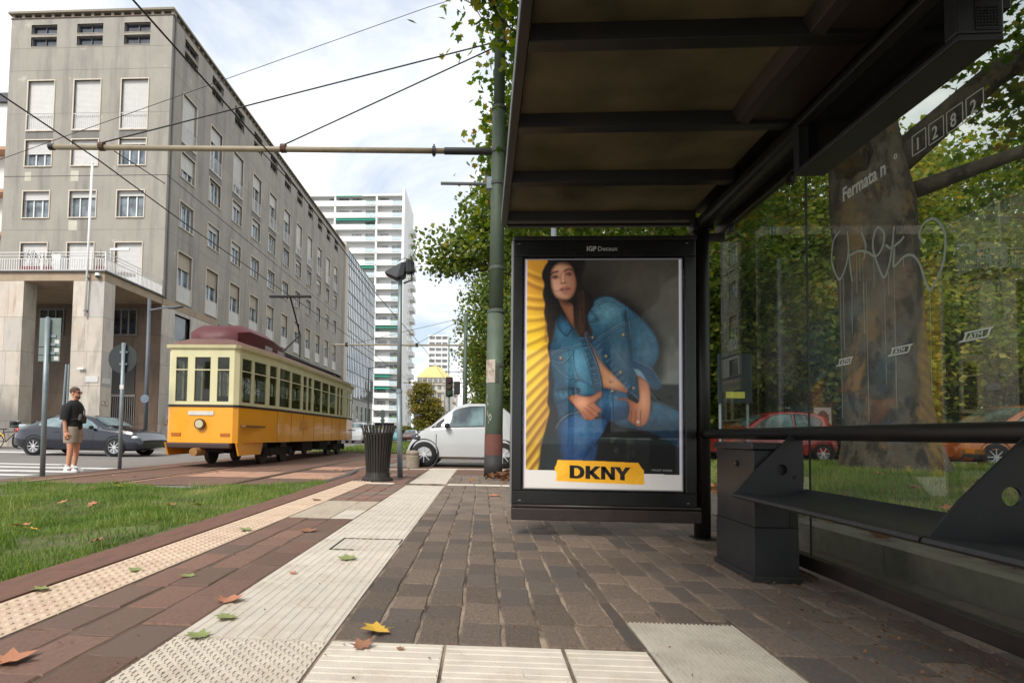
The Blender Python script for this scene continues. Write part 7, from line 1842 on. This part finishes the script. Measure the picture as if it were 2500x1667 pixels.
# blue-grey notice board behind the shelter glass and a small white notice
bb = thing('notice_board', 'dark green notice board on two posts behind the shelter glass', 'notice board', (5.6, 13.0, .1))
MB().box(-.36, .36, -.04, .04, 1.45, 2.55).build('panel', mat('dark green panel', srgb(30, 44, 46), .4), bb, bevel=.01)
for x in (-.3, .3): MB().cyl((x, .05, 0), (x, .05, 2.5), .03, n=8).build('post', galv, bb)
MB().box(-.2, .2, -.05, -.04, 1.56, 1.70).build('sticker', mat('yellow sticker', srgb(210, 210, 90), .6), bb)
for x0 in (.223,):
    rp2 = thing('grey_post', 'thin pale grey post rising behind the poster display', 'post', (1.12, 9.2, 0)); MB().cyl((0, 0, 0), (0, 0, 4.6), .045, n=10).build('pole', galv, rp2, smooth=True); MB().cyl((0, 0, 4.6), (0, 0, 4.64), .05, .02, n=10).build('cap', galv, rp2)
nt2 = thing('notice', 'small white notice with a dark red emblem on a stake behind the red car', 'sign', (11.4, 19.8, .1)); MB().box(-.28, .28, -.02, .02, .9, 1.75).build('panel', plate_m, nt2); MB().sphere((0, -.03, 1.35), .2, .012, .3, n=10, m_=6).build('emblem', mat('dark red print', srgb(96, 30, 34), .6), nt2); MB().cyl((0, .03, 0), (0, .03, .95), .03, n=6).build('stake', galv, nt2)
# ------------------------------------------------------------------ trees
bark = mat('plane tree bark', srgb(88, 80, 70), .9, var=.4, scale=3.6, bump=1.0, bscale=16, stain=(srgb(116, 94, 66), .85, (1.5, 1.5, .8), .54, .59), streak=(srgb(44, 40, 36), .9, (3.4, 3.4, 1.6), .48, .56))
bark_far = mat('dark bark', srgb(74, 64, 54), .95, var=.25, scale=2)
leaf_near = leafy('plane leaves', [(0.0, srgb(52, 76, 18)), (0.35, srgb(76, 104, 26)), (0.62, srgb(104, 128, 34)), (0.82, srgb(148, 146, 48)), (1.0, srgb(168, 112, 48))], .45, nscale=.45)
leaf_far = leafy('far leaves', [(0.0, srgb(56, 76, 28)), (0.4, srgb(88, 110, 42)), (0.68, srgb(122, 136, 56)), (0.9, srgb(162, 150, 66)), (1.0, srgb(164, 118, 58))], .4, nscale=.22)
leaf_sunlit = leafy('sunlit park leaves', [(0.0, srgb(66, 88, 30)), (0.35, srgb(104, 126, 44)), (0.62, srgb(142, 152, 60)), (0.86, srgb(182, 168, 78)), (1.0, srgb(176, 124, 62))], .5, nscale=.35)  # sunlight put into the colour: far leaf tones made lighter and yellower
leaf_gold = leafy('golden leaves', [(0.0, srgb(92, 96, 34)), (0.4, srgb(140, 128, 48)), (0.75, srgb(186, 150, 62)), (1.0, srgb(180, 116, 54))], .4, nscale=.3)

leaf_olive = leafy('olive leaves', [(0.0, srgb(74, 84, 34)), (0.45, srgb(112, 112, 46)), (0.8, srgb(150, 132, 58)), (1.0, srgb(170, 126, 62))], .4, nscale=.3)
STAR = []
for a, r_ in ((-90, .30), (-62, .58), (-46, .46), (-18, .84), (6, .56), (30, .95), (56, .60), (90, 1.05), (124, .60), (150, .95), (174, .56), (198, .84), (226, .46), (242, .58)):
    STAR.append((r_ * math.cos(R(a)), r_ * math.sin(R(a)) + .1))
STAR = np.array(STAR)
def leaves_mesh(name, C, N_dir, size, M_, g, star=False):
    n = len(C)
    nr = N_dir / np.linalg.norm(N_dir, axis=1, keepdims=True)
    up = g.normal(size=(n, 3)); t = np.cross(nr, up); t /= np.linalg.norm(t, axis=1, keepdims=True) + 1e-9; b = np.cross(nr, t)
    tone = g.random(n)
    s = size * g.uniform(.65, 1.25, n)
    if star:
        K = len(STAR); k = np.arange(K)
        v = np.empty((n, K + 1, 3)); v[:, 0] = C + nr * (s * .10)[:, None]
        for i in range(K): v[:, i + 1] = C + t * (STAR[i, 0] * s * .5)[:, None] + b * (STAR[i, 1] * s * .5)[:, None]
        base = np.arange(n)[:, None] * (K + 1)
        f = np.stack([np.broadcast_to(base, (n, K)), base + 1 + k[None], base + 1 + (k[None] + 1) % K], -1).reshape(-1)
        return raw_mesh(name, v.reshape(-1, 3), f, 3, M_, attr={'tone': ('POINT', np.repeat(tone, K + 1))})
    v = np.empty((n, 4, 3))
    for i, (u, w_) in enumerate(((0, -.52), (.44, .02), (0, .58), (-.44, .02))):
        v[:, i] = C + t * (u * s)[:, None] + b * (w_ * s)[:, None] + nr * ((.10 if i in (0, 2) else -.10) * s)[:, None]
    base = np.arange(n)[:, None] * 4
    f = (base + np.array([0, 1, 2, 0, 2, 3])[None]).reshape(-1)
    return raw_mesh(name, v.reshape(-1, 3), f, 3, M_, attr={'tone': ('POINT', np.repeat(tone, 4))})

def make_tree(name, label, loc, trunk, limbs, blobs, nleaf, size, M_, seed, star=False, group=None, bm=None, twigs=True, ncl=None, clr=.55, cat='tree'):
    """trunk: list of (x,y,z,r); limbs: list of such lists; blobs: crown ellipsoids (cx,cy,cz,rx,ry,rz,weight) in local coordinates"""
    g = np.random.default_rng(seed)
    t = thing(name, label, cat, loc, 0, group)
    mb = MB(); mb.tube([p[:3] for p in trunk], [p[3] for p in trunk], n=16)
    mb.build('trunk', bm or bark, t, smooth=True)
    lb = MB()
    for l in limbs: lb.tube([p[:3] for p in l], [p[3] for p in l], n=8)
    # clusters in the crown, biased to the outer shell, leaving gaps
    wsum = sum(b[6] for b in blobs); ncl = ncl or max(60, nleaf // 70); C = []; A = []
    ends = [Vector(l[-1][:3]) for l in limbs] + [Vector(l[len(l) // 2][:3]) for l in limbs]
    for b in blobs:
        k = int(ncl * b[6] / wsum)
        d = g.normal(size=(k, 3)); d /= np.linalg.norm(d, axis=1, keepdims=True); r = g.uniform(.25, 1, k) ** .45
        c = np.array(b[:3]) + d * r[:, None] * np.array(b[3:6]); C.append(c)
    C = np.concatenate(C)
    if twigs:
        for c in C[::2]:
            e = min(ends, key=lambda q: (q - Vector(c)).length) if ends else Vector(trunk[-1][:3])
            mid = e.lerp(Vector(c), .5) + Vector(g.normal(size=3) * .25)
            lb.tube([e, mid, Vector(c)], [.035, .02, .006], n=4)
    if lb.v: lb.build('limbs', bm or bark, t, smooth=True)
    per = nleaf // len(C)
    idx = np.repeat(np.arange(len(C)), per); n = len(idx)
    sc = clr * g.uniform(.6, 1.4, len(C))
    off = np.clip(g.normal(size=(n, 3)), -1.7, 1.7) * sc[idx][:, None] * np.array([1, 1, .62])
    P = C[idx] + off
    nd = g.normal(size=(n, 3)) + np.array([0, 0, .9]); 
    link('crown', leaves_mesh('crown', P, nd, size, M_, g, star), t)
    return t

# the big plane tree behind the shelter: leaning trunk with a flared base, crown arching over the shelter and the track
T1 = (6.62, 9.75, .22)
make_tree('plane_tree', 'huge plane tree with mottled trunk directly behind the shelter glass', T1,
    [(0.12, 0, -.2, .90), (.08, 0, .1, .76), (.04, 0, .5, .66), (0, 0, 1.2, .60), (-.04, 0, 2.4, .575), (-.10, 0, 3.6, .57), (-.16, .0, 4.4, .60), (-.25, 0, 5.2, .52), (-.2, .1, 6.4, .40)],
    [[(-.2, 0, 4.6, .34), (-1.2, -.6, 6.0, .24), (-2.9, -1.3, 7.2, .16), (-5.0, -2.0, 7.6, .09), (-7.0, -2.2, 7.2, .04)], [(-.2, .1, 6.2, .36), (-1.0, .8, 8.2, .26), (-3.0, 1.6, 10.0, .16), (-5.2, 2.0, 10.6, .07)],
     [(-.2, .1, 6.3, .30), (.6, -.6, 8.4, .22), (1.8, -1.8, 10.4, .12)], [(0, 0, 5.0, .28), (1.2, -.8, 6.2, .2), (2.8, -1.8, 6.9, .12), (4.2, -2.6, 6.7, .06)], [(-.2, 0, 6.0, .3), (.2, 1.2, 8.6, .2), (.4, 2.6, 11, .1)],
     [(.2, 0, 4.6, .16), (1.4, -.9, 4.9, .1), (2.6, -1.6, 4.5, .06), (3.6, -2.2, 3.9, .03)], [(-.4, .2, 5.6, .2), (-2.4, 1.8, 6.8, .13), (-4.8, 2.6, 7.0, .07), (-6.6, 2.8, 6.4, .03)]],
    [(-1.2, .3, 9.8, 4.6, 4.4, 3.4, 3.6), (-5.2, -1.2, 8.2, 2.3, 2.6, 1.5, 1.3), (-5.7, 2.6, 7.2, .8, 2.2, 2.4, 1.5), (-.4, -4.8, 9.2, 4.6, 3.4, 2.4, 1.8), (3.2, -1.8, 7.0, 2.6, 2.6, 1.8, 1.4), (3.6, -2.2, 4.4, 1.6, 1.6, 1.0, .55), (-6.5, -2.6, 7.25, .7, .8, .3, .25), (4.8, 1.5, 5.6, 2.0, 2.6, 1.8, .7), (-2.6, 2.6, 5.6, 2.4, 1.6, 1.0, .7)],  # the lobe reaching back towards the viewer is added to shade trunk and lawn
    36000, .185, leaf_near, 21, star=True, ncl=760, clr=.38)

# street trees along the right side, receding; denser, simpler foliage
street = [(6.4, 22.0, 1.0, 0), (5.8, 33.0, 1.0, 0), (6.2, 44.0, 1.05, 1), (6.0, 56.0, 1.0, 0), (6.4, 70.0, 1.0, 1), (6.2, 86.0, 1.0, 0), (6.4, 108.0, 1.05, 1)]
street_names = ['plane tree with a long branch reaching over the street, next behind the green pole', 'plane tree second in the row behind the green pole', 'golden tinged plane tree, third in the row behind the green pole',
    'plane tree fourth in the receding row', 'golden plane tree fifth in the receding row', 'plane tree sixth in the receding row, far away', 'last plane tree of the receding row']
for i, (x, y, s_, gold) in enumerate(street):
    bl = [(0, 0, 8.6, 5.6, 5.6, 5.0, 4), (-2.6, 0, 6.0, 3.2, 3.6, 2.8, 1.6), (2.5, -1, 5.4, 3.4, 3.2, 3.0, 1.5), (0, 0, 13.0, 3.6, 3.6, 2.4, 1.2)]
    if i == 0: bl += [(-6.6, 1.2, 8.1, 1.8, 1.6, .8, .35), (-5.4, 0.6, 9.6, 1.6, 1.6, 1.4, .5)]
    if i >= 1: bl += [(-3.2, 0, 3.6, 2.3, 3.2, 1.9, 1.2), (-5.0, 0, 6.8, 2.1, 3.0, 3.6, 1.8)]
    if i >= 2: bl += [(-4.4, 0, 3.0, 2.4, 3.0, 1.6, 1.0)]
    make_tree('plane_tree', street_names[i], (x, y, -.1), [(0, 0, -.1, .5), (0, 0, .6, .40), (.05, 0, 3.0, .36), (0, .05, 6.5, .25), (0, 0, 10, .1)],
        [[(0, 0, 3.2, .2), (-2.0, .3, 5.2, .13), (-4.2, .6, 7.0, .07), (-6.2, 1.0, 7.6, .03)], [(0, 0, 4, .2), (1.8, .5, 6.0, .12), (3.4, .8, 8, .05)], [(0, 0, 5, .18), (.4, -1.8, 7.4, .1), (.6, -3.2, 9.4, .05)], [(0, 0, 6, .15), (-.8, 1.6, 9.0, .08), (-1.2, 2.6, 11.0, .04)]],
        bl, 60000 if i < 2 else 34000 if i < 4 else 18000, .19 if i < 2 else .26 if i < 4 else .42, leaf_gold if gold and i > 2 else leaf_far, 40 + i, group='plane trees in a row along the street', bm=bark_far, twigs=i < 2, ncl=460 if i < 2 else 260, clr=.55 if i < 2 else .75)
# unseen tree continuing the row, added behind the viewer to shade the shelter
make_tree('plane_tree', 'unseen plane tree added behind the viewer to shade the shelter', (6.8, -3.4, .1), [(0, 0, -.1, .6), (0, 0, .6, .5), (0, 0, 3.5, .44), (0, 0, 7, .3)], [[(0, 0, 4, .2), (-2.4, .4, 6.4, .12), (-4.6, .8, 7.6, .05)], [(0, 0, 5, .2), (1.5, 1.5, 8.0, .1)]],
    [(-.5, 0, 9.4, 5.0, 4.6, 3.4, 3), (-4.4, 1.0, 7.6, 2.2, 2.4, 1.4, 1)], 30000, .24, leaf_far, 61, group='plane trees in a row along the street', bm=bark, twigs=False, ncl=380, clr=.6)
# park trees seen through the glass wall
park = [(9.2, 25.0, 1.0), (13.2, 21.8, .9), (17.5, 24.5, 1.0), (21.5, 20.8, .95), (12.2, 33, 1.05), (19.5, 34, 1.1), (26.0, 27.5, 1.1), (28.0, 17.0, .95), (34.0, 23.0, 1.1), (16.0, 14.0, .0)]
park_names = ['park tree behind the red car, leftmost through the shelter glass', 'park tree with low branches right of the red car', 'park tree behind the big trunk, seen through the glass', 'park tree just right of the big plane trunk', 'taller park tree farther back behind the red car',
    'taller park tree farther back behind the big trunk', 'park tree above the orange car', 'park tree at the right edge above the bench', 'park tree beyond the right edge of the glass']
for i, (x, y, s_) in enumerate(park):
    if s_ == 0: continue
    make_tree('park_tree', park_names[i], (x, y, -.02), [(0, 0, -.1, .34), (.0, 0, .5, .27), (.1, 0, 2.2, .24), (.0, .05, 5.0, .18), (0, 0, 8, .07)],
        [[(0, 0, 2.2, .14), (-1.4, .2, 3.4, .09), (-2.8, .4, 4.2, .04)], [(0, 0, 2.6, .14), (1.4, .3, 4.0, .08), (2.6, .4, 5.0, .04)], [(0, 0, 3.5, .12), (.2, -1.5, 5.2, .07), (.3, -2.6, 6.2, .03)]],
        [(0, 0, 7.4 * s_, 4.2, 4.0, 4.2, 3), (-2.2, -.5, 4.4, 2.6, 2.6, 1.9, 1.3), (2.2, -.5, 4.2, 2.6, 2.6, 1.9, 1.3), (0, 0, 11.4 * s_, 2.8, 2.8, 2.0, .9), (-.4, -1.6, 2.9, 2.2, 1.4, 1.2, .55)],
        34000 if i < 5 else 26000, .19 if i < 4 else .24, leaf_sunlit, 70 + i, group='park trees behind the shelter', bm=bark_far, twigs=False, ncl=300, clr=.6)
# hedge line closing the park, far roadside tree and a bush under the tower
def hedge(label, loc, blobs, n, size, M_, seed):
    make_tree('hedge', label, loc, [(0, 0, 0, .06), (0, 0, .8, .05)], [], blobs, n, size, M_, seed, bm=bark_far, twigs=False, clr=.4, cat='hedge')
hedge('long dark hedge closing the park behind the trees', (8, 40, 0), [(3.2 * k, (k % 3), 2.0, 2.4, 1.6, 2.2, 1) for k in range(16)], 26000, .42, leaf_far, 91)
hedge('leafy shrubs along the park edge behind the parked cars', (6.5, 21.6, 0), [(2.3 * k, .5 * (k % 2), .9, 1.4, .8, .9, 1) for k in range(14)], 16000, .2, leaf_far, 92)
hedge('clipped green hedge in front of the white tower ground floor', (-24, 118, -.1), [(2.2 * k, 0, 1.0, 1.6, 1.2, 1.3, 1) for k in range(6)], 5000, .5, leaf_far, 93)
make_tree('roadside_tree', 'golden green tree standing before the distant corner house', (-13.0, 128, -.1), [(0, 0, 0, .3), (0, 0, 5, .2)], [[(0, 0, 3, .12), (1.2, 0, 6, .05)]], [(-.8, 0, 8.6, 2.6, 2.6, 4.2, 3), (1.6, 0, 6.2, 2.2, 2.2, 3.0, 2), (.2, 0, 3.2, 2.6, 2.2, 1.6, 1)], 12000, .4, leaf_olive, 95, bm=bark_far, twigs=False, clr=.6)
make_tree('roadside_tree', 'small dark leafy branch tip at the left edge by the motorbikes', (-24.2, 25.6, -.1), [(0, 0, 0, .07), (.1, 0, 2.2, .05)], [[(.1, 0, 2.0, .04), (.5, 0, 2.6, .015)]], [(.1, 0, 2.6, .7, .6, .55, 1)], 700, .16, leaf_gold, 96, bm=bark_far, twigs=False, clr=.22)

# ------------------------------------------------------------------ fallen leaves
fl_cols = {'orange': mat('orange dry leaf', srgb(206, 146, 58), .7, var=.2, scale=14, hue=srgb(200, 170, 60)), 'brown': mat('brown dry leaf', srgb(142, 98, 72), .8, var=.2, scale=14), 'green': mat('green fallen leaf', srgb(132, 140, 82), .7, var=.2, scale=14), 'rust': mat('rust dry leaf', srgb(172, 116, 86), .8, var=.2, scale=14)}
def fallen_mesh(seed, M_):
    g = np.random.default_rng(seed); mb = MB(); n = len(STAR)
    def zf(x, y): return .10 * (x * x) * g0 + .16 * max(0, y - .3) * g1 + .05 * math.sin(3 * x + seed) + .05
    g0, g1 = g.uniform(1.2, 3.4), g.uniform(.2, 1.8)
    rr = [(0, 0.1)]; vs = [(0, .1, .05)]
    for s in (.55, 1.0):
        for i, (x, y) in enumerate(STAR):
            x_, y_ = x * s * g.uniform(.92, 1.05), (y - .1) * s + .1; vs.append((x_, y_, max(.012, zf(x_, y_) + (g.uniform(-.02, .06) if s == 1 else 0))))
    fs = [(0, 1 + i, 1 + (i + 1) % n) for i in range(n)] + [(1 + i, 1 + n + i, 1 + n + (i + 1) % n, 1 + (i + 1) % n) for i in range(n)]
    mb.add(vs, fs); mb.tube([(0, -.1, .06), (.05, -.5, .05), (.12, -.95, .03)], .014, n=4)
    return mb.mesh('leaf', M_, smooth=True, recalc=False)
FM = {k: [fallen_mesh(i + 10 * j, m_) for i in range(3)] for j, (k, m_) in enumerate(fl_cols.items())}
def fallen(col, x, y, s, rot, label, z=0.004, tilt=0.0):
    o = link('fallen_leaf', random.choice(FM[col]), None, (x, y, z), rot, (s, s, s)); o.rotation_euler = (tilt, 0, rot); return tag(o, label, 'leaf')
paving_leaves = [
    ('orange', -0.384, 2.21, .075, 2.2, 'bright orange yellow maple shaped leaf on dark stones near the front'),
    ('brown', -0.415, 2.035, .052, .6, 'crumpled brown leaf on the front tactile tiles below the orange leaf'),
    ('green', -1.03, 2.08, .06, 1.2, 'green leaf on the woven tactile tile at the front'),
    ('rust', -1.12, 2.52, .075, .2, 'curled pale rust leaf on the left edge of the white tactile path'),
    ('green', -1.03, 2.31, .058, 2.8, 'green leaf on the white tactile path left of centre'),
    ('green', -0.80, 3.42, .072, .4, 'pale green leaf beyond the cover frame on the white tactile path'),
    ('rust', -1.54, 1.80, .085, -.5, 'large rust brown leaf on reddish stones at lower left'),
    ('rust', -1.66, 1.71, .07, 1.9, 'rust leaf cut by the lower left frame edge'),
    ('green', -2.06, 2.62, .06, 2.4, 'green leaf on the rust kerb beside the domed tiles'),
    ('green', -1.52, 2.92, .05, .9, 'small green leaf on reddish stones beside the domed tiles'),
    ('brown', -1.33, 4.35, .085, .3, 'dry olive leaf lying flat on the reddish stones in mid platform'),
    ('green', -1.86, 3.02, .05, 1.4, 'green leaf among the domes of the warning strip'),
    ('green', -1.80, 4.32, .07, 1.1, 'pale leaf at the far right side of the domed strip'),
    ('brown', -1.86, 6.35, .07, .1, 'dry leaf on the kerb far along the domed strip'),
    ('rust', 0.16, 7.15, .095, .2, 'pale rust leaf on the stones left of the poster display'),
    ('brown', -.28, 2.03, .02, .2, 'tiny brown leaf scrap on the front tactile tiles'),
    ('rust', -1.01, 3.05, .03, .8, 'small orange scrap on the edge of the tactile path')]
for a in paving_leaves: fallen(a[0], a[1], a[2], a[3], a[4], a[5])
gl = random.Random(8)
for k in range(26):
    y_ = gl.uniform(2.2, 8.8); x_ = -2.5 - gl.random() ** 1.3 * (1.2 + y_ * .62)
    o = fallen(gl.choice(['rust', 'brown', 'rust', 'orange']), x_, y_, gl.uniform(.05, .085), gl.uniform(0, 6), 'dry fallen leaf lying in the track grass', z=float(lawn_z(x_, y_)) + .055, tilt=gl.uniform(-.4, .4)); o['group'] = 'leaves in the track grass'
for k in range(14):
    x_ = gl.uniform(2.9, 6.0); y_ = gl.uniform(2.5, 8.0)
    o = fallen(gl.choice(['rust', 'brown']), x_, y_, gl.uniform(.06, .09), gl.uniform(0, 6), 'dry fallen leaf on the garden lawn behind the glass', z=float(garden_z(x_, y_)) + .045, tilt=gl.uniform(-.4, .4)); o['group'] = 'leaves on the garden lawn'
for k in range(10):
    x_ = gl.uniform(-7.5, -2.7); y_ = gl.uniform(10, 14.5)
    o = fallen(gl.choice(['rust', 'brown']), x_, y_, gl.uniform(.06, .08), gl.uniform(0, 6), 'dry fallen leaf on the brown track crossing', z=float(gz(x_, y_)) + .02); o['group'] = 'leaves on the track crossing'
o = fallen('rust', .62, 4.10, .085, .4, 'dark reddish leaf lying on top of the wired roof glass', z=ROOF + .066)
# leaf litter heaped at the foot of the green pole and along the shelter kerb
g_ = np.random.default_rng(33)
def litter(label, n, fx, sz):
    P = np.array([fx(g_) for _ in range(n)]); nd = g_.normal(size=(n, 3)) * .5 + np.array([0, 0, 1.2])
    me = leaves_mesh('leaf_litter', P, nd, sz, leaf_litter_m, g_, True); return tag(link('leaf_litter', me), label, 'leaves', kind='stuff')
leaf_litter_m = leafy('dry litter', [(0, srgb(70, 48, 34)), (.5, srgb(112, 76, 50)), (1, srgb(160, 116, 78))], .2, nscale=2)
litter('heap of dry leaves at the foot of the green pole', 150, lambda q: (q.normal(.55, .28), q.normal(10.15, .35), abs(q.normal(0, .05)) + .01), .14)
litter('dry leaves gathered along the garden kerb behind the glass', 420, lambda q: (q.normal(2.75, .16), q.uniform(.8, 9.5), .17 + abs(q.normal(0, .02))), .12)
litter('crumbs of dry leaves along the foot of the glass wall', 500, lambda q: (q.normal(1.60, .15), q.uniform(1.2, 4.4), .006 + abs(q.normal(0, .004))), .018)
litter('tiny brown leaf crumbs scattered over the platform paving', 420, lambda q: (q.uniform(-2.0, 1.7), 1.6 + 7 * q.random() ** 1.6, .005), .011)
